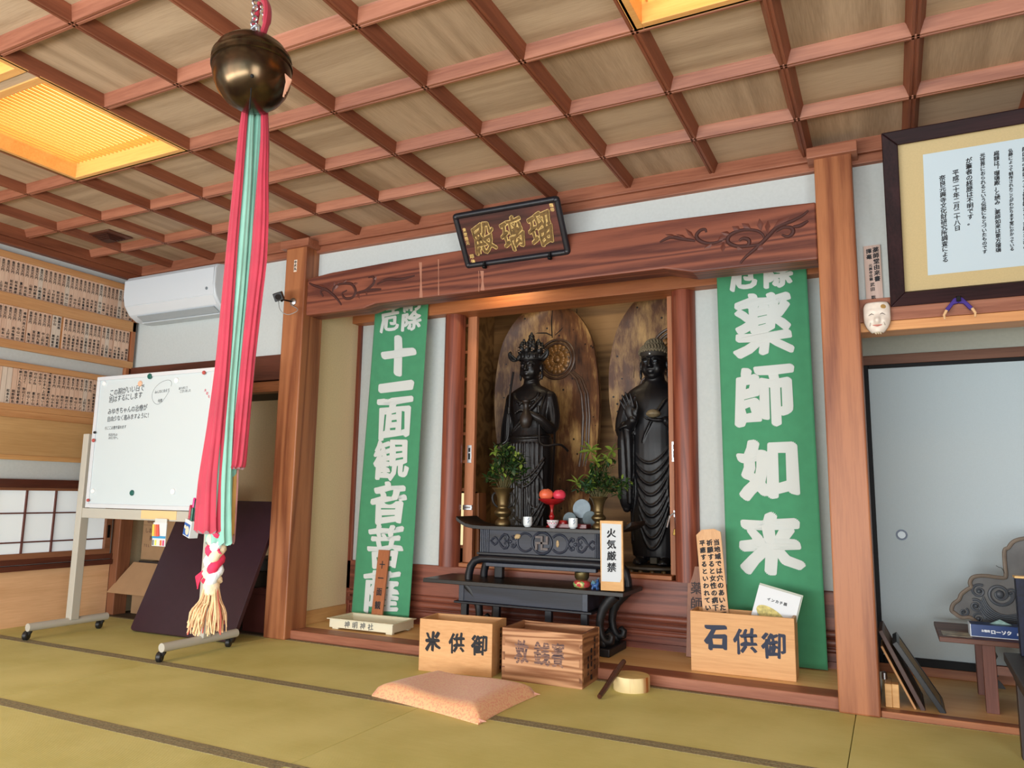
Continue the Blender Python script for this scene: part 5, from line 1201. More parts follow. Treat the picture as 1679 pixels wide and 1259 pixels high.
MB().prism(rrect(Wd - .03, Hd - .03, .012, .015), O, U, V, .03, off=.002).build('board', M_SIGNB, pl, smooth=0)
fr = MB()
for (a, b) in (((-Wd / 2 + .012, .02), (-Wd / 2 + .012, Hd - .02)), ((Wd / 2 - .012, .02), (Wd / 2 - .012, Hd - .02)), ((-Wd / 2 + .02, .012), (Wd / 2 - .02, .012)), ((-Wd / 2 + .02, Hd - .012), (Wd / 2 - .02, Hd - .012))):
    fr.tube([O + U * a[0] + V * a[1], O + U * b[0] + V * b[1]], .019, 12)
for sx in (-1, 1):
    for q in (.016, Hd - .016): fr.ell(O + U * sx * (Wd / 2 - .016) + V * q, .022, 12, 8)
fr.build('frame', M_SIGNF, pl)
b = MB(); bd = MB()
for ch, u, w, h in (('殿', -.185, .165, .20), ('璃', .015, .165, .215), ('瑠', .205, .165, .215)):
    pen(b, ch, O, U, V, u, .172, w, h, nib=.0085, fit=True, slant=.22, off=.006, n=8, asp=.8, wob=.035); pen(bd, ch, O, U, V, u, .172, w - .004, h - .004, nib=.0025, fit=True, slant=.22, off=.0085, n=4, wob=.035)
b.build('lettering', M_GOLD, pl.children[0], smooth=0); bd.build('lettering_core', mat('gold_core', (110, 84, 44), .5, .3, var=.4, scale=60), pl.children[0], smooth=0)  # second layer: thinner, darker core inside each gold stroke
b = MB(); column(b, '黄檗隠元', O, U, V, -.305, .255, .026, .028, nib=.001, off=.004); column(b, '印信', O, U, V, -.30, .085, .03, .034, nib=.0022, off=.004); column(b, '臨印', O, U, V, .305, .315, .024, .027, nib=.0016, off=.004)
b.build('seal_lettering', M_GOLD, pl.children[0], smooth=0)
for sx, u in ((-1, -.215), (1, .235)):
    p = O + U * u
    MB().tube([p + Vector((0, .0, -.012)), p + Vector((0, -.018, -.022)), p + Vector((0, -.034, -.016)), p + Vector((0, -.038, .012))], .008, 8).ell(p + Vector((0, -.034, -.020)), .013, 10, 8).build('hook', M_BLACK, pl)

# ================================================================== AIR CONDITIONER
ac = thing('air_conditioner', 'white wall-mounted air conditioner over the whiteboard in the room corner', 'air conditioner', (-1.2, -.01, 2.32))
M_ACW = mat('ac_white', (206, 214, 220), .35)
pr = [(0, 2.695), (-.17, 2.705), (-.225, 2.69), (-.250, 2.655), (-.252, 2.52), (-.235, 2.45), (-.19, 2.385), (-.12, 2.345), (0, 2.34)]
MB().prism([(-y, z) for y, z in pr], (-1.725, 0, 0), -Y, Z, 1.03).build('body', M_ACW, ac, smooth=30, bevel=.012, seg=3)
MB().prism([(.2535, 2.66), (.2555, 2.655), (.2555, 2.525), (.239, 2.452), (.233, 2.452), (.250, 2.52)], (-1.715, 0, 0), -Y, Z, 1.01).build('front_panel', mat('ac_front', (208, 216, 222), .25), ac, smooth=20)
MB().prism([(.236, 2.447), (.194, 2.385), (.188, 2.392), (.232, 2.452)], (-1.70, 0, 0), -Y, Z, .98).build('air_flap', mat('ac_flap', (214, 220, 224), .35), ac, smooth=0)
MB().prism([(.186, 2.376), (.128, 2.344), (.128, 2.339), (.190, 2.370)], (-1.62, 0, 0), -Y, Z, .86).build('air_outlet', mat('ac_dark', (168, 176, 180), .5), ac, smooth=0)
MB().box(-1.66, -.78, -.11, -.02, 2.332, 2.342).build('bottom_grille', mat('ac_grey', (196, 204, 208), .5), ac, smooth=0, bevel=.002)
MB().lathe([(0, 0), (.012, 0), (.012, .004), (0, .004)], (-.775, -.249, 2.50), 16, 0, rot(PI / 2)).build('sensor', mat('sensor_grey', (120, 132, 140), .3), ac)

# ================================================================== SECURITY CAMERA
cm = thing('security_camera', 'small black security camera on an arm fixed to the pillar near the air conditioner', 'camera', (-.06, -.14, 2.33))
p0 = at(481, 495, -.14); p1 = at(463, 491, -.24); pc = at(457, 486, -.27)
MB().lathe([(0, 0), (.028, 0), (.028, .008), (.016, .016), (0, .018)], p0, 24, 0, rot(PI / 2)).build('base_plate', M_STEEL, cm)
MB().tube([p0, p1, pc + Vector((.01, .02, -.03))], [.006, .006, .008], 8).ell(p1, .012, 10, 8).build('arm', M_BLACK, cm)
RC = rot(.35, -.35, .55)
MB().obox(pc, (.062, .085, .058), RC).build('housing', mat('cam_black', (30, 31, 34), .45), cm, bevel=.004)
MB().lathe([(0, 0), (.018, 0), (.02, .006), (0, .006)], pc + RC @ Vector((0, -.044, 0)), 20, 0, RC @ rot(PI / 2)).build('lens', mat('lens', (10, 12, 18), .08), cm)
MB().tube(cat_rom([pc + RC @ Vector((-.01, .04, -.01)), pc + Vector((-.0, .02, -.09)), pc + Vector((.05, .05, -.125)), pc + Vector((.11, .08, -.09)), p0 + Vector((-.02, 0, -.02))], 5), .0028, 6).build('cable', mat('cable_grey', (150, 152, 152), .5), cm)

# ================================================================== DONOR PLAQUES ON THE LEFT WALL
M_PLQ = wood('donor_wood', (204, 166, 142), (228, 198, 174), 'Z', rough=.6, dist=1.0, mix=.2)
M_PLQ2 = wood('donor_wood_pale', (208, 190, 172), (226, 212, 196), 'Z', rough=.6, dist=.8, mix=.2)
M_FRAMEY = wood('plaque_rail', (176, 122, 76), (204, 154, 104), 'Y', rough=.5, dist=1.2, mix=.3)
YR = -.030
rk = thing('plaque_rack', 'upper wooden rack with two rows of donor plaques beside the air conditioner', 'plaque rack', (-1.85, -1.6, 1.98), 'plaque racks on the left wall')
for z0, z1 in ((2.627, 2.672), (2.289, 2.373), (1.978, 2.036)): MB().box(-1.87, -1.832, -3.2, YR, z0, z1).build('rail', M_FRAMEY, rk, smooth=0, bevel=.003)
MB().box(-1.87, -1.832, YR - .034, YR, 2.036, 2.627).build('stile', M_POST, rk, smooth=0, bevel=.003)
MB().box(-1.87, -1.862, -3.2, YR - .034, 2.036, 2.627).build('backing', M_FRAMEY, rk, smooth=0)
rk2 = thing('plaque_rack', 'lower wooden rack with one row of donor plaques behind the whiteboard', 'plaque rack', (-1.85, -1.6, 1.486), 'plaque racks on the left wall')
for z0, z1 in ((1.842, 1.886), (1.486, 1.535), (1.535, 1.581)): MB().box(-1.87, -1.832 - .006 * (z0 < 1.5), -3.2, YR - .03, z0, z1).build('rail', M_FRAMEY, rk2, smooth=0, bevel=.003)
MB().box(-1.87, -1.832, YR - .064, YR - .03, 1.581, 1.978).build('stile', M_POST, rk2, smooth=0, bevel=.003)
MB().box(-1.87, -1.862, -3.2, YR - .034, 1.581, 1.842).build('backing', M_FRAMEY, rk2, smooth=0)
ORD = ['first', 'second', 'third', 'fourth', 'fifth', 'sixth', 'seventh', 'eighth', 'ninth', 'tenth', 'eleventh', 'twelfth', 'thirteenth', 'fourteenth', 'fifteenth', 'sixteenth', 'seventeenth', 'eighteenth', 'nineteenth', 'twentieth', 'twenty-first', 'twenty-second', 'twenty-third', 'twenty-fourth', 'twenty-fifth', 'twenty-sixth', 'twenty-seventh', 'twenty-eighth', 'twenty-ninth', 'thirtieth', 'thirty-first', 'thirty-second', 'thirty-third', 'thirty-fourth']
def plaques(zt, zb, ys, texts, rowname, group, pale):
    for k, (y, tx) in enumerate(zip(ys, texts)):
        w = .0325
        mb = MB().box(-1.862, -1.852, y - w / 2, y + w / 2, zb + .001, zt - .001)
        o = mb.build('donor_plaque', M_PLQ2 if k in pale else M_PLQ, smooth=0)
        tag(o, '%s donor plaque, %s from the room corner in the %s' % ('pale wooden' if k in pale else 'pinkish wooden', ORD[k], rowname), 'donor plaque', group)
        b = MB(); a, c = tx; H = zt - zb
        if a: column(b, a, (-1.852, y, 0), Y, Z, 0, zt - .010, .0225, .0235, nib=.0012, off=.0006, n=3)
        if c: column(b, c, (-1.852, y, 0), Y, Z, 0, zb + .006 + len(c) * .0245, .0225, .0245, nib=.0011, off=.0006, n=3)
        if b.v: b.build('lettering', M_INK, o, smooth=0)
nm1 = ['当番町会', '松本一', '大西光乙', '井村久松', '上村昭良', '大西祐司', '上村小梅', '中村康一', '中山一友', '松井忠清', '井村真人', '大西博文', '坂本重男', '上村修二', '中村上', '井村文市', '中山一巳', '永井利明', '野村茂市', '下村民彦', '上村善昭', '松井寛文', '小崎克美', '野村銀光', '山崎正一', '松井稔', '富田正良', '松本勝彦', '松井美代', '岡村文', '上田光', '中井一', '大西正', '松井豊']
t1 = [('', '寄附者芳名一同')] + [('金弐万円', n) for n in nm1[1:]]
plaques(2.627, 2.373, [YR - .034 - .0195 - .0345 * k for k in range(33)], t1, 'top row', 'donor plaques in the top row', {8, 16, 22, 3})
t2 = [('金弐万円', '岡野弘和'), ('金弐万円', '大西勇'), ('金弐万円', '松本義信'), ('金弐万円', '下村陽雄'), ('金壱万円', '中村寛'), ('金壱万円', '上村善行'), ('金壱万円', '上村里繁'), ('金壱万円', '弐番組五名'), ('金壱万円', '参番組四名'), ('金壱万円', '四番組六名'), ('金壱万円', '五番組五名'), ('金壱万円', '六番組参名'), ('金壱万円', '七番組六名'), ('金壱万円', '八番組参名'), ('金壱万円', '九番組四名'), ('金壱万円', '十番組四名'), ('国観光株', '大西重義'), ('赤小山', '謝待寄芳'), ('金五万円', '小崎光男'), ('金五万円', '中上和夫'), ('金六万円', '富田九徳'), ('金七万円', '宮田宮代'), ('金壱百円', '亀川洋'), ('', '奉納六拾八年度寄附'), ('金弐万円', '中山一巳'), ('金弐万円', '森本隆成'), ('金弐万円', '上村光'), ('金弐万円', '松本一'), ('金弐万円', '大西正'), ('金弐万円', '井村久')]
y2 = []; y = YR - .034 - .024
for k in range(30):
    y2.append(y); y -= .0345 + {3: .006, 6: .006, 15: .020, 17: .008, 22: .008}.get(k, 0)
plaques(2.289, 2.036, y2, t2, 'middle row', 'donor plaques in the middle row', {5, 10, 16, 17})
kana = ['松井まさ', '上村ちよ', '野村ノブ', '寺山くす', '岡野ひろ', '野村ふみ', '野村さよ', '中山幸子', '中山みゑ']
t3 = [('金五千円', '中西はる'), ('金五千円', '上田すゑ'), ('金五千円', '上野きぬ'), ('金五千円', '大西みつ'), ('金五千円', '井村ヨネ'), ('', '九月吉日世話方一同'), ('', '有志一同寄進者芳名')] + [('金五千円', n) for n in kana] + [('', '電気設備改修費町内有志'), ('松井小まん', '上村地いと'), ('中田みつ', '辻さとゑ'), ('村山よね', '喜名小山'), ('岡野ひち', '村山くま'), ('野村さく', '野村さくゑ'), ('', '奉納さえ九月世話寄進者'), ('', '岡野耕治'), ('', '松本久夫'), ('', ''), ('', ''), ('', '中村正'), ('', '上村一')]
plaques(1.842, 1.581, [YR - .064 - .024 - .0362 * k for k in range(29)], t3, 'bottom row', 'donor plaques in the bottom row', {8, 24, 25})

# ================================================================== WHITEBOARD
YB = -.73
wbp = thing('whiteboard', 'rolling whiteboard with scribbled notes standing before the room corner', 'whiteboard', (-.67, -.73, 0))
M_ALU = mat('alu_white', (206, 211, 216), .4); M_GREYP = mat('grey_paint', (184, 180, 168), .45)
MB().box(-1.225, -.085, YB, YB + .022, .868, 1.763).build('panel', mat('board_white', (200, 212, 216), .25, spec=.4), wbp, smooth=0)
fr = MB().box(-1.238, -.072, YB - .008, YB + .028, 1.745, 1.772).box(-1.238, -.072, YB - .008, YB + .028, .856, .884).box(-1.238, -1.206, YB - .008, YB + .028, .884, 1.745).box(-.104, -.072, YB - .008, YB + .028, .884, 1.745)
fr.build('frame', M_ALU, wbp, smooth=0, bevel=.003)
o = (0, YB, 0); HW = [mat('marker_grey', (96, 102, 106), .7), mat('marker_red', (206, 70, 92), .7)]
def wl_(s, px, py, h, slope=0, m=0, nib=.0012):
    a = at(px, py, YB); b = MB()
    for i, ch in enumerate(s):
        if ch != ' ': pen(b, ch, o, X, Z, a.x + (i + .5) * h * .86, a.z + slope * i * h, h * .9, h, nib=nib, off=.0008, n=3, m=m, wob=.03)
    b.build('handwriting', HW, wbp.children[0], smooth=0)
wl_('この期がいい日で', 180, 644, .052, .06); wl_('別はするにします', 179, 655, .050, .05); wl_('みゆきちゃんの治療が', 177, 675, .047, .04); wl_('自由少なく進みますように！', 176, 687, .040, .03)
wl_('①ここは書き留めます', 172, 702, .026, .02, nib=.0006); wl_('手足がもの', 178, 713, .022, 0, nib=.0005); wl_('みなさまへ。', 178, 718, .022, 0, nib=.0005)
wl_('みんなに会えて', 254, 643, .024, .06, nib=.0005); wl_('元気', 259, 657, .026, .05, nib=.0012); wl_('ありがとう', 293, 637, .020, .04, nib=.0005); wl_('ございました', 295, 642, .020, .04, nib=.0005)
c = at(265, 643, YB); b = MB()
b.tube([Vector((c.x + .088 * math.cos(a) + .012 * math.sin(2 * a), YB - .0005, c.z + .072 * math.sin(a) + .035 * math.cos(a))) for a in [2 * PI * k / 36 for k in range(35)]], .0012, 4)
b.build('drawn_bubble', HW, wbp.children[0], smooth=0)
wl_('大切な人が長生きしますように', 335, 640, .022, -.95, m=1, nib=.0008)
wl_('年月日記', 232, 831, .024, 0, nib=.0006); 
for x, nm in ((-1.305, 0), (-.035, 1)):
    MB().box(x - .03, x + .03, YB + .0 - .005, YB + .055, .095, 1.37).build('leg', M_GREYP, wbp, smooth=0, bevel=.004)
    MB().tube([(x, -1.005, .083), (x, -.445, .083)], .026, 18).build('foot_tube', M_GREYP, wbp)
    for yy in (-.985, -.475):
        c = MB().lathe([(0, -.016), (.024, -.016), (.030, -.010), (.030, .010), (.024, .016), (0, .016)], (x - .018, yy - .012, .030), 20, 0, rot(0, PI / 2, .5))
        c.tube([(x, yy, .06), (x - .012, yy - .008, .036)], .016, 8)
        c.build('caster', mat('caster_black', (26, 26, 28), .45), wbp)
MB().box(-1.335, -.005, YB + .002, YB + .05, .785, .852).build('cross_rail', M_GREYP, wbp, smooth=0, bevel=.003)
MB().box(-.665, -.33, YB - .0005, YB + .003, .795, .850).build('masking_tape', mat('masking_tape', (226, 192, 138), .7), wbp, smooth=0)
M_MG = {'g': mat('magnet_green', (22, 92, 84), .35), 'w': mat('magnet_white', (232, 236, 238), .3), 'r': mat('magnet_red', (182, 84, 80), .35), 'k': mat('magnet_black', (30, 34, 40), .35), 'o': mat('magnet_orange', (222, 178, 148), .35)}
mg = [(246, 617, 'g', .019, 'green round magnet at the top edge of the whiteboard'), (230.5, 629, 'o', .020, 'pale orange round magnet above the first line of handwriting'), (290, 624, 'w', .020, 'white round magnet near the top edge of the whiteboard'), (335, 611, 'r', .013, 'small red magnet at the top corner of the whiteboard by the streamers'), (217, 808, 'g', .019, 'green round magnet near the bottom edge of the whiteboard'), (284, 806, 'w', .020, 'white round magnet at the bottom of the whiteboard toward the streamers'), (156, 709, 'k', .009, 'small black magnet on the outer frame of the whiteboard'), (154, 722, 'r', .013, 'red magnet on the outer frame of the whiteboard, below the small black one'), (153, 805, 'w', .017, 'white magnet at the lower corner of the whiteboard by its leg'), (145, 820, 'r', .011, 'red magnet at the bottom corner of the whiteboard frame'), (172, 629, 'w', .018, 'white magnet in the top corner of the whiteboard near the plaques')]
for px, py, c, r, lb_ in mg:
    yb = YB - .008 if c in 'kr' or py < 618 else YB
    p = at(px, py, yb)
    o = MB().lathe([(0, .010), (r * .8, .010), (r, .006), (r, 0), (0, 0)], p, 24, 0, rot(PI / 2)).build('magnet', M_MG[c]); tag(o, lb_, 'magnet', 'magnets on the whiteboard')
# marker pack hanging below, pen box with pens
a = at(262, 876, YB - .012)
pk = thing('marker_pack', 'clear hanging pack of coloured markers below the whiteboard rail', 'marker pack', (a.x, YB - .01, a.z - .075))
MB().box(a.x - .062, a.x + .062, YB - .018, YB - .010, a.z - .075, a.z + .075).build('card', mat('pack_card', (214, 220, 222), .35), pk, smooth=0, bevel=.002)
MB().box(a.x - .05, a.x + .06, YB - .016, YB - .012, a.z + .075, a.z + .10).build('hang_tab', mat('pack_tab', (206, 210, 206), .4), pk, smooth=0)
for k, c in enumerate([(246, 200, 60), (236, 120, 60), (212, 74, 52)]):
    MB().tube([(a.x - .045 + .022 * k, YB - .0225, a.z - .012), (a.x - .050 + .019 * k, YB - .0225, a.z + .062)], [.010, .008], 10).build('marker', mat('marker_col%d' % k, c, .4), pk)
MB().box(a.x - .062, a.x + .062, YB - .0195, YB - .018, a.z - .025, a.z - .010).build('blue_band', mat('pack_blue', (60, 150, 200), .4), pk, smooth=0)
for k, c in enumerate([(120, 124, 130), (232, 214, 90), (228, 222, 210), (226, 110, 60), (206, 70, 120)]):
    MB().box(a.x - .058 + .024 * k, a.x - .042 + .024 * k, YB - .0192, YB - .018, a.z - .070, a.z - .036).build('marker_tip', mat('tip_col%d' % k, c, .4), pk, smooth=0)
a = at(314, 866, YB - .04)
px_ = thing('pen_box', 'tilted white and blue cardboard pen box holding marker pens, fixed below the whiteboard', 'pen box', (a.x, YB - .03, a.z - .06))
RB = rot(0, .22, -.25)
def BP(u, v, w): return a + RB @ Vector((u, v, w))
MB().obox(BP(0, 0, -.0), (.088, .055, .105), RB).build('box', mat('box_white', (220, 226, 230), .4), px_, smooth=0, bevel=.002)
q = MB().obox(BP(-.005, -.0282, -.008), (.074, .001, .075), RB); q.build('blue_print', mat('print_blue', (40, 96, 176), .4), px_, smooth=0)
q = MB().prism([(.024 * math.cos(t), .028 * math.sin(t)) for t in [2 * PI * k / 16 for k in range(16)]], BP(.006, -.0288, -.012), RB @ X, RB @ Z, .0004).prism([(.014 * math.cos(t), .012 * math.sin(t)) for t in [2 * PI * k / 12 for k in range(12)]], BP(-.026, -.0288, .004), RB @ X, RB @ Z, .0004); q.build('pale_print', mat('print_cream', (216, 214, 190), .4), px_, smooth=0)
for u, v, c, L, n_, lb_ in ((-.030, -.008, (170, 30, 56), .085, 'short', 'short crimson marker pen in the pen box'), (-.008, -.002, (226, 40, 132), .135, 'pink', 'tall pink marker pen in the pen box'), (.020, -.004, (24, 26, 28), .135, 'black', 'tall black-capped marker pen in the pen box'), (.034, .004, (30, 84, 140), .095, 'blue', 'blue marker pen in the pen box beside the black-capped pen'), (.018, -.018, (24, 96, 76), .080, 'green', 'green marker pen in front in the pen box')):
    t = thing('marker_pen', lb_, 'marker pen', BP(u, v, .053), 'pens in the pen box')
    d = RB @ Vector((-.12 if u < .03 else .1, 0, 1)).normalized()
    p = BP(u, v, .0535); MB().tube([p, p + d * L * .55], .0095, 12).build('barrel', mat('pen_' + n_, c, .35), t); MB().tube([p + d * L * .55, p + d * L * .95, p + d * L], [.0102, .0092, .006], 12).build('cap', mat('cap_' + n_, c, .3), t)

# ================================================================== CLOSET CONTENTS
M_MAROON = mat('maroon_vinyl', (50, 26, 36), .38, var=.08, scale=20)
B0 = Vector((-1.04, -.455, .012)); B1 = Vector((-.100, -.420, .012)); TT = Vector((-.20, -.03, .915))
U = (B1 - B0).normalized(); V = (TT - (B1 + B0) / 2); V = (V - U * V.dot(U)).normalized(); Lh = (TT - B1).dot(V)
pt = thing('table_top', 'dark maroon folding table top leaning against the closet behind the whiteboard', 'table top', (B0 + B1) / 2)
w2 = (B1 - B0).length / 2
MB().prism(rrect(2 * w2, Lh, .03), (B0 + B1) / 2, U, V, .032).build('top', M_MAROON, pt, smooth=0, bevel=.004)
M_CARD = mat('cardboard', (168, 132, 96), .8, var=.06, scale=14)
cb = thing('cardboard_box', 'tall closed cardboard box with faint brown print in the closet', 'cardboard box', (-1.56, .30, 0), 'cardboard boxes in the closet')
MB().box(-1.745, -1.25, .13, .55, .42, .98).build('carton', M_CARD, cb, smooth=0, bevel=.004)
b = MB(); o = (0, .13, 0)
line(b, '容原', o, X, Z, -1.70, .735, .045, .046, nib=.0015); line(b, 'しおりわけ', o, X, Z, -1.715, .655, .042, .044, nib=.0012); line(b, '奥谷産業', o, X, Z, -1.66, .595, .042, .046, nib=.0012); line(b, 'TEL', o, X, Z, -1.715, .535, .030, .026, nib=.001); line(b, '岡口', o, X, Z, -1.37, .46, .045, .05, nib=.0015)
for q in ((-1.735, -1.50, .695, .698), (-1.735, -1.50, .780, .783)): b.box(q[0], q[1], .1288, .1295, q[2], q[3])
b.build('lettering', mat('box_print', (112, 82, 66), .8), cb.children[0], smooth=0)
cb = thing('cardboard_box', 'lower open cardboard box with its flap hanging toward the room', 'cardboard box', (-1.56, .10, 0), 'cardboard boxes in the closet')
MB().box(-1.745, -1.25, .08, .58, .0, .40).build('carton', M_CARD, cb, smooth=0, bevel=.004)
MB().prism([(-1.745, 0), (-1.25, 0), (-1.22, .285), (-1.80, .285)], (0, .075, .40), X, Vector((0, -.62, -.78)).normalized(), .005).build('flap', mat('cardboard_flap', (178, 140, 102), .8, var=.05, scale=10), cb, smooth=0)
o = MB().box(-1.70, -1.26, .082, .128, .4005, .415); tag(o.build('document_folder', mat('folder_dark', (44, 40, 40), .5), smooth=0, bevel=.002), 'thin dark folder lying on the lower cardboard box', 'folder')
# dim clutter behind the leaning table top
tag(MB().box(-.62, -.30, .10, .45, .0, .40).build('storage_box', mat('clutter_brown', (70, 58, 44), .8), smooth=0, bevel=.006), 'brown storage box in the dark of the closet beside the pillar', 'storage box')
tag(MB().box(-.55, -.16, .08, .40, .405, .50).build('storage_box', mat('clutter_grey', (104, 104, 104), .8), smooth=0, bevel=.02), 'grey flat box on top of the brown storage box in the closet', 'storage box')
bgm = MB().ell((-.23, .16, .585), (.085, .08, .085), 14, 10); bgm = bgm.tube([(-.27, .11, .645), (-.24, .07, .685), (-.19, .08, .695), (-.17, .12, .645)], .008, 8)
tag(bgm.build('plastic_bag', mat('bag_grey', (150, 152, 156), .4, bump=.4, scale=20)), 'crumpled grey plastic bag with handles on the flat box in the closet', 'bag')
tag(MB().prism([(-.42, .0), (-.14, .0), (-.14, .02), (-.25, .05), (-.42, .03)], (0, -.02, .26), X, Z, .09).box(-.42, -.14, -.02, .07, .0, .26).build('red_tool_case', mat('clutter_red', (88, 40, 34), .6), smooth=0, bevel=.004), 'dull red case low in the closet gap beside the pillar', 'case')
tag(MB().lathe([(0, 0), (.05, 0), (.05, .14), (.03, .16), (.03, .18), (0, .18)], (-.19, .52, .695 + .0), 20).box(-.285, -.12, .46, .58, .0, .694).build('cleaning_bottle', mat('clutter_dark', (58, 60, 58), .6), smooth=30), 'dark bottle on its crate high in the closet gap', 'bottle')

# ================================================================== TEMPLE BELL WITH STREAMERS
BX, BY, BZ = 1.93, -2.446, 2.372
bl = thing('temple_bell', 'large round bronze crotal bell hanging by a chain from the ceiling', 'bell', (BX, BY, BZ - .13))
def bellm():
    m, n, L, b = nt('bell_bronze'); tc = n.new('ShaderNodeTexCoord'); no = n.new('ShaderNodeTexNoise'); no.inputs['Scale'].default_value = 9; no.inputs['Detail'].default_value = 3; no.inputs['Distortion'].default_value = 1
    L.new(tc.outputs['Object'], no.inputs['Vector']); r = n.new('ShaderNodeValToRGB'); r.color_ramp.elements[0].position = .3; r.color_ramp.elements[1].position = .7
    r.color_ramp.elements[0].color = lin((62, 44, 36)); r.color_ramp.elements[1].color = lin((104, 80, 58)); e = r.color_ramp.elements.new(.5); e.color = lin((78, 66, 48)); L.new(no.outputs['Fac'], r.inputs['Fac']); L.new(r.outputs[0], b.inputs['Base Color'])
    b.inputs['Metallic'].default_value = .92; b.inputs['Roughness'].default_value = .24; return m
M_BELL = bellm(); c0 = Vector((BX, BY, BZ)); RT = rot(.0, -.10, 0)
MB().lathe([(.0, -.126), (.03, -.124), (.060, -.113), (.090, -.090), (.112, -.060), (.124, -.025), (.128, .006), (.127, .018)], c0, 48, 0, RT, cap=False).build('lower_shell', M_BELL, bl, smooth=60)
MB().lathe([(.127, .018), (.1315, .021), (.1315, .030), (.126, .033), (.126, .040), (.130, .044), (.129, .056), (.124, .062), (.112, .085), (.090, .106), (.06, .121), (.03, .128), (.0, .130)], c0, 48, 0, RT, cap=False).build('upper_shell', M_BELL, bl, smooth=40)
vd = (CAM - c0); vd.z = 0; vd.normalize(); sdv = vd.cross(Z)
sl = []
for k in range(9):
    a = math.radians(-88 + 40 * k / 8); r = .1285
    sl.append(c0 + vd * r * math.cos(a) * .985 + Z * r * math.sin(a) * .985)
MB().tube(sl, [.002 + .0012 * (k < 5) for k in range(9)], 5).ell(c0 + vd * .128 * math.cos(math.radians(31)) - Z * .128 * math.sin(math.radians(31)), (.006, .006, .006), 10, 8).build('slit', mat('bell_slit', (14, 12, 10), .8), bl)
rg = MB(); rg.torus(c0 + Vector((0, 0, .155)), .022, .006, X, Z, 20, 8)
for k in range(8):
    z = BZ + .145 + .020 * k; D = X if k % 2 else (X * .3 + Y).normalized(); rg.torus((BX - .008, BY, z), .011, .0036, D, Z, 14, 6)
for k in range(4): rg.torus((BX + .03 + .012 * (k > 1), BY - .005, BZ + .235 - .016 * k), .008, .0022, X if k % 2 else Y, Z, 12, 6)
rg.build('chain', M_STEEL, bl)
h = MB(); h.torus((BX + .012, BY, BZ + .318), .040, .0075, (X + Y * .4).normalized(), Z * 1.0, 24, 10); h.torus((BX + .016, BY, BZ + .385), .032, .006, (Y - X * .3).normalized(), Z, 20, 8); h.tube([(BX + .016, BY, BZ + .41), (BX + .016, BY, 2.868)], .009, 10)
h.build('hanger', mat('iron', (70, 72, 76), .35, .9), bl)
rc = MB(); rc.tube(cat_rom([(BX + .016, BY - .01, BZ + .28), (BX + .045, BY, BZ + .24), (BX + .05, BY, BZ + .18), (BX + .03, BY, BZ + .12)], 5), [.012] * 3 + [.020] * 8 + [.015] * 5, 9, flat=.6); rc.tube([(BX - .035, BY + .01, BZ + .11), (BX - .02, BY + .01, BZ + .17), (BX + .0, BY + .01, BZ + .27)], [.014, .010, .008], 8)
rc.build('red_cloth_tie', mat('streamer_red', (166, 36, 58), .75, sheen=.2, var=.12, scale=12), bl)
tl = MB()
for k in range(9): tl.tube([c0 + Vector((.128, .02, -.02)), c0 + Vector((.135 + .003 * k, .02, -.05)), c0 + Vector((.125 + .006 * k, .02 - .004 * k, -.10 - .004 * (k % 3)))], .0016, 5)
tl.build('cord_end', mat('cord_tan', (190, 140, 112), .8), bl)

M_SR = MATS['streamer_red']; M_SG = mat('streamer_green', (122, 172, 154), .75, sheen=.2, var=.10, scale=10); M_SG2 = mat('streamer_green_dark', (102, 152, 134), .75, sheen=.2, var=.1, scale=10)
M_SB = mat('streamer_brown', (152, 106, 92), .8, var=.2, scale=20); M_SY = mat('streamer_ochre', (176, 136, 72), .8, var=.15, scale=20); M_SW = mat('streamer_white', (226, 214, 200), .8)
st = thing('bell_rope', 'red and pale green cloth streamers with a braided tassel hanging under the bell', 'bell rope', (BX, BY, .54))
def streamer(name, m, path, dy, thick, npl, seed):
    """path of (x px, y px, width px) down the cloth; pleated cross-section"""
    n = 40; rg = []; sc_ = 45.0 / .130
    P = [(at(x, y, BY + dy), w / sc_ / 2) for x, y, w in path]
    pts = cat_rom([p for p, _ in P], 6); ws = []
    for a in range(len(P) - 1):
        for k in range(6): ws.append(P[a][1] + (P[a + 1][1] - P[a][1]) * k / 6)
    ws.append(P[-1][1]); rnd = random.Random(seed); ph = rnd.uniform(0, 6); K = len(pts)
    for i, (p, w) in enumerate(zip(pts, ws)):
        f = i / K; r = []
        for j in range(n):
            a = 2 * PI * j / n; q = 1 + (.05 + .13 * f) * math.sin(npl * a + ph + .6 * math.sin(f * 5)) + .05 * math.sin(3 * a + ph * 2 + f * 4)
            r.append(p + Vector((w * q * math.cos(a), (thick * (.6 + .6 * f)) * q * math.sin(a), .006 * math.sin(npl * a) * (i == K - 1))))
        rg.append(r)
    MB().rings(rg).build(name, m, st, smooth=60)
streamer('red_streamer', M_SR, [(407, 145, 6), (403, 176, 7), (398, 220, 10), (391, 300, 13), (382, 400, 15), (374, 500, 17), (366, 600, 19), (355, 700, 23), (344, 790, 29), (340, 872, 35)],  0.040, .016, 9, 1)
streamer('red_streamer', M_SR, [(430, 145, 6), (433, 176, 7), (434, 230, 9), (431, 290, 13), (428, 360, 19), (423, 430, 22), (414, 510, 21), (406, 590, 18), (398, 680, 17), (391, 755, 16), (388, 767, 14)],  0.085, .020, 10, 2)
streamer('green_streamer', M_SG, [(411, 145, 10), (410, 176, 12), (407, 230, 14), (403, 310, 16), (396, 400, 18), (389, 480, 20), (381, 570, 19), (374, 650, 19), (367, 740, 22), (362, 800, 26), (358, 860, 32), (358, 891, 33)],  0.060, .020, 8, 3)
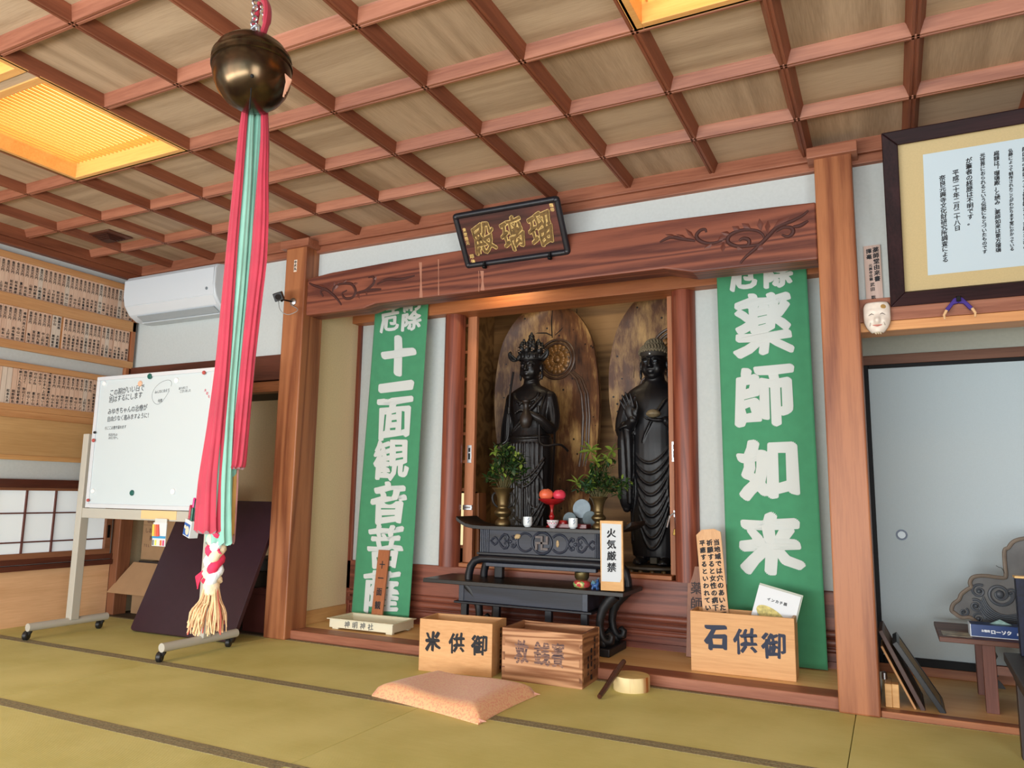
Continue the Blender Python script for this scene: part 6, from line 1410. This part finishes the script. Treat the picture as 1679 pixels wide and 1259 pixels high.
streamer('green_streamer', M_SG2, [(423, 145, 10), (424, 176, 11), (421, 230, 12), (416, 310, 13), (411, 400, 15), (404, 480, 16), (396, 570, 15), (389, 650, 14), (381, 740, 14), (378, 779, 12)],  0.082, .018, 7, 4)
streamer('brown_streamer', M_SB, [(384, 745, 9), (379, 800, 14), (375, 877, 13)],  0.092, .010, 5, 5)
streamer('ochre_streamer', M_SY, [(386, 740, 5), (382, 800, 8), (378, 878, 8)],  0.086, .007, 4, 6)
streamer('mauve_streamer', mat('streamer_mauve', (166, 116, 110), .8, var=.2, scale=20), [(389, 740, 6), (386, 800, 8), (380, 889, 7)],  0.094, .007, 4, 7)
streamer('white_streamer', M_SW, [(394, 420, 3), (384, 520, 4), (374, 620, 6), (363, 720, 7), (354, 800, 8), (346, 885, 9)],  0.066, .008, 4, 8)
M_BRW = mat('braid_white', (222, 228, 232), .85, bump=.6, scale=70); M_BRR = mat('braid_red', (206, 40, 76), .8, var=.15, scale=30); M_BRC = mat('braid_cream', (226, 202, 168), .85, bump=.5, scale=60)
zt, zb = .855, .700; xb = at(348, 930, BY + .06).x; BY += .06
for k, (mm, nm) in enumerate(((M_BRW, 'white_braid'), (M_BRR, 'red_braid'), (M_BRC, 'cream_braid'))):
    pp = []; R = []
    for i in range(31):
        f = i / 30; a = 2 * PI * (f * 1.5 + k / 3); pp.append((xb + .002 + .0165 * math.sin(a) + .012 * (1 - f) , BY + .011 * math.sin(2 * a), zt + (zb - zt) * f)); R.append(.0135 + .005 * abs(math.cos(a)))
    MB().tube(pp, R, 12).build(nm, mm, st)
q = MB()
for k in range(7): q.tube([(xb - .01, BY - .02, .735), (xb - .025 - .003 * k, BY - .02, .715), (xb - .034 - .005 * k, BY - .02 + .004 * k, .695 - .006 * (k % 4))], [.006, .005, .002], 6)
for k in range(4): q.tube([(xb + .02, BY - .01, .785), (xb + .035, BY - .01, .795 + .004 * k), (xb + .048 - .006 * k, BY - .01, .79 + .005 * k)], [.005, .004, .0015], 6)
q.build('red_fringe', M_BRR, st)
MB().lathe([(.020, 0), (.024, .012), (.025, .03), (.020, .042)], (xb + .002, BY, .662), 20).build('tassel_band', M_BRC, st)
random.seed(5); q = MB()
for k in range(110):
    a = random.uniform(0, 2 * PI); r = random.uniform(.2, 1); sp = random.uniform(.6, 1.5); L = random.uniform(.105, .15); w = random.uniform(.0012, .0030)
    p0 = Vector((xb + .002 + .022 * r * math.cos(a), BY + .022 * r * math.sin(a), .690)); p1 = p0 + Vector((.009 * math.cos(a) * sp, .009 * math.sin(a) * sp, -.045)); p2 = p0 + Vector((.020 * math.cos(a) * sp * r + random.uniform(-.006, .006), .026 * math.sin(a) * sp, -L * .6)); p3 = p0 + Vector((.027 * math.cos(a) * sp * r + random.uniform(-.012, .012), .03 * math.sin(a) * sp, -L))
    q.tube(cat_rom([p0, p1, p2, p3], 3), w, 5, 1 if k % 6 == 0 else 0)
q.build('tassel', [mat('straw', (222, 184, 138), .85, var=.2, scale=40), mat('tassel_red', (190, 96, 80), .85)], st)
# ================================================================== RIGHT SIDE: BIG FRAMED CALLIGRAPHY
O = Vector((3.825, -.055, 1.945)); TP = Vector((3.825, -.40, 2.70)); V = (TP - O).normalized(); U = X; Hf = (TP - O).length; Wf = 1.75
M_EBONY = wood('ebony_frame', (26, 14, 17), (52, 29, 31), 'Z', spec=.12, rough=.5, dist=1.0, mix=.3); M_EBONYX = wood('ebony_frame_x', (26, 14, 17), (52, 29, 31), 'X', spec=.12, rough=.5, dist=1.0, mix=.3)
fr = thing('framed_calligraphy', 'large dark-framed handwritten document leaning out above the white sliding panel', 'framed document', O)
g = .066
N = U.cross(V).normalized()
def side(p2, m): MB().prism(p2, O, U, V, .045, off=.03).build('frame_side', m, fr, smooth=0, bevel=.004)
side([(0, 0), (g, g), (g, Hf - g), (0, Hf)], M_EBONY); side([(Wf, 0), (Wf, Hf), (Wf - g, Hf - g), (Wf - g, g)], M_EBONY); side([(0, 0), (Wf, 0), (Wf - g, g), (g, g)], M_EBONYX); side([(0, Hf), (g, Hf - g), (Wf - g, Hf - g), (Wf, Hf)], M_EBONYX)
MB().prism([(g, g), (Wf - g, g), (Wf - g, Hf - g), (g, Hf - g)], O, U, V, .012).build('mat_board', mat('gold_silk', (190, 170, 124), .7, var=.04, scale=160), fr, smooth=0)
PX0, PX1, PZ0, PZ1 = .168, Wf - .168, .135, Hf - .128
MB().prism([(PX0, PZ0), (PX1, PZ0), (PX1, PZ1), (PX0, PZ1)], O, U, V, .0005, off=.001).build('paper', mat('doc_paper', (186, 203, 213), .7), fr, smooth=0)
b = MB(); colsT = ['奈良元興寺文化財研究所調査による', '平成二十年二月二十八日', 'が筆者の経歴は不明です。', '光世界におられるという伝説にもとづいたものです', '扁額は「瑠璃殿」と読み、薬師如来は東方瑠璃', '仏師によって制作されたことがわかります堂にかかっている', '師口宗心再口之」と墨書銘があり台座が京都の', '像本尊の御様子から天保七年薬師本仏の御姿を伝', '薬師堂は当地の古刹にて本尊薬師如来を安置し', '薬師堂由来書']
for k, s in enumerate(colsT):
    u = PX0 + .075 + k * .0535; top = PZ1 - [.105, .090, .045, .035, .035, .035, .035, .035, .035, .035][k]; n_ = len(s)
    span = min(.0275 * n_, top - PZ0 - (.075 if k else .055)); pit = span / n_
    if k in (1, 2): pit = .0255
    column(b, s, O, U, V, u, top, min(pit * 1.05, .031), pit, nib=.0011, slant=.12, off=.002, n=3, wob=.02)
b.build('lettering', M_INK, [c for c in fr.children if c.name.startswith('paper')][0], smooth=0)
# purple tasselled nail cover under the frame
nc = thing('frame_pad', 'purple folded cloth pad with cream tassels under the big frame', 'cloth pad', at(1571, 500, -.09))
c = at(1571, 487, -.09); q = MB()
for s in (-1, 1): q.prism([(0, 0), (s * .012, .004), (s * .055, -.050), (s * .058, -.064), (s * .045, -.066), (s * .020, -.032), (0, -.028)][::s], c, X, Z, .02)
q.build('pad', mat('purple_cloth', (58, 34, 128), .7), nc, smooth=0, bevel=.003)
q = MB()
for s in (-1, 1): q.tube([c + Vector((s * .052, -.012, -.062)), c + Vector((s * .064, -.012, -.085)), c + Vector((s * .062, -.012, -.105))], [.007, .006, .004], 8)
q.build('tassels', mat('tassel_cream', (216, 176, 130), .8), nc); MB().obox(c + Vector((0, -.015, -.012)), (.018, .012, .026)).build('metal_clip', M_BLACK, nc, bevel=.002)
# paper strip and mask
O2 = at(1434, 492, -.012); a = at(1417, 403, -.012); e = at(1447, 400, -.012)
sp = thing('name_strip', 'narrow unpainted wooden strip with brush writing above the old man mask', 'name strip', O2)
MB().prism([(-.0385, -.005), (.0385, -.005), (.0385, .288), (-.0385, .288)], (O2.x + .001, -.014, O2.z), X, Z, .010).build('board', wood('strip_wood', (168, 142, 130), (196, 172, 160), 'Z', dist=1.0, mix=.3), sp, smooth=0)
b = MB(); column(b, '薬師堂由来書', (O2.x, -.0142, O2.z), X, Z, .018, .277, .029, .0305, nib=.0014, slant=.1, n=4); column(b, '揮毫', (O2.x, -.0142, O2.z), X, Z, -.014, .272, .027, .03, nib=.0013, slant=.1, n=4); column(b, '元興寺住職', (O2.x, -.0142, O2.z), X, Z, -.010, .190, .017, .018, nib=.0009, slant=.1, n=3); column(b, '武田', (O2.x, -.0142, O2.z), X, Z, -.006, .092, .021, .024, nib=.001, slant=.1, n=3); column(b, '聡', (O2.x, -.0142, O2.z), X, Z, -.004, .025, .021, .022, nib=.001, slant=.1, n=3)
b.build('lettering', M_INK, sp.children[0], smooth=0)
mk = thing('old_man_mask', 'white smiling old man mask hanging on the lintel under the wooden name strip', 'mask', (3.762, -.07, 1.815))
mc = Vector((3.762, -.068, 1.885)); q = MB(); R = []
for j in range(25):
    v = -1 + 2 * j / 24; row = []
    wv = .058 * (1 - max(0, -v) ** 2.2 * .62) * (1 if v < .6 else 1 - (v - .6) ** 2 * 1.2)
    for i in range(25):
        u = -1 + 2 * i / 24; x = wv * u; z = .075 * v; d = .042 * math.sqrt(max(0, 1 - .92 * u * u)) * (1 - .25 * v * v)
        d += .012 * math.exp(-((u * wv) / .009) ** 2 - ((z + .012) / .020) ** 2) + .016 * math.exp(-((u * wv) / .012) ** 2 - ((z + .022) / .010) ** 2)
        for s in (-1, 1):
            d += .009 * math.exp(-((x - s * .030) / .014) ** 2 - ((z + .022) / .013) ** 2) + .006 * math.exp(-((x - s * .026) / .018) ** 2 - ((z - .030) / .007) ** 2) - .006 * math.exp(-((x - s * .025) / .014) ** 2 - ((z - .012) / .006) ** 2)
        d -= .007 * math.exp(-((x) / .022) ** 2 - ((z + .043) / .006) ** 2); d += .004 * math.exp(-((x) / .02) ** 2 - ((z + .062) / .008) ** 2)
        row.append(Vector((mc.x + x, mc.y - d, mc.z + z)))
    R.append(row)
o = q.grid(R).build('face', mat('mask_white', (226, 216, 204), .5, var=.05, scale=50), mk, smooth=80)
md = o.modifiers.new('th', 'SOLIDIFY'); md.thickness = .005; md.offset = 1
q = MB()
for s in (-1, 1): q.tube([mc + Vector((s * .012, -.044, .010)), mc + Vector((s * .024, -.044, .016)), mc + Vector((s * .037, -.036, .009))], [.0010, .0018, .001], 6)
for s in (-1, 1):
    q.tube([mc + Vector((s * .015, -.050, -.020)), mc + Vector((s * .030, -.046, -.030)), mc + Vector((s * .034, -.038, -.045))], .0008, 5)
    for k in range(4): q.tube([mc + Vector((s * .044, -.026, .012 - .006 * k)), mc + Vector((s * .060, -.006, .016 - .008 * k))], .0007, 5)
q.build('painted_lines', mat('mask_ink', (60, 50, 48), .6), mk)
MB().tube([mc + Vector((-.020, -.040, -.041)), mc + Vector((0, -.046, -.045)), mc + Vector((.020, -.040, -.041))], [.002, .0045, .002], 8).build('lips', mat('mask_lip', (192, 116, 104), .5), mk)
MB().lathe([(0, .003), (.011, .003), (.0135, 0), (0, 0)], mc + Vector((.030, -.0355, .050)), 20, 0, rot(PI / 2 - .2, 0, .35)).build('eyebrow_pompom', mat('pompom', (168, 132, 74), .9), mk)
q = MB()
for k in range(9): q.tube([mc + Vector((-.014 + .0035 * k, -.030, -.068)), mc + Vector((-.014 + .0035 * k, -.028, -.080 - .003 * (k % 3)))], .0013, 5)
q.build('beard', mat('beard', (220, 210, 180), .8), mk); MB().tube([mc + Vector((-.03, -.010, .075)), mc + Vector((0, -.020, .071)), mc + Vector((.03, -.010, .075))], .0022, 6).build('cord', M_BLACK, mk)

# ================================================================== LEANING FRAMES AND BLOCK BY THE RIGHT PILLAR
def leaning(name, label, foot, top, th, depth, y0, fm, bm, cat='picture frame'):
    a = Vector((foot, y0, .030)); b2 = Vector((top[0], y0, top[1])); V = (b2 - a).normalized(); L = (b2 - a).length; N = Vector((V.z, 0, -V.x)); t = thing(name, label, cat, a, 'frames leaning on the right pillar')
    R = Matrix((V, Y, V.cross(Y))).transposed(); c = (a + b2) / 2 + Y * depth / 2 - N * th / 2
    g = .022
    for o_, s in (((0, -depth / 2 + g / 2, 0), (L, g, th)), ((0, depth / 2 - g / 2, 0), (L, g, th)), ((-L / 2 + g / 2, 0, 0), (g, depth - 2 * g, th)), ((L / 2 - g / 2, 0, 0), (g, depth - 2 * g, th))):
        MB().obox(c + R @ Vector(o_), s, R).build('frame_side', fm, t, smooth=0, bevel=.002)
    MB().obox(c + N * th * .2, (L - 2 * g, depth - 2 * g, th * .3), R).build('backing', bm, t, smooth=0)
    return t
M_FR1 = mat('frame_pale', (182, 134, 86), .6); M_FR2 = mat('frame_brown', (66, 40, 32), .5, var=.2, scale=30); M_FR3 = mat('frame_black', (26, 28, 34), .3)
leaning('leaning_frame', 'thin pale wooden frame leaning innermost against the pillar beside the step', 3.835, (3.705, .300), .010, .20, -.005, M_FR1, mat('backing_tan', (150, 112, 74), .7))
leaning('leaning_frame', 'brown wooden frame leaning between the pale and the black frames', 3.872, (3.708, .375), .020, .32, -.01, M_FR2, mat('backing_brown', (96, 78, 60), .7))
leaning('leaning_frame', 'black frame with a tan backing, outermost of the frames leaning by the pillar', 3.955, (3.768, .328), .024, .30, -.012, M_FR3, mat('backing_olive', (142, 130, 100), .7))
tag(MB().box(3.705, 3.735, -.035, .12, .030, .135).box(3.735, 3.765, -.03, .03, .030, .135).build('wooden_block', M_HINOKI, smooth=0, bevel=.003), 'small pale wooden block behind the foot of the leaning frames', 'wooden block')
tag(MB().lathe([(0, 0), (.012, 0), (.012, .03), (.006, .035), (0, .035)], (3.705, .06, .136), 14).build('metal_fitting', M_STEEL), 'small metal fitting on the wooden block behind the leaning frames', 'fitting')

# ================================================================== LOW TABLE WITH CLOUD CARVING
M_TB = wood('stand_wood', (70, 42, 34), (112, 74, 60), 'X', rough=.5, dist=1.5, mix=.35)
t = thing('side_table', 'low brown wooden stand in front of the white sliding panel', 'table', (4.4, .3, .028))
MB().box(3.947, 4.95, .05, .56, .335, .358).build('table_top', M_TB, t, bevel=.003)
lg = MB().obox((4.148, .115, .182), (.052, .045, .310), rot(.0, .0, 0)); lg.build('leg', wood('stand_leg', (84, 48, 40), (122, 76, 64), 'Z', dist=1.0, mix=.3), t, smooth=0, bevel=.003)
lg = MB().obox((4.148, .49, .182), (.052, .045, .310)); lg.build('leg', MATS['stand_leg'], t, smooth=0, bevel=.003)
MB().box(4.122, 4.174, .093, .137, .300, .3349).build('carved_cap', mat('carved_cap', (58, 50, 46), .6, var=.4, scale=60), t, bevel=.003)
wv = [(0, 0)] + [(.012 + .010 * math.sin(k * 1.6) + .03 * (k > 10), -.022 * k) for k in range(13)] + [(-.02, -.265), (-.02, 0)]
MB().prism(wv, (4.195, .46, .334), X, Z, .03).build('scroll_bracket', mat('bracket_black', (26, 22, 22), .5), t, smooth=0)
for yy in (.115, .49): MB().obox((4.85, yy, .182), (.052, .045, .310)).build('leg', MATS['stand_leg'], t, smooth=0, bevel=.003)
MB().box(4.175, 4.83, .10, .13, .20, .24).build('stretcher', M_TB, t, smooth=0)
M_CLOUD = mat('grey_carving', (92, 92, 92), .6, var=.2, scale=14); M_CLOUD2 = mat('carving_face', (70, 76, 84), .5, var=.15, scale=20); M_EDGE = mat('carving_edge', (118, 106, 94), .65, var=.2, scale=20)
cl = thing('cloud_carving', 'grey carved wooden cloud ornament standing on the low stand by the sliding panel', 'carving', (4.4, .38, .358))
YC = .36
def cp(px, py, o=0): return at(px, py, YC - o)
ol = [(1665, 1032), (1640, 1032), (1618, 1028), (1600, 1018), (1590, 1012), (1576, 1012), (1565, 1005), (1560, 1000), (1563, 990), (1572, 983), (1576, 974), (1586, 966), (1592, 962), (1590, 955), (1594, 947), (1604, 944), (1618, 944), (1632, 946), (1646, 947), (1649, 942), (1647, 920), (1647, 902), (1653, 898), (1659, 890), (1668, 885), (1685, 882), (1715, 882), (1738, 892), (1752, 910), (1756, 935), (1772, 945), (1800, 955), (1820, 985), (1810, 1020), (1770, 1032)]
P2 = [(cp(*p).x, max(cp(*p).z, .3585)) for p in ol]
pp = cat_rom([(x, 0, z) for x, z in P2] + [(P2[0][0], 0, P2[0][1])], 4)[:-1]
MB().prism([(p.x, max(p.z, .3585)) for p in pp], (0, YC, 0), X, Z, .055).build('slab', M_CLOUD, cl, smooth=40, bevel=.006)
q = MB(); q.tube([Vector((p.x, YC - .004, max(p.z, .364))) for p in pp] , .0095, 8, ref=(0, 1, 0)); q.build('raised_edge', M_EDGE, cl)
q = MB()
def swirl(px, py, R, turns, w, sgn=1, a0=0):
    c = cp(px, py); pts = []; rr = []; n = int(26 * turns)
    for k in range(n + 1):
        f = k / n; r = R * (1 - .72 * f); a = a0 + sgn * 2 * PI * turns * f; pts.append(c + Vector((r * math.cos(a), -.004, r * math.sin(a)))); rr.append(w * (1 - .4 * f))
    q.tube(pts, rr, 7, ref=(0, 1, 0)); q.ell(c + Vector((0, -.004, 0)), (R * .34, .014, R * .34), 14, 8)
swirl(1639, 974, .058, 1.6, .009, -1, .3); swirl(1605, 969, .034, 1.3, .007, 1, 1); swirl(1600, 993, .032, 1.3, .007, -1, 2); swirl(1604, 1014, .030, 1.2, .006, 1, 0); swirl(1580, 1003, .022, 1.1, .005, -1, 1); swirl(1657, 972, .022, 1.2, .005, 1, 0)
for k in range(6):
    q.tube(cat_rom([cp(1612 - 1.5 * k, 978 + 3.5 * k, .004), cp(1622 - k, 996 + 3.2 * k, .006), cp(1642, 1008 + 3 * k, .006), cp(1664, 1008 + 3 * k, .004), cp(1690, 1000 + 3 * k, .004)], 4), .0045, 6, ref=(0, 1, 0))
q.build('swirls', M_CLOUD2, cl)
MB().tube(cat_rom([cp(1647, 940, .01), cp(1643, 932, .02), cp(1638, 930, .02), cp(1633, 927, .02)], 4), .0012, 5).build('loose_wire', M_BLACK, cl)
bx = thing('candle_box', 'blue candle box with white print lying on the low stand', 'box', (4.25, .2, .358))
p = at(1591, 1034, .14); w = .30; BXM = mat('box_blue', (22, 56, 116), .35)
MB().box(p.x, p.x + w, .14, .25, .3585, .415).build('carton', BXM, bx, smooth=0, bevel=.0015)
MB().box(p.x - .0005, p.x + .003, .1385, .25, .3585, .4155).box(p.x, p.x + w, .1388, .14, .3587, .3615).build('white_edge', mat('box_edge', (220, 228, 236), .4), bx, smooth=0)
b = MB(); line(b, 'ローソク', (0, .14, 0), X, Z, p.x + .082, .386, .021, .021, nib=.0016); line(b, 'お徳用', (0, .14, 0), X, Z, p.x + .045, .388, .012, .0115, nib=.0008); line(b, '無地', (0, .14, 0), X, Z, p.x + .185, .383, .012, .013, nib=.0008)
b.build('lettering', mat('box_white_print', (226, 232, 240), .4), bx.children[0], smooth=0)
MB().prism([(.065, .0), (.11, .028), (.155, .0)], (p.x + .02, .20, .4152), X, Vector((0, .7, .7)), .001).build('flame_picture', mat('flame_print', (150, 190, 190), .4, var=.4, scale=30), bx, smooth=0)
ph = thing('photo_card', 'small black and white photo card lying on the end of the low stand', 'photo', (4.0, .2, .358))
MB().box(3.965, 4.085, .10, .24, .3582, .3595).build('card', mat('photo_print', (150, 140, 116), .4, var=.7, scale=22), ph, smooth=0)
# dark table and blue-black panel at the right edge
M_DT = mat('dark_table', (32, 29, 30), .5, var=.2, scale=20)
dt = thing('dark_table', 'dark low table in front of the step, near the brown stand', 'table', (4.5, -.7, 0))
MB().prism([(4.155, -.395), (5.0, -.30), (5.0, -1.10), (4.135, -1.16)], (0, 0, .385), X, Y, .035).build('table_top', M_DT, dt, smooth=0, bevel=.004)
MB().prism([(4.180, -.43), (4.95, -.34), (4.95, -1.06), (4.165, -1.13)], (0, 0, .349), X, Y, .06).build('apron', mat('dark_apron', (34, 28, 28), .5), dt, smooth=0)
for x, y in ((4.205, -.465), (4.195, -1.09), (4.92, -.40), (4.92, -1.02)): MB().box(x - .022, x + .022, y - .022, y + .022, 0, .29).build('leg', mat('dark_leg', (44, 32, 30), .5), dt, smooth=0, bevel=.003)
p = at(1664, 944, -.45)
pn = thing('lacquer_case', 'worn blue-black case with a gilt top edge standing on the dark low table', 'case', (p.x + .2, -.45, .385))
MB().box(p.x, p.x + .45, -.46, -.41, .3855, p.z - .008).build('body', mat('blue_black', (9, 16, 40), .45, var=.5, scale=50, spec=.2), pn, smooth=0, bevel=.002)
MB().box(p.x - .003, p.x + .453, -.463, -.407, p.z - .008, p.z).build('gilt_edge', mat('gilt_edge', (196, 158, 92), .5), pn, smooth=0)
